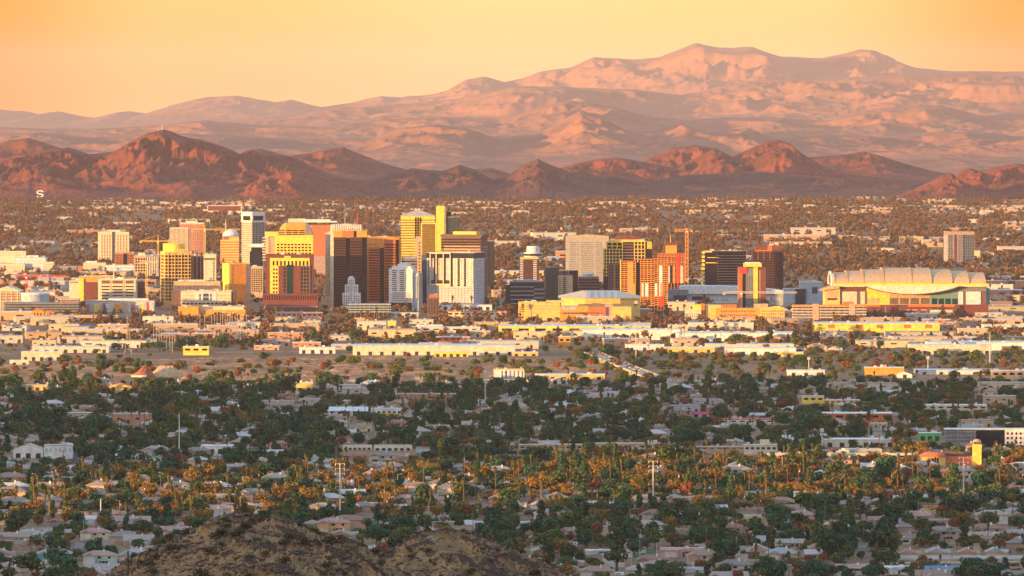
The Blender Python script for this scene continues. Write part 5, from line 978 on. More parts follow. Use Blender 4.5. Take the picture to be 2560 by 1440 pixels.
    L('store', 'long pale store with a dark open front, far right among dark trees', 2300, 2468, 1013, 1028, cream, wins=8, units=4)
    b = Bd('apartment_block', 'long grey apartment block under construction with a white right end', 2365, 2580, GD(1118), 22, 0, 'apartments', mark='the grey apartment block')
    b.wall(2365, 2440, 1074, None, dgrey); b.wall(2440, 2512, 1076, None, gnavy, .5); b.wall(2512, 2580, 1074, None, white, -.5); b.wall(2362, 2582, 1072.5, 1074, white, -1, 23, 'roof'); b.grid(2514, 2578, 1078, 1112, 6, 3, gdark, .45, .5, y=-.5); b.grid(2442, 2510, 1080, 1112, 8, 3, gdark, .6, .5, y=.5)
    for i in range(4): b.wall(2364, 2441, 1078 + i * 10, 1079 + i * 10, steel, -.9, -.7, 'scaffold')
    b.cols(2364, 2441, 1076, None, 9, steel, .05, .95, 'scaffold_post', y1=-.7); b.done()
    # church with tower
    b = Bd('church', 'yellow gabled church with arched dark windows, brown roof and a domed bell tower', 2302, 2456, GD(1165), 26, 0, 'church', mark='the yellow church with the bell tower')
    b.wall(2304, 2364, 1142, None, ochre, 0, 30); u, z = b.u, b.z
    MB().front([(u(2300), z(1142)), (u(2368), z(1142)), (u(2362), z(1137)), (u(2345), z(1133)), (u(2332), z(1132.5)), (u(2318), z(1134))], -.8, 30).build('roof', redorange, b.o); b.wall(2366, 2431, 1143, None, redorange, 8, 28); MB().front([(u(2364), z(1143)), (u(2433), z(1143)), (u(2432), z(1132)), (u(2366), z(1132))], 12, 28).build('roof', brown, b.o)
    for x, t in ((2332, 1145), (2338, 1141), (2344, 1145)): b.wall(x - 2, x + 2, t, 1160, slot, -.2, .5, 'window')
    b.wall(2433, 2454, 1112, None, yellow, 2, 9, 'bell_tower'); b.wall(2434, 2453, 1104, 1112, tan, 2.6, 8.4, 'belfry'); b.grid(2435, 2452, 1105, 1111, 3, 1, slot, .6, .9, y=2.5); MB().lathe([(b.k * 10.5, z(1104)), (b.k * 9, z(1101)), (b.k * 5, z(1099)), (.3, z(1098))], u(2443.5), 5.5, 16).build('dome', tan, b.o, smooth=True); b.wall(2370, 2400, 1160, None, cream, 2, 8, 'annex'); b.done()
    b = L('school', 'cream school block with a small square roof tower, left of the palms', 1861, 1942, 1112, 1136, cream, cream, wins=6, units=2, mark='the cream school block'); b.wall(1901, 1924, 1100, 1112, cream, 3, 10, 'roof_tower')
    L('school_wing', 'long low tan school wing running left from the cream school block', 1735, 1862, 1117, 1126, tan, tan, depth=14, wins=7, units=2, cat='school')
    L('school_wing', 'long low cream wing behind lit palms, right of the cream school block', 1920, 2310, 1134, 1152, cream, cream, depth=16, wins=18, units=6, cat='school', mark='the long low wing behind the lit palms')
    L('shop', 'yellow cube of a shop standing on the long low wing behind palms', 2098, 2122, 1125, 1142, yellow, depth=8, wins=1, units=1)
    # suburb halls
    L('hall', 'white hall with arched gables and a red base band, at the left', 33, 108, 1110, 1146, white, tan, roof='front', depth=26, doors=3, mark='the white arched hall'); L('hall', 'two-storey white building with grey panels right of the white arched hall', 110, 180, 1113, 1147, white, concrete, depth=20, wins=6, dm=grey)
    L('hall', 'white flat-roofed hall standing above dark trees near the left', 498, 582, 1114, 1134, white, white, depth=20, units=3, doors=4, mark='the white flat-roofed hall')
    L('hall', 'long low hall with a grey sloped roof left of the middle', 610, 742, 1125, 1143, tan, concrete, roof='gable', depth=18, wins=8, mark='the long grey-roofed hall')
    L('apartments', 'beige tiled two-storey apartments in front of dark trees', 858, 928, 1113, 1140, pink, tan, roof='gable', depth=22, wins=6, mark='the beige tiled apartments'); L('apartments', 'second beige tiled apartment house, right beside the first', 936, 1028, 1113, 1145, tan, tan, roof='gable', depth=22, wins=6)
    L('school', 'long beige school roof stretching across the middle of the suburbs', 1270, 1470, 1112, 1128, tan, tan, depth=22, wins=14, units=5, mark='the long beige school roof'); L('school', 'beige school block with a taller end, right of the long beige school roof', 1480, 1652, 1109, 1130, tan, tan, depth=22, wins=9, units=4)
    L('depot', 'cream bus depot with a gabled end above a row of yellow buses', 820, 918, 1018, 1040, cream, palegrey, roof='gable', depth=26, doors=5, mark='the cream bus depot'); L('depot', 'long pale shed right of the cream bus depot', 928, 1005, 1021, 1036, white, palegrey, doors=6, units=3)
    L('wall', 'long pale sports ground wall behind dark trees at the left', 360, 690, 1030, 1040, ochre, roofw, depth=1, units=0, cat='wall', mark='the pale sports ground wall')
    L('kiosk', 'bright green roofed stall beside trees below the lone grey pole', 370, 404, 1143, 1152, white, mat('green_roof', (.05, .55, .18)), depth=8, doors=2, units=0)
    L('barn', 'gabled yellow-walled barn in the dirt yards below the red pyramid', 268, 328, 958, 978, ochre, redorange, roof='front', depth=24, doors=2, mark='the gabled barn by the dirt yards'); L('shed', 'low yellow shed left of the gabled barn', 65, 122, 962, 976, ochre, depth=14, doors=3); L('shed', 'square tan shed with a yellow lit wall at the edge of dark trees', 740, 782, 956, 980, ochre, depth=14, doors=2, mark='the square tan shed')
    L('cabin', 'white site cabin below the red dirt pyramid', 328, 366, 938, 948, white, depth=6, doors=2, units=0)
    # foreground houses seen clearly
def near_houses():
    teal = mat('teal_house_wall', (.10, .33, .30)); pale = mat('pale_green_wall', (.45, .55, .48)); apricot = mat('apricot_wall', (.70, .40, .18)); rose = mat('rose_wall', (.62, .38, .33)); t1 = mat('rose_tiles', (.42, .25, .20)); t2 = mat('grey_tiles', (.37, .35, .34)); t3 = mat('white_roof_sheet', (.70, .70, .68)); t4 = mat('dark_tiles', (.20, .18, .18))
    def hh(label, a, c, bt, v, wallm, roofm, rz=0, mark=None):
        D = GD(bt); PROT.append((a, c, bt - 32, bt)); w = HOUSE[v][1]; o = house(X((a + c) / 2, D), D + CY, R(rz), v, True, max(.5, (c - a) * mpp(D) / (w + 1.2)), {'wall': wallm, 'wing': wallm, 'roof': roofm, 'wing_roof': roofm}); SCATTER.pop(); tag(o, label, 'house', 'houses of the near suburb')
        if mark: LAND.append(((a + c) / 2, bt - 15, mark))
    hh('two-storey teal house with a grey tiled roof at the lower left', 90, 180, 1408, 3, teal, t2, 0, 'the teal house'); hh('two-storey pale green house with a rose tiled roof, right of the teal house', 205, 292, 1412, 7, pale, t1, 0, 'the pale green house'); hh('broad house with a pale grey roof at the foot of the rocky hill', 294, 386, 1404, 1, rose, t2, 0)
    hh('apricot house cut by the left frame edge at the bottom', -18, 42, 1428, 1, apricot, t1); hh('rose house with layered rose gables at the left edge', -10, 62, 1395, 0, rose, t1, 90); hh('house with a long grey hip roof and white walls above the teal house', 30, 112, 1352, 1, white, t2, 0); hh('cream two-storey house with a hip roof amid green trees', 198, 276, 1352, 7, cream, t1, 0, 'the cream two-storey house'); hh('long rose-roofed row house left of the big rocky hill', 258, 376, 1322, 4, rose, t1); hh('rose-roofed house meeting the left slope of the big rocky hill', 398, 472, 1340, 0, cream, t1); hh('white-walled house in a pink lit row near the left edge', 96, 132, 1330, 6, white, t1)
    hh('two-storey apricot house lit on its gable, right of the big rocky hill', 790, 876, 1330, 3, apricot, t1, 0, 'the apricot gabled house'); hh('dark-roofed teal garage house beside the apricot gabled one', 880, 945, 1312, 5, teal, t4); hh('rose-roofed house just above the smaller rocky hilltop', 1028, 1104, 1344, 0, rose, t1); hh('small white gabled house left of the smaller rocky hill', 905, 955, 1382, 1, white, t2)
    hh('white-roofed long house between dark trees below the red-leaved tree', 1462, 1528, 1386, 5, cream, t3, 0, 'the white-roofed long house'); hh('rose adobe house with a flat roof and a deep porch', 1648, 1764, 1392, 2, rose, rose, 0, 'the rose adobe house'); hh('white trailer-like house at the bottom edge amid trees', 1522, 1560, 1438, 5, white, t3); hh('pale house with a grey roof at the bottom right of the middle', 1690, 1760, 1436, 4, cream, t2)
    for i, (a, c) in enumerate(((2258, 2322), (2326, 2398), (2404, 2468), (2474, 2540))): hh('tan gabled house, %s from the left in the row behind the long pale wall' % ('first', 'second', 'third', 'fourth')[i], a, c, 1392 - i, 0, tan, (t1, t2, t1, t2)[i], 90)
    LAND.append((2400, 1385, 'the row of tan gabled houses'))
    hh('large grey-roofed house amid big dark trees at the right', 1915, 1998, 1398, 1, tan, t2, 0, 'the large grey-roofed house'); hh('white-roofed long house at the lower right edge of the street', 2190, 2300, 1436, 5, white, t3); hh('blue-grey roofed long house beside the white-roofed one at the bottom', 2312, 2400, 1438, 4, cream, mat('blue_tiles', (.14, .22, .32))); hh('brown-roofed long house at the very bottom right', 2090, 2180, 1434, 4, brown, t1)
    hh('cream cube-shaped house lit yellow on top, right of the middle', 1858, 1905, 1296, 2, cream, cream, 0, 'the cream cube-shaped house'); hh('long low house with a lit yellow front and orange roof', 2292, 2362, 1278, 5, yellow, redorange, 0, 'the lit yellow house'); hh('house with a broad grey-brown tiled roof, left of the third steel pole', 2255, 2330, 1302, 0, tan, t1); hh('twin-roofed house in a sandy yard in the middle right', 1968, 2040, 1300, 1, pink, t1); hh('house with a white gable in the middle of the suburb', 1284, 1330, 1268, 0, white, t2, 90); hh('white-gabled house right of the other white gable', 1332, 1384, 1270, 0, white, t2, 90); hh('long white house below the pair of white gables', 1294, 1340, 1312, 5, white, t3)
    b = MB(); D = GD(1398); b.box(X(2235, D), X(2560, D) + 30, 0, .3, 0, 2.4); o = b.build('garden_wall', mat('pale_wall', (.52, .55, .58)), loc=(0, D + CY, 0)); tag(o, 'long pale grey block wall along the street at the lower right', 'wall', kind='thing'); LAND.append((2400, 1395, 'the long pale block wall'))
def road(name, pts, w, z, m=M_asphalt):
    b = MB()
    for (p, q), (r, s) in zip(pts[:-1], pts[1:]):
        a, c = Vector((X(p, GD(q)), GD(q) + CY, z)), Vector((X(r, GD(s)), GD(s) + CY, z)); d = (c - a).normalized(); n = Vector((-d.y, d.x, 0)) * w / 2; b.quad([a - n, c - n, c + n, a + n] if True else [])
    o = b.build(name, m); o['kind'] = 'structure'; return o
def roads_and_bridge():
    road('road', [(262, 1275), (232, 1200), (205, 1152), (190, 1120)], 22, .05); road('road', [(2180, 1408), (2620, 1404)], 16, .05, mat('dusty_road', (.36, .27, .19))); road('road', [(1500, 1292), (1620, 1276)], 30, .055); road('road', [(270, 1355), (330, 1340)], 26, .05); road('road', [(1800, 1008), (1640, 962)], 18, .09); road('road', [(-60, 1306), (900, 1300)], 12, .058)
    b = MB(); b.quad([(X(p, GD(q)), GD(q) + CY, .05) for p, q in ((1585, 1400), (1650, 1400), (1640, 1372), (1590, 1372))]); o = b.build('lawn', M_lawn); o['kind'] = 'structure'
    # river bridge on piers
    p0, p1 = Vector((X(1640, 7650), 7650 + CY, 0)), Vector((X(1474, 8450), 8450 + CY, 0)); L = (p1 - p0).length; ang = math.atan2(p1.y - p0.y, p1.x - p0.x)
    o = empty('road_bridge', p0, 'long road bridge on yellow piers crossing the riverbed, busy with cars', 'bridge', rz=ang); LAND.append((1555, 925, 'the river bridge'))
    MB().box(0, L, -9, 9, 4.2, 5.4).build('deck', tan, o); MB().box(0, L, 9.02, 9.5, 4.4, 6.4).build('railing', concrete, o); MB().box(0, L, -9.5, -9.02, 4.4, 6.4).build('railing', concrete, o); MB().box(0, L, 8.2, 9, 5.404, 5.408).build('lane_marking', white, o)
    for i in range(9): MB().box(L * (i + .5) / 9 - .8, L * (i + .5) / 9 + .8, -8, 8, 0, 4.2).build('pier', ochre, o)
    return p0, p1, L, ang
mid_ground(); near_houses(); BRIDGE = roads_and_bridge()
# ---------------------------------------------------------------- posts, pylons, windmill, piles, vehicles
postm = mat('weathered_post', (.42, .36, .30), .7); galv = mat('galvanised_steel', (.62, .58, .50), .6); wood = mat('tarred_wood', (.22, .10, .07), .9, .2, 1)
def pole_group():
    for px, t, bt, lb in ((850, 1158, 1312, 'leftmost of the three tall steel transmission poles with stacked arms'), (1633, 1152, 1290, 'middle one of the three tall steel transmission poles with stacked arms'), (2409, 1142, 1294, 'rightmost of the three tall steel transmission poles with stacked arms')):
        D = GD(bt); h = (bt - t) * mpp(D); o = empty('transmission_pole', (X(px, D), D + CY, 0), lb, 'pole', 'tall steel transmission poles'); LAND.append((px, bt - 40, {850: 'the left steel pylon', 1633: 'the middle steel pylon', 2409: 'the right steel pylon'}[px]))
        MB().tube((0, 0, 0), (0, 0, h), .75, .32, 10).build('shaft', galv, o)
        for k, z in enumerate((h - .8, h - 4.2, h - 7.6, h - 17)):
            for s in (-1, 1):
                ar = MB().tube((0, 0, z), (s * 3.2, 0, z + .9), .2, .12, 5).build('arm', galv, o)
                MB().lathe([(.05, z - .9), (.22, z - .7), (.22, z + .2), (.08, z + .8)], s * 3.1, 0, 6).build('insulator', white, ar)
    for px, t, bt, lb, hd in ((448, 1034, 1136, 'lone tall grey pole rising from dark trees', 0), (1213, 925, 1020, 'tall white antenna pole with a cluster of panels, behind the dark grove', 1), (2475, 830, 912, 'tall tan pole before the right edge warehouse', 0), (1590, 806, 906, 'tall tan pole at the far end of the bridge', 0), (2022, 892, 925, 'lattice-topped antenna mast among river trees', 1), (2320, 890, 925, 'antenna mast with a square head right of the river trees', 1), (2055, 1070, 1120, 'antenna mast with a ring of panels beside the cream stores', 1), (2250, 968, 1010, 'thin grey lamp mast among dark trees at the right', 1), (252, 1246, 1308, 'short plain tan pole near the left street', 0)):
        D = GD(bt); h = (bt - t) * mpp(D); o = empty('mast' if hd else 'pole', (X(px, D), D + CY, 0), lb, 'mast' if hd else 'pole'); LAND.append((px, bt - 20, 'the ' + {448: 'lone grey pole', 1213: 'white antenna pole', 2475: 'tan pole at the right', 1590: 'tan pole by the bridge', 2022: 'lattice-topped mast', 2320: 'square-headed mast', 2055: 'ring-headed mast', 2250: 'thin lamp mast', 252: 'short tan pole'}[px]))
        MB().tube((0, 0, 0), (0, 0, h), .6, .35, 8).build('shaft', galv, o); MB().lathe([(.9, 0), (.9, .5)], 0, 0, 8).build('footing', concrete, o)
        if hd:
            for k in range(3): a = 2.1 * k; MB().box(-.5, .5, -1.6, -1.2, h - 3.2, h - .4).build('antenna_panel', white, o, rz=a)
    # posts of the substation and ballfield: thin bare columns
    nth = 'first second third fourth fifth sixth seventh eighth ninth tenth eleventh twelfth thirteenth fourteenth fifteenth sixteenth seventeenth eighteenth nineteenth twentieth'.split()
    for grp, xs, t, bt, what in (('substation posts', [318, 384, 391, 398, 404, 411, 417, 424, 431, 437], 798, 872, 'substation posts above the riverbed'), ('tall posts by the brick hall', [500, 512, 529, 536, 543, 551, 557, 563, 569, 575, 581, 588, 594, 601, 608, 616], 782, 848, 'tall posts before the brick hall')):
        for i, px in enumerate(xs):
            dt = rnd.uniform(-8, 8); D = GD(bt + rnd.uniform(-6, 10)); h = (bt - t - dt) * mpp(D); o = empty('steel_post', (X(px, D), D + CY, 0), '%s from the left of the thin %s' % (nth[i], what), 'post', grp)
            MB().tube((0, 0, 0), (0, 0, h), .36, .28, 6).build('shaft', postm, o); MB().box(-1.1, 1.1, -.25, .25, h - 1.5, h - 1).build('crossarm', galv, o)
    LAND.append((410, 850, 'the substation posts')); LAND.append((560, 825, 'the tall posts before the brick hall'))
    D = GD(897); o = empty('lattice_tower', (X(320, D), D + CY, 0), 'four-legged lattice tower left of the substation posts', 'tower'); h = 87 * mpp(D)
    for sx in (-1, 1):
        for sy in (-1, 1): MB().tube((sx * 4.5, sy * 4.5, 0), (sx * .5, sy * .5, h), .22, .14, 4).build('leg', postm, o)
    f = MB()
    for i in range(9):
        z0, z1 = h * i / 9, h * (i + 1) / 9; w0, w1 = 4.5 - 4 * i / 9, 4.5 - 4 * (i + 1) / 9
        for s in (-1, 1): f.tube((-w0, s * w0, z0), (w1, s * w1, z1), .1, k=3).tube((w0, s * w0, z0), (-w1, s * w1, z1), .1, k=3)
    f.build('bracing', postm, o); MB().box(-4, 4, -.3, .3, h - 5, h - 4.5).build('crossarm', postm, o)
    # wooden poles along the streets
    proto = empty('utility_pole', (0, 0, 0)); MB().tube((0, 0, 0), (0, 0, 13), .3, .2, 6).build('shaft', wood, proto); MB().box(-1.6, 1.6, -.12, .12, 11.6, 11.9).build('crossarm', wood, proto); MB().lathe([(.35, 9.6), (.35, 10.9)], .5, 0, 7).build('transformer', galv, proto)
    spots = [(1585, 1312), (1118, 1285), (1262, 1300), (966, 1290), (1200, 1292), (2222, 1290), (2532, 1315), (1380, 1290), (300, 1308), (470, 1290), (528, 1340), (760, 1298), (1900, 1292), (1746, 1330), (2100, 1340), (176, 1440), (1840, 1345), (360, 1262), (590, 1262), (690, 1250), (1020, 1240), (1460, 1250), (2360, 1330)]
    for D in np.linspace(5300, 7400, 9):
        for px in np.arange(120, 2560, 270): spots.append((px + rnd.uniform(-60, 60), HY + F * H / (D + rnd.uniform(-60, 60))))
    for i, (px, bt) in enumerate(spots):
        D = GD(bt); o = proto if i == 0 else proto.copy()
        if i:
            C.objects.link(o)
            for ch in proto.children: q = ch.copy(); C.objects.link(q); q.parent = o
        o.location = (X(px, D), D + CY, 0); o.rotation_euler = (0, 0, rnd.choice([0, .5, 1.57])); s = rnd.uniform(.9, 1.3); o.scale = (s, s, s); SCATTER.append((o, 'utility_pole', px, bt, 13 * s / mpp(D)))
def lamps():
    proto = empty('street_lamp', (0, 0, 0)); MB().tube((0, 0, 0), (0, 0, 9.5), .13, .08, 6).build('shaft', galv, proto); MB().tube((0, 0, 9.4), (2.2, 0, 9.9), .07, .06, 5).build('arm', galv, proto); MB().box(1.8, 2.7, -.18, .18, 9.78, 9.95).build('lamp_head', white, proto)
    for i in range(90):
        o = proto if i == 0 else proto.copy()
        if i:
            C.objects.link(o)
            for ch in proto.children: q = ch.copy(); C.objects.link(q); q.parent = o
        bt = 985 + 430 * rnd.random(); px = rnd.uniform(15, 2545)
        if 300 < px < 1420 and bt > 1290: bt = rnd.uniform(985, 1250)
        D = GD(bt); s = rnd.uniform(1, 1.35); o.location = (X(px, D), D + CY, 0); o.rotation_euler = (0, 0, rnd.choice([0, 1.57, 3.14])); o.scale = (s, s, s); SCATTER.append((o, 'street_lamp', px, bt, 9.9 * s / mpp(D)))
def windmill():
    D = GD(1390); h = 44 * mpp(D); o = empty('windmill', (X(1330, D), D + CY, 0), 'farm windmill with a round many-bladed fan on a thin tower', 'windmill'); LAND.append((1330, 1360, 'the windmill')); R0 = 9.5 * mpp(D)
    for sx in (-1, 1):
        for sy in (-1, 1): MB().tube((sx * .9, sy * .9, 0), (sx * .12, sy * .12, h), .07, .05, 4).build('leg', galv, o)
    for i in range(18):
        a = 6.283 * i / 18; d = Vector((math.cos(a), 0, math.sin(a))); n = Vector((-d.z, 0, d.x)); b = MB(); c = Vector((0, -.5, h)); p, q = c + d * R0 * .4, c + d * R0
        for e, yy in ((0, 0), (1, .03)): pass
        pts = [p - n * .14, q - n * .3 + Vector((0, .1, 0)), q + n * .3 - Vector((0, .1, 0)), p + n * .14]; b.quad(pts); b.quad([v + Vector((0, .03, 0)) for v in pts][::-1])
        for k in range(4): b.quad([pts[k], pts[k] + Vector((0, .03, 0)), pts[(k + 1) % 4] + Vector((0, .03, 0)), pts[(k + 1) % 4]])
        b.build('blade', galv if i % 3 else craner, o)
    rim = MB()
    for i in range(24):
        a, c = 6.283 * i / 24, 6.283 * (i + 1) / 24; rim.tube((R0 * math.cos(a), -.5, h + R0 * math.sin(a)), (R0 * math.cos(c), -.5, h + R0 * math.sin(c)), .06, k=4)
    rim.build('rim', craner, o); MB().tube((0, -.7, h), (0, .4, h), .25, k=8).build('hub', dgrey, o); MB().box(-.03, .03, .4, 2.6, h - .5, h + .5).build('tail_vane', galv, o)
def piles():
    def pile(label, a, c, t, bt, m, apex=.5, flat=0, mark=None):
        D = GD(bt); k = mpp(D); w = (c - a) * k; h = (bt - t) * k; n = 48; rs = np.linspace(0, 1, 14); Vv = []; Ff = []
        ax = (apex - .5) * w
        for j, q in enumerate(rs):
            for i in range(n):
                th = 6.283 * i / n; rr = q * (1 + .10 * math.sin(3 * th + 1) + .05 * math.sin(9 * th)); x = (w / 2 * math.cos(th)) * rr + ax * (1 - q) + flat * w * .3 * math.cos(th) * (1 - q); y = w * .42 * math.sin(th) * rr; Vv.append((x, y, h * (1 - q) ** .9 + (.5 * math.sin(th * 11 + q * 9) if 0 < j < 13 else 0)))
        for j in range(13):
            for i in range(n): a0, a1 = j * n + i, j * n + (i + 1) % n; Ff.append((a0, a0 + n, a1 + n, a1))
        Vv.append((ax, 0, h)); me = bpy.data.meshes.new('dirt_pile'); me.from_pydata(Vv, [], Ff + [(len(Vv) - 1, i, (i + 1) % n) for i in range(n)]); me.update(); me.materials.append(m)
        o = link('dirt_pile', me, None, (X((a + c) / 2, D), D + CY, 0)); tag(o, label, 'dirt pile'); 
        if mark: LAND.append(((a + c) / 2, (t + bt) / 2, mark))
    rd = mat('red_dirt', (.36, .12, .07), .95, .15, .3); td = mat('tan_dirt', (.56, .34, .19), .95, .15, .2); yd = mat('yellow_sand', (.72, .50, .20), .95, .12, .2)
    pile('red pyramid-shaped dirt pile on the bare riverbed', 325, 388, 911, 947, rd, .62, 0, 'the red dirt pyramid'); pile('big flat-topped tan dirt pile right behind the red pyramid', 368, 462, 914, 945, td, .5, .55); pile('yellow sand pile at the lower left edge of the riverbed', 168, 226, 941, 966, yd, .5, .1, 'the yellow sand pile')
    for i, (a, c, bt) in enumerate(((116, 150, 938), (450, 480, 949), (330, 372, 963), (596, 640, 958), (700, 735, 940), (820, 850, 930), (500, 530, 956))): pile('small tan dirt heap, %s from the left of those scattered on the riverbed' % ('first', 'third', 'second', 'fifth', 'sixth', 'rightmost', 'fourth')[i] if i else 'small tan dirt heap nearest the left frame edge of the riverbed', a, c, bt - 9, bt, td)
def vehicles():
    carp = palette_mat('car_paint', [(.75, .75, .75), (.06, .06, .07), (.5, .05, .04), (.7, .68, .62), (.10, .14, .25), (.35, .36, .38), (.8, .8, .8), (.45, .04, .04)], .3, .02); tyre = mat('tyre', (.02, .02, .02), .9); lamp = mat('tail_lamp', (.5, .02, .02), .4)
    proto = empty('car', (0, 0, 0))
    MB().prism([(-.9, -2.2), (.9, -2.2), (.95, -1.6), (.95, 1.6), (.85, 2.25), (-.85, 2.25), (-.95, 1.6), (-.95, -1.6)], .35, .95).build('body', carp, proto); c = MB(); n = 0
    c.v = [(-.85, -1.7, .95), (.85, -1.7, .95), (.85, 1.1, .95), (-.85, 1.1, .95), (-.68, -1.2, 1.48), (.68, -1.2, 1.48), (.68, .5, 1.48), (-.68, .5, 1.48)]; c.f = [(0, 1, 5, 4), (1, 2, 6, 5), (2, 3, 7, 6), (3, 0, 4, 7), (4, 5, 6, 7)]; c.m = [0, 0, 0, 0, 1]; c.build('cabin', [gdark, carp], proto)
    for sx in (-1, 1):
        for sy in (-1.4, 1.4): MB().tube((sx * .72, sy, .34), (sx * .97, sy, .34), .34, k=9).build('wheel', tyre, proto)
    for sx in (-.65, .65): MB().box(sx - .2, sx + .2, -2.23, -2.18, .65, .82).build('tail_lamp', lamp, proto)
    used = [False]
    def car(x, y, z, rz, label=None, s=1.15):
        o = proto if not used[0] else proto.copy()
        if used[0]:
            C.objects.link(o)
            for ch in proto.children: q = ch.copy(); C.objects.link(q); q.parent = o
        used[0] = True; o.location = (x, y, z); o.rotation_euler = (0, 0, rz); o.scale = (s, s, s); SCATTER.append((o, 'car', 1280 + x * F / (y - CY), HY + (H - z) * F / (y - CY), 1.5 / mpp(y - CY)))
    for px, bt in [(232, 1165), (240, 1182), (205, 1172), (255, 1200), (250, 1215), (262, 1225), (268, 1240), (228, 1208), (215, 1190), (196, 1148), (202, 1140), (1508, 1284), (1516, 1283), (1524, 1285), (1532, 1286), (1540, 1287), (1548, 1284), (1534, 1281), (1520, 1279), (352, 1343), (340, 1342), (1760, 1285), (2300, 1308), (1165, 1310), (700, 1300), (560, 1262), (920, 1376), (2180, 1408), (2090, 1275), (1650, 1372)]:
        D = GD(bt); car(X(px, D), D + CY, .06, rnd.choice([0, 3.14, 1.57]))
    for i in range(150):
        bt = 1000 + 420 * rnd.random() ** 1.2; px = rnd.uniform(10, 2550); D = GD(bt)
        if 300 < px < 1420 and bt > 1290: continue
        car(X(px, D), D + CY, .02, rnd.choice([0, 3.14, 1.57, 1.57]))
    p0, p1, L, ang = BRIDGE
    for i in range(44):
        t = rnd.random(); lane = rnd.choice([-5.5, -2, 2, 5.5]); p = p0.lerp(p1, t); n = Vector((-math.sin(ang), math.cos(ang), 0)); q = p + n * lane; car(q.x, q.y, 5.41, ang + (1.57 if lane > 0 else -1.57), s=1.3)
    for i in range(34):
        t = rnd.random(); bt = 962 + 44 * t; D = GD(bt); car(X(1640 + 160 * t + rnd.uniform(-6, 6), D), D + CY, .1, .3, s=1.35)
    bus = mat('school_bus_yellow', (.85, .52, .06), .4); bp = empty('bus', (0, 0, 0)); MB().box(-5.5, 5.5, -1.25, 1.25, .5, 2.9).build('body', bus, bp); MB().box(5.5, 7, -1.1, 1.1, .5, 1.7).build('bonnet', bus, bp); MB().box(-5.2, 5.2, -1.3, 1.3, 1.7, 2.4).build('window', gdark, bp)
    for x in (-3.6, 5.6):
        for y in (-1, 1): MB().tube((x, y * .9, .5), (x, y * 1.28, .5), .5, k=9).build('wheel', tyre, bp)
    for i, px in enumerate((938, 956, 974, 1012, 1040)):
        D = GD(1040 + i % 2); o = bp if i == 0 else bp.copy()
        if i:
            C.objects.link(o)
            for ch in bp.children: q = ch.copy(); C.objects.link(q); q.parent = o
        o.location = (X(px, D), D + CY, 0); tag(o, 'yellow school bus, %s from the left in the row below the bus depot' % ('first', 'second', 'third', 'fourth', 'fifth')[i], 'bus', 'yellow buses parked at the depot')
pole_group(); lamps(); windmill(); piles(); vehicles()
def hill_plants():
    def saguaro(label, px, D, hf, h, arms):
        x = X(px, D); y = D + CY; z = float(hf(x, y)); o = empty('saguaro', (x, y, z - .1), label, 'cactus', 'saguaros on the rocky hill')
        MB().tube((0, 0, 0), (0, 0, h * .5), .24, .28, 9).tube((0, 0, h * .5), (0, 0, h - .25), .28, .24, 9).tube((0, 0, h - .25), (0, 0, h), .24, .08, 9).build('stem', cactus, o)
        for s, z0, z1 in arms: MB().tube((0, 0, z0), (s * .75, 0, z0 + .25), .16, .18, 7).tube((s * .75, 0, z0 + .25), (s * .8, 0, z1), .18, .16, 7).tube((s * .8, 0, z1), (s * .8, 0, z1 + .2), .16, .05, 7).build('arm', cactus, o)
    saguaro('tall saguaro with one raised arm on the left flank of the rocky hill', 320, 1893, HILL1, 6.5, [(1, 2.4, 4.6)]); saguaro('left of the two slim saguaros on the right shoulder of the rocky hill', 868, 1890, HILL1, 4.6, []); saguaro('right of the two saguaros on the right shoulder, with a short left arm', 893, 1888, HILL1, 4.8, [(-1, 2.6, 3.6)])
    bm = [crown_mesh('crown', twig, 400 + i, 1.5, 2.2, 130, .16, 'round') for i in range(3)]
    for n, hf, D, a, c, pts in ((90, HILL1, 1900, 330, 960, 0), (50, HILL2, 2120, 960, 1400, 0)):
        for i in range(n):
            px = rnd.uniform(a, c); d = D + rnd.uniform(-45, 3) if i > 12 else D + rnd.uniform(-3, 4); x = X(px, d); y = d + CY; s = rnd.uniform(.6, 1.7)
            o = empty('desert_bush', (x, y, float(hf(x, y)) - .15)); o.scale = (s, s, s); link('crown', rnd.choice(bm), o); z = o.location.z
            MB().tube((0, 0, 0), (.1, 0, .7), .07, .03, 4).build('stem', bark, o); SCATTER.append((o, 'desert_bush', 1280 + x * F / d, HY + (H - z) * F / d, s * 1.5 / mpp(d)))
hill_plants()
LAND += [(640, 1310, 'the bigger rocky hilltop'), (1125, 1335, 'the smaller rocky hilltop')]
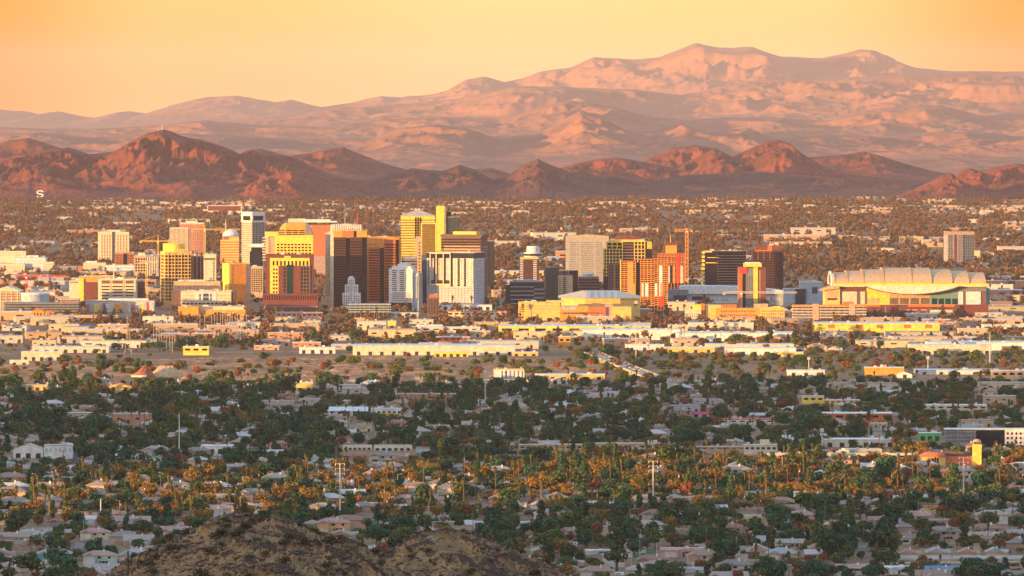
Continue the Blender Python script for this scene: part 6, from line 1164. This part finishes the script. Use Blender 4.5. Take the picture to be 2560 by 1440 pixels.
def mountain_marks():
    bpy.context.view_layer.update(); dg = bpy.context.evaluated_depsgraph_get(); e = Vector((0, CY, H))
    def hit(px, py):
        d = Vector(((px - 1280) / F, 1, -(py - HY) / F)).normalized(); ok, loc, nor, *_ = sc.ray_cast(dg, e + d * 12000, d); return (loc, nor) if ok else (e + d * 21500, Vector((0, -1, 0)))
    q, n = hit(102, 489); k = mpp(q.y - CY); f = MB(); pts = []
    for i in range(25):
        t = i / 24
        a = R(20 + 250 * t * 2) if t < .5 else R(90 - 250 * (t - .5) * 2)
        pts.append((5.4 * math.cos(a), 4.4 + 4.4 * math.sin(a)) if t < .5 else (5.4 * math.cos(a), -4.4 + 4.4 * math.sin(a)))
    s = k
    for (x0, z0), (x1, z1) in zip(pts[:-1], pts[1:]): f.tube((x0 * s * 1.4, -z0 * -.0, z0 * s), (x1 * s * 1.4, 0, z1 * s), 1.6 * s, k=6)
    o = f.build('hillside_letter', mat('white_stone', (.85, .82, .78)), loc=(q.x, q.y - 30, q.z + 5)); o.rotation_euler = (R(-25), 0, 0); tag(o, 'white stone letter S laid out on the lower mountain slope', 'letter')
    for i, (px, py, h) in enumerate(((396, 325, 24), (405, 324, 20), (416, 324, 21))):
        q, n = hit(px, py + 1); o = empty('radio_mast', q, '%s of the thin radio masts on the highest mountain top' % ('left one', 'middle one', 'right one')[i], 'mast', 'radio masts on the mountain'); MB().tube((0, 0, -2), (0, 0, h), 1.1, .5, 5).build('shaft', galv, o); MB().box(-1.8, 1.8, -1.8, 1.8, -2, 2.4).build('hut', concrete, o)
mountain_marks()
# ---------------------------------------------------------------- suburbs and the wooded city
rs8 = np.random.RandomState(42)
def in_frame(px, m=60): return -m < px < 2560 + m
STRICT = [(2300, 2458, 1098, 1166), (1861, 1942, 1100, 1136), (2037, 2349, 806, 831), (1318, 1342, 1334, 1385), (1648, 1764, 1362, 1392), (90, 180, 1370, 1408), (205, 292, 1375, 1412), (2258, 2540, 1362, 1392), (790, 876, 1300, 1330), (1858, 1905, 1268, 1296), (325, 465, 908, 948), (2006, 2060, 990, 1010), (1462, 1528, 1362, 1386), (858, 1028, 1113, 1143), (1585, 1655, 1372, 1400), (2298, 2580, 1074, 1102), (33, 180, 1110, 1146), (198, 276, 1325, 1352)]
def covers(px, py, hp, wp, near=True):
    for a, c, t, b in STRICT:
        if px + wp * .42 > a and px - wp * .42 < c and py - hp < b - 4 and py > b - 4: return True
    for a, c, t, b in PROT:
        if px + wp / 2 > a and px - wp / 2 < c and py - hp < b - 2 and py > t:
            ov = (min(px + wp / 2, c) - max(px - wp / 2, a)) * (min(py, b) - max(py - hp, t))
            if ov > (.12 if py < 1150 else .30) * (c - a) * (b - t): return True
    return False
def hill_hidden(px, py):
    return (280 < px < 1020 and py > np.interp(px, [280, 380, 470, 530, 600, 690, 760, 830, 900, 960, 1020], [1443, 1388, 1338, 1308, 1299, 1302, 1320, 1347, 1380, 1412, 1446]) + 40) or (950 < px < 1440 and py > np.interp(px, [950, 1010, 1060, 1110, 1160, 1230, 1330, 1440], [1402, 1364, 1341, 1327, 1337, 1367, 1407, 1447]) + 40)
def density(px, py):
    """how wooded the plain is at a photo position, 0..1"""
    if py > 962:
        v = .85
        if px > 1650 and 985 < py < 1150: v = .85
        if 1430 < px < 1760 and 960 < py < 1010: v = .35
        if 1270 < px < 2330 and 1150 < py < 1250: v = 1.15
        if 1700 < px < 1900 and 1120 < py < 1150: v = .25
        return v
    if py > 880:
        if px < 860: return .9 if (px < 330 and 903 < py < 935) else (.5 if 908 < py < 938 else (.15 if py > 938 else .04))
        if px < 1440: return .6 if 905 < py < 945 else .12
        return 1.3 if 886 < py < 926 else .6
    if py > 795: return .85
    if py > 760: return .35
    return .6
stuff_pts = {}
def put_stuff(key, x, y, s, z=0): stuff_pts.setdefault(key, []).append((x, y, z, s))
def grow():
    cand = {k: [] for k in KINDS}
    # explicit palms and landmark trees of the sunlit band
    for px, bt, s in ((2086, 1246, 1.5), (2112, 1240, 1.7), (2140, 1238, 1.7), (2166, 1240, 1.8), (2192, 1246, 1.5), (2244, 1238, 1.8), (2296, 1240, 1.6), (2372, 1216, 1.7), (2396, 1240, 1.8), (1440, 1250, 1.5), (2240, 1262, 1.2)): cand['date_palm'].append((px, bt, s))
    for px, bt, s in ((84, 1285, 1.2), (88, 1290, 1.15), (113, 1280, 1.1), (160, 1282, 1.0), (124, 1303, 1.0), (428, 1270, 1.0), (440, 1280, .9), (494, 1268, .9), (548, 1250, 1.1), (570, 1248, 1.1), (635, 1280, .9), (420, 1265, 1.1), (1130, 1272, 1.15), (1160, 1278, 1.0), (1200, 1280, .9), (1325, 1280, .95), (1352, 1268, 1.0), (1375, 1280, .9), (1440, 1200, 1.0), (1570, 1190, 1.1), (1760, 1190, 1.1), (1808, 1178, 1.2), (1912, 1222, 1.2), (1940, 1220, 1.2), (1850, 1188, 1.0), (2010, 1215, 1.1), (2108, 1195, 1.0), (2265, 1195, 1.1), (2282, 1195, 1.1), (2320, 1200, 1.1), (2500, 1238, 1.1), (2488, 1165, 1.1), (1660, 1225, 1.1), (1690, 1222, 1.1), (1722, 1215, 1.0), (1745, 1218, 1.0), (350, 1080, 1.1), (362, 1084, 1.1), (375, 1086, 1.1), (392, 1082, 1.1), (405, 1090, 1.0), (430, 1090, 1.0), (440, 1088, 1.0)): cand['fan_palm'].append((px, bt, s))
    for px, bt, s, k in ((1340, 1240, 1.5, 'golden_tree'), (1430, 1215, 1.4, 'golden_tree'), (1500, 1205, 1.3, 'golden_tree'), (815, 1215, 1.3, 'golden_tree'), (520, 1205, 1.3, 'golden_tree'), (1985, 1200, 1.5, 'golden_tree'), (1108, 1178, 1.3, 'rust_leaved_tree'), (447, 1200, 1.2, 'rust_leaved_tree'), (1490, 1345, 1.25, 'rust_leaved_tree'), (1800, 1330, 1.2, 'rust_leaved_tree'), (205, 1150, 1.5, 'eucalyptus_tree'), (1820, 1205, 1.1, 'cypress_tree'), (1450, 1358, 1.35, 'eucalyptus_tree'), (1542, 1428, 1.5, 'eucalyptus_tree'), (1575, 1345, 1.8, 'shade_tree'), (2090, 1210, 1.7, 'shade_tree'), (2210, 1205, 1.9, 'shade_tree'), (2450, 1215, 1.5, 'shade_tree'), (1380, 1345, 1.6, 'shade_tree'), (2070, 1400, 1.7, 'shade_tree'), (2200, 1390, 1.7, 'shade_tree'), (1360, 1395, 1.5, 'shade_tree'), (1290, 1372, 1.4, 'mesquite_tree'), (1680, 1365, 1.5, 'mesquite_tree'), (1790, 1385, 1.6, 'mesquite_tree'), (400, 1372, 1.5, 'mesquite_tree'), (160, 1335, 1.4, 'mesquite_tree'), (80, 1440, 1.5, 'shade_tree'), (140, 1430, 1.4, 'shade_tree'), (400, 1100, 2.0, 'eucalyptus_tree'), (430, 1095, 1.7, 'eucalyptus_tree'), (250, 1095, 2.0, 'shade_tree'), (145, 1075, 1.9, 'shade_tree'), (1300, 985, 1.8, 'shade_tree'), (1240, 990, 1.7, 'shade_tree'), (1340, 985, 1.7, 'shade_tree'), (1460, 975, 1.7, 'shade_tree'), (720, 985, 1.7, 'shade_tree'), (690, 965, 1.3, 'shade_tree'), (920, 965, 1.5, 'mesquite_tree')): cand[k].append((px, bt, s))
    # free growth, in rows from near to far
    D = 4480.0
    while D < 9000:
        step = 22 if D < 7600 else 30; wf = 2560 + 160; n = int(wf * mpp(D) / (8.0 if D < 7600 else 17)); py = HY + F * H / D
        for i in range(n):
            px = -80 + wf * rs8.rand(); d = D + rs8.rand() * step; py = HY + F * H / d
            if rs8.rand() > density(px, py) * .62: continue
            if hill_hidden(px, py): continue
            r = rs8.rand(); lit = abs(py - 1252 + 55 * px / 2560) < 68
            river = 880 < py < 962
            if river: k = 'mesquite_tree' if r < .55 else ('shrub' if r < .8 else ('rust_leaved_tree' if r < .9 else 'shade_tree'))
            elif lit: k = ('shade_tree', 'mesquite_tree', 'golden_tree', 'rust_leaved_tree', 'fan_palm', 'date_palm', 'eucalyptus_tree', 'shrub')[int(np.searchsorted([.14, .48, .70, .77, .86, .90, .96], r))]  # sunlit band: more golden and olive leaves, colour standing in for sun glow
            elif r < .37: k = 'shade_tree'
            elif r < .62: k = 'mesquite_tree'
            elif r < .70: k = 'eucalyptus_tree'
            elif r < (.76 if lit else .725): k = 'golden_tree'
            elif r < .785: k = 'rust_leaved_tree'
            elif r < .82: k = 'cypress_tree'
            elif r < .90: k = 'fan_palm'
            elif r < .915: k = 'date_palm'
            else: k = 'shrub'
            s = rs8.uniform(.62, 1.3) if k not in ('fan_palm', 'date_palm', 'cypress_tree') else rs8.uniform(.65, 1.05)
            if k in ('shade_tree', 'mesquite_tree') and rs8.rand() < .15: s *= 1.3
            h = KINDS[k][0][3] * s / mpp(d); w = KINDS[k][0][4] * s / mpp(d)
            if covers(px, py, h, w): continue
            cand[k].append((px, py, s))
        D += step
    for k, L in cand.items():
        fixed = L[:]; L.sort(key=lambda q: -q[1])
        for i, (px, py, s) in enumerate(L):
            d = GD(py)
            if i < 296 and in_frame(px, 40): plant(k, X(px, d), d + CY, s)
            else: put_stuff(k, X(px, d), d + CY, s)
def settle():
    """houses on a street grid"""
    cells = []; D = 4500.0
    while D < 8900:
        n = int(2700 * mpp(D) / 25)
        for i in range(n):
            px = -70 + 2700 * (i + rs8.rand() * .35) / n; d = D + rs8.uniform(-16, 16); py = HY + F * H / d
            if py < 962 and (px < 1700 or py > 880): continue
            if rs8.rand() > (.52 if py > 962 else .25) or hill_hidden(px, py): continue
            if px > 1650 and 985 < py < 1150 and rs8.rand() < .45: continue
            if 1270 < px < 2330 and 1140 < py < 1245 and rs8.rand() < .7: continue
            if covers(px, py, 5 / mpp(d), 20 / mpp(d)): continue
            cells.append((px, d))
        D += 40
    cells.sort(key=lambda q: q[1]); n = 0
    for px, d in cells:
        rz = rnd.choice([0, 0, 0, math.pi / 2, -math.pi / 2, math.pi]) + rnd.uniform(-.06, .06); v = rnd.randrange(9); s = rnd.uniform(.85, 1.25)
        if n < 262 and in_frame(px, 30): house(X(px, d), d + CY, rz, v, d < 5000, s); n += 1
        else: put_stuff('house%d' % v, X(px, d), d + CY, s)
# plain commercial boxes, each its own thing
BOX = []
def box_kinds():
    bw = palette_mat('shed_wall', [(.62, .52, .38), (.56, .44, .29), (.68, .62, .54), (.60, .40, .22), (.50, .35, .26), (.50, .48, .46), (.54, .27, .16), (.68, .56, .36)]); br = palette_mat('shed_roof', [(.62, .57, .52), (.54, .46, .40), (.48, .41, .36), (.66, .62, .58), (.44, .32, .25), (.36, .36, .37)])
    for k, (w, d, h) in enumerate(((46, 30, 6.5), (30, 22, 5), (64, 34, 7.5), (38, 26, 9), (24, 18, 5), (80, 36, 7))):
        p = [('wall', MB().box(-w / 2, w / 2, 0, d, 0, h).mesh('wall', bw)), ('roof', MB().box(-w / 2 - .3, w / 2 + .3, -.3, d + .3, h, h + .6).mesh('roof', br))]
        for i in range(4): x = -w / 2 + w * (i + .5) / 4; p.append(('door' if i % 2 else 'window', (MB().box(x - 1.4, x + 1.4, -.12, .1, .02, h * .5) if i % 2 else MB().box(x - w * .05, x + w * .05, -.12, .1, h * .5, h * .68)).mesh('opening', slot if i % 2 else gdark)))
        for i in range(2): x = w * (.3 * i - .2); p.append(('roof_unit', MB().box(x, x + 3, d * .4, d * .4 + 2.5, h + .603, h + 2.2).mesh('roof_unit', concrete)))
        BOX.append((p, w, d, h))
box_kinds()
def sheds():
    n = 0; tries = 0; placed = []
    zones = [(1650, 2560, 968, 1140, 12), (0, 1650, 968, 1100, 8), (0, 2560, 800, 878, 60), (1240, 2560, 770, 800, 14), (0, 2560, 690, 758, 46), (0, 2560, 560, 680, 34)]
    for a, c, t, b, cnt in zones:
        m = 0; tries = 0
        while m < cnt and tries < 3000:
            tries += 1; px = rnd.uniform(a, c); py = rnd.uniform(t, b); D = GD(py); v = rnd.randrange(6); p, w, d, h = BOX[v]; s = rnd.uniform(.8, 1.35) * (1.25 if py < 700 else (.7 if py > 960 else 1))
            if covers(px, py, h * s / mpp(D), w * s / mpp(D)): continue
            if any(abs(px - q) < (w * s / mpp(D) + ww) * .5 and abs(py - r) < 7 for q, r, ww in placed): continue
            if 690 < py < 760 and ((390 < px < 1240) or (1380 < px < 2480)): continue
            placed.append((px, py, w * s / mpp(D))); o = empty('low_building', (X(px, D), D + CY, 0), rz=rnd.choice([0, 0, .12, -.1])); o.scale = (s, s, s * rnd.uniform(.9, 1.3))
            for nme, me in p: link(nme, me, o)
            SCATTER.append((o, 'low_building', px, py, h * s / mpp(D))); m += 1
            if py > 770: PROT.append((px - w * s / mpp(D) / 2, px + w * s / mpp(D) / 2, py - h * s / mpp(D), py))
sheds(); settle(); grow()
# ---- everything beyond those: one mass of trees, one of small houses
def join_mesh(name, parts):
    mats, V, Fs, mi = [], [], [], []; n = 0; bm = bmesh.new()
    for me in parts:
        f0 = len(bm.faces); bm.from_mesh(me); bm.faces.ensure_lookup_table(); off = len(mats); mats += list(me.materials)
        for f in bm.faces[f0:]: f.material_index += off
    me = bpy.data.meshes.new(name); bm.to_mesh(me); bm.free()
    for m in mats: me.materials.append(m)
    return me
L_far = leaf_mat('far_leaf', [(.13, .085, .045), (.20, .105, .055), (.10, .075, .04), (.24, .115, .06), (.16, .095, .05), (.09, .07, .04)])
def instancer(name, label, meshes, pts):
    """one object whose points carry copies of the meshes; pts: list of (x, y, z, scale, which, turn)"""
    col = bpy.data.collections.new(name + '_sources')
    for i, me in enumerate(meshes): col.objects.link(bpy.data.objects.new('%s_source_%02d' % (name, i), me))
    P = np.array(pts, np.float32); me = bpy.data.meshes.new(name); me.vertices.add(len(P)); me.vertices.foreach_set('co', P[:, :3].ravel())
    a = me.attributes.new('which', 'INT', 'POINT'); a.data.foreach_set('value', P[:, 4].astype(np.int32)); a = me.attributes.new('size', 'FLOAT', 'POINT'); a.data.foreach_set('value', P[:, 3].copy()); a = me.attributes.new('turn', 'FLOAT', 'POINT'); a.data.foreach_set('value', P[:, 5].copy())
    o = link(name, me); o['kind'] = 'stuff'; o['label'] = label
    g = bpy.data.node_groups.new(name + '_nodes', 'GeometryNodeTree'); g.interface.new_socket('Geometry', in_out='INPUT', socket_type='NodeSocketGeometry'); g.interface.new_socket('Geometry', in_out='OUTPUT', socket_type='NodeSocketGeometry')
    N = g.nodes; L = g.links; gi = N.new('NodeGroupInput'); go = N.new('NodeGroupOutput'); ip = N.new('GeometryNodeInstanceOnPoints'); ci = N.new('GeometryNodeCollectionInfo'); ci.inputs['Collection'].default_value = col; ci.inputs['Separate Children'].default_value = True; ci.inputs['Reset Children'].default_value = True
    def attr(n, t): q = N.new('GeometryNodeInputNamedAttribute'); q.data_type = t; q.inputs['Name'].default_value = n; return q.outputs['Attribute']
    ip.inputs['Pick Instance'].default_value = True; cx = N.new('ShaderNodeCombineXYZ'); L.new(attr('turn', 'FLOAT'), cx.inputs[2])
    L.new(gi.outputs[0], ip.inputs['Points']); L.new(ci.outputs[0], ip.inputs['Instance']); L.new(attr('which', 'INT'), ip.inputs['Instance Index']); L.new(cx.outputs[0], ip.inputs['Rotation']); L.new(attr('size', 'FLOAT'), ip.inputs['Scale']); L.new(ip.outputs[0], go.inputs[0])
    m = o.modifiers.new('copies', 'NODES'); m.node_group = g; return o
def masses():
    pts, meshes = [], []
    for k, L in KINDS.items():
        if k not in stuff_pts: continue
        base = len(meshes)
        for t, c, e, h, w in L: meshes.append(join_mesh(k, [t, c] + ([e] if e else [])))
        for x, y, z, s in stuff_pts[k]: pts.append((x, y, z, s, base + rnd.randrange(len(L)), rnd.random() * 6.28))
    if pts: instancer('trees', 'trees of the farther suburbs and river edge', meshes, pts)
    pts, meshes = [], []
    for v in range(9):
        k = 'house%d' % v
        if k not in stuff_pts: continue
        base = len(meshes); meshes.append(join_mesh('house', [me for _, me in HOUSE[v][0]]))
        for x, y, z, s in stuff_pts[k]: pts.append((x, y, z, s, base, rnd.choice([0, 0, 0, 1.571, -1.571, 3.1416]) + rnd.uniform(-.06, .06)))
    if pts: instancer('houses', 'small houses of the farther suburbs', meshes, pts)
    # the wooded city out to the mountains
    rs = np.random.RandomState(77); meshes = [crown_mesh('far_tree', L_far, 500 + i, h, w, 110, .95, kd) for i, (h, w, kd) in enumerate(((9, 10, 'round'), (11, 11, 'round'), (7.5, 10, 'spread'), (13, 8, 'tall'), (8, 9, 'round')))]; meshes.append(join_mesh('far_palm', [m for m in KINDS['fan_palm'][0][:3]]))
    pts = []; D = 8750.0
    while D < 21200:
        step = 40 + (D - 8750) * .006; wf = 2560 + 200
        dens = 1.6 if D < 9700 else (.7 if D < 11600 else 1.9)
        n = int(wf * mpp(D) / (26 if D < 9700 else 24) * dens)
        for i in range(n):
            px = -100 + wf * rs.rand(); d = D + rs.rand() * step; py = HY + F * H / d
            q = vnoise(np.array([px / 170.0]), np.array([d / 420.0]), 5)[0]
            if q < .34 and rs.rand() < .75: continue
            s = rs.uniform(.75, 1.45)
            if d < 11000 and covers(px, py, 9 * s / mpp(d), 9 * s / mpp(d)): continue
            pts.append((X(px, d), d + CY, 0, s, 5 if rs.rand() < .035 else rs.randint(5), rs.rand() * 6.28))
        D += step
    instancer('trees', 'wooded city spreading to the foot of the mountains', meshes, pts)
    pts = []; meshes = [join_mesh('building', [me for _, me in b[0]]) for b in BOX] + [join_mesh('house', [me for _, me in HOUSE[v][0]]) for v in (0, 3, 5)]
    D = 8700.0
    while D < 21200:
        step = 70 + (D - 8700) * .008; n = int(2760 * mpp(D) / 60 * (.8 if D < 9700 else .30))
        for i in range(n):
            px = -100 + 2760 * rs.rand(); d = D + rs.rand() * step; py = HY + F * H / d; clump = vnoise(np.array([px / 260.0]), np.array([d / 700.0]), 9)[0]
            if rs.rand() > (.75 if clump > .55 else .28): continue
            if 9750 < d < 11400 and 230 < px < 2480: continue
            w = rs.randint(9); s = rs.uniform(.6, 1.15) if w < 6 else rs.uniform(1, 1.5)
            if d < 10000 and covers(px, py, 7 / mpp(d), 30 / mpp(d)): continue
            pts.append((X(px, d), d + CY, 0, s, w, rs.choice([0, 0, 1.571, .2])))
        D += step
    for a, c, t, b, n in ((200, 640, 500, 528, 150), (840, 1010, 510, 528, 60), (1120, 1300, 500, 525, 50), (1500, 2000, 498, 525, 120), (2100, 2560, 512, 540, 90)):
        for i in range(n): px = rs.uniform(a, c); d = GD(rs.uniform(t + 6, b)); pts.append((X(px, d), d + CY, 0, rs.uniform(.6, 1.1), rs.randint(9), 0))
    instancer('houses', 'far houses and low blocks scattered among the trees', meshes, pts)
masses()
# ---------------------------------------------------------------- labels of everything scattered
ONES = 'first second third fourth fifth sixth seventh eighth ninth tenth eleventh twelfth thirteenth fourteenth fifteenth sixteenth seventeenth eighteenth nineteenth'.split()
TENS = {2: ('twentieth', 'twenty'), 3: ('thirtieth', 'thirty'), 4: ('fortieth', 'forty'), 5: ('fiftieth', 'fifty'), 6: ('sixtieth', 'sixty')}
def ordinal(n):
    if n < 20: return ONES[n - 1]
    t, o = divmod(n, 10); return TENS[t][0] if o == 0 else TENS[t][1] + '-' + ONES[o - 1]
NOUN = {'shade_tree': ('rounded dark shade tree', 'tree', 'shade trees of the suburbs'), 'mesquite_tree': ('spreading olive mesquite tree', 'tree', 'mesquite trees of the suburbs'), 'eucalyptus_tree': ('tall dark eucalyptus', 'tree', 'eucalyptus trees of the suburbs'), 'golden_tree': ('golden-leaved tree', 'tree', 'golden trees of the suburbs'), 'rust_leaved_tree': ('rust-leaved tree', 'tree', 'rust-leaved trees of the suburbs'), 'cypress_tree': ('slim dark cypress', 'tree', 'cypresses of the suburbs'), 'shrub': ('low olive shrub', 'shrub', 'shrubs of the suburbs'), 'fan_palm': ('tall fan palm', 'palm', 'fan palms of the suburbs'), 'date_palm': ('feathery date palm', 'palm', 'date palms of the suburbs'), 'house': ('house', 'house', 'houses of the near suburb'), 'low_building': ('low flat-roofed building', 'building', 'low flat-roofed buildings'), 'car': ('car', 'car', 'cars on streets and bridge'), 'utility_pole': ('brown wooden utility pole', 'pole', 'wooden utility poles'), 'street_lamp': ('thin street lamp', 'lamp', 'street lamps of the suburbs'), 'desert_bush': ('dry desert bush', 'bush', 'dry bushes on the rocky hills')}
def label_all():
    lm = [(x, 742 if y is None else y, p) for x, y, p in LAND]; bins = {}
    for o, k, px, py, h in SCATTER:
        x, y, p = min(lm, key=lambda q: (q[0] - px) ** 2 + ((q[1] - py) * 2.2) ** 2); dx, dy = px - x, (py - y) * 2.2
        way = ('out right of' if dx > 0 else 'out left of') if abs(dx) > abs(dy) else ('in front of' if dy > 0 else 'behind')
        bins.setdefault((k, p, way), []).append((dx * dx + dy * dy, o))
    for (k, p, way), L in bins.items():
        noun, cat, grp = NOUN[k]
        if len((noun + ' x ' + way + ' ' + p).split()) > 16: noun = noun.split()[-1]
        for i, (_, o) in enumerate(sorted(L, key=lambda q: q[0])): tag(o, '%s, %s %s %s' % (noun, ordinal(i + 1), way, p.replace('dark maroon tower with the pale finned crown', 'maroon tower with the finned crown')), cat, grp)
label_all()
# ---------------------------------------------------------------- haze
def build_haze():
    m = bpy.data.materials.new('haze_air'); m.use_nodes = True; nt = m.node_tree; nt.nodes.clear()
    out = nt.nodes.new('ShaderNodeOutputMaterial'); v = nt.nodes.new('ShaderNodeVolumePrincipled')
    v.inputs['Color'].default_value = HAZE_COL; v.inputs['Density'].default_value = HAZE_DENS; v.inputs['Anisotropy'].default_value = 0.0
    nt.links.new(v.outputs[0], out.inputs['Volume'])
    b = MB().box(-14500, 14500, -12200, 92000, -6, 900); o = b.build('haze', m); o['kind'] = 'stuff'; o['label'] = 'warm evening haze over the valley'
HAZE_COL = (1.0, 0.86, 0.86, 1); HAZE_DENS = 0.57e-5
build_haze()
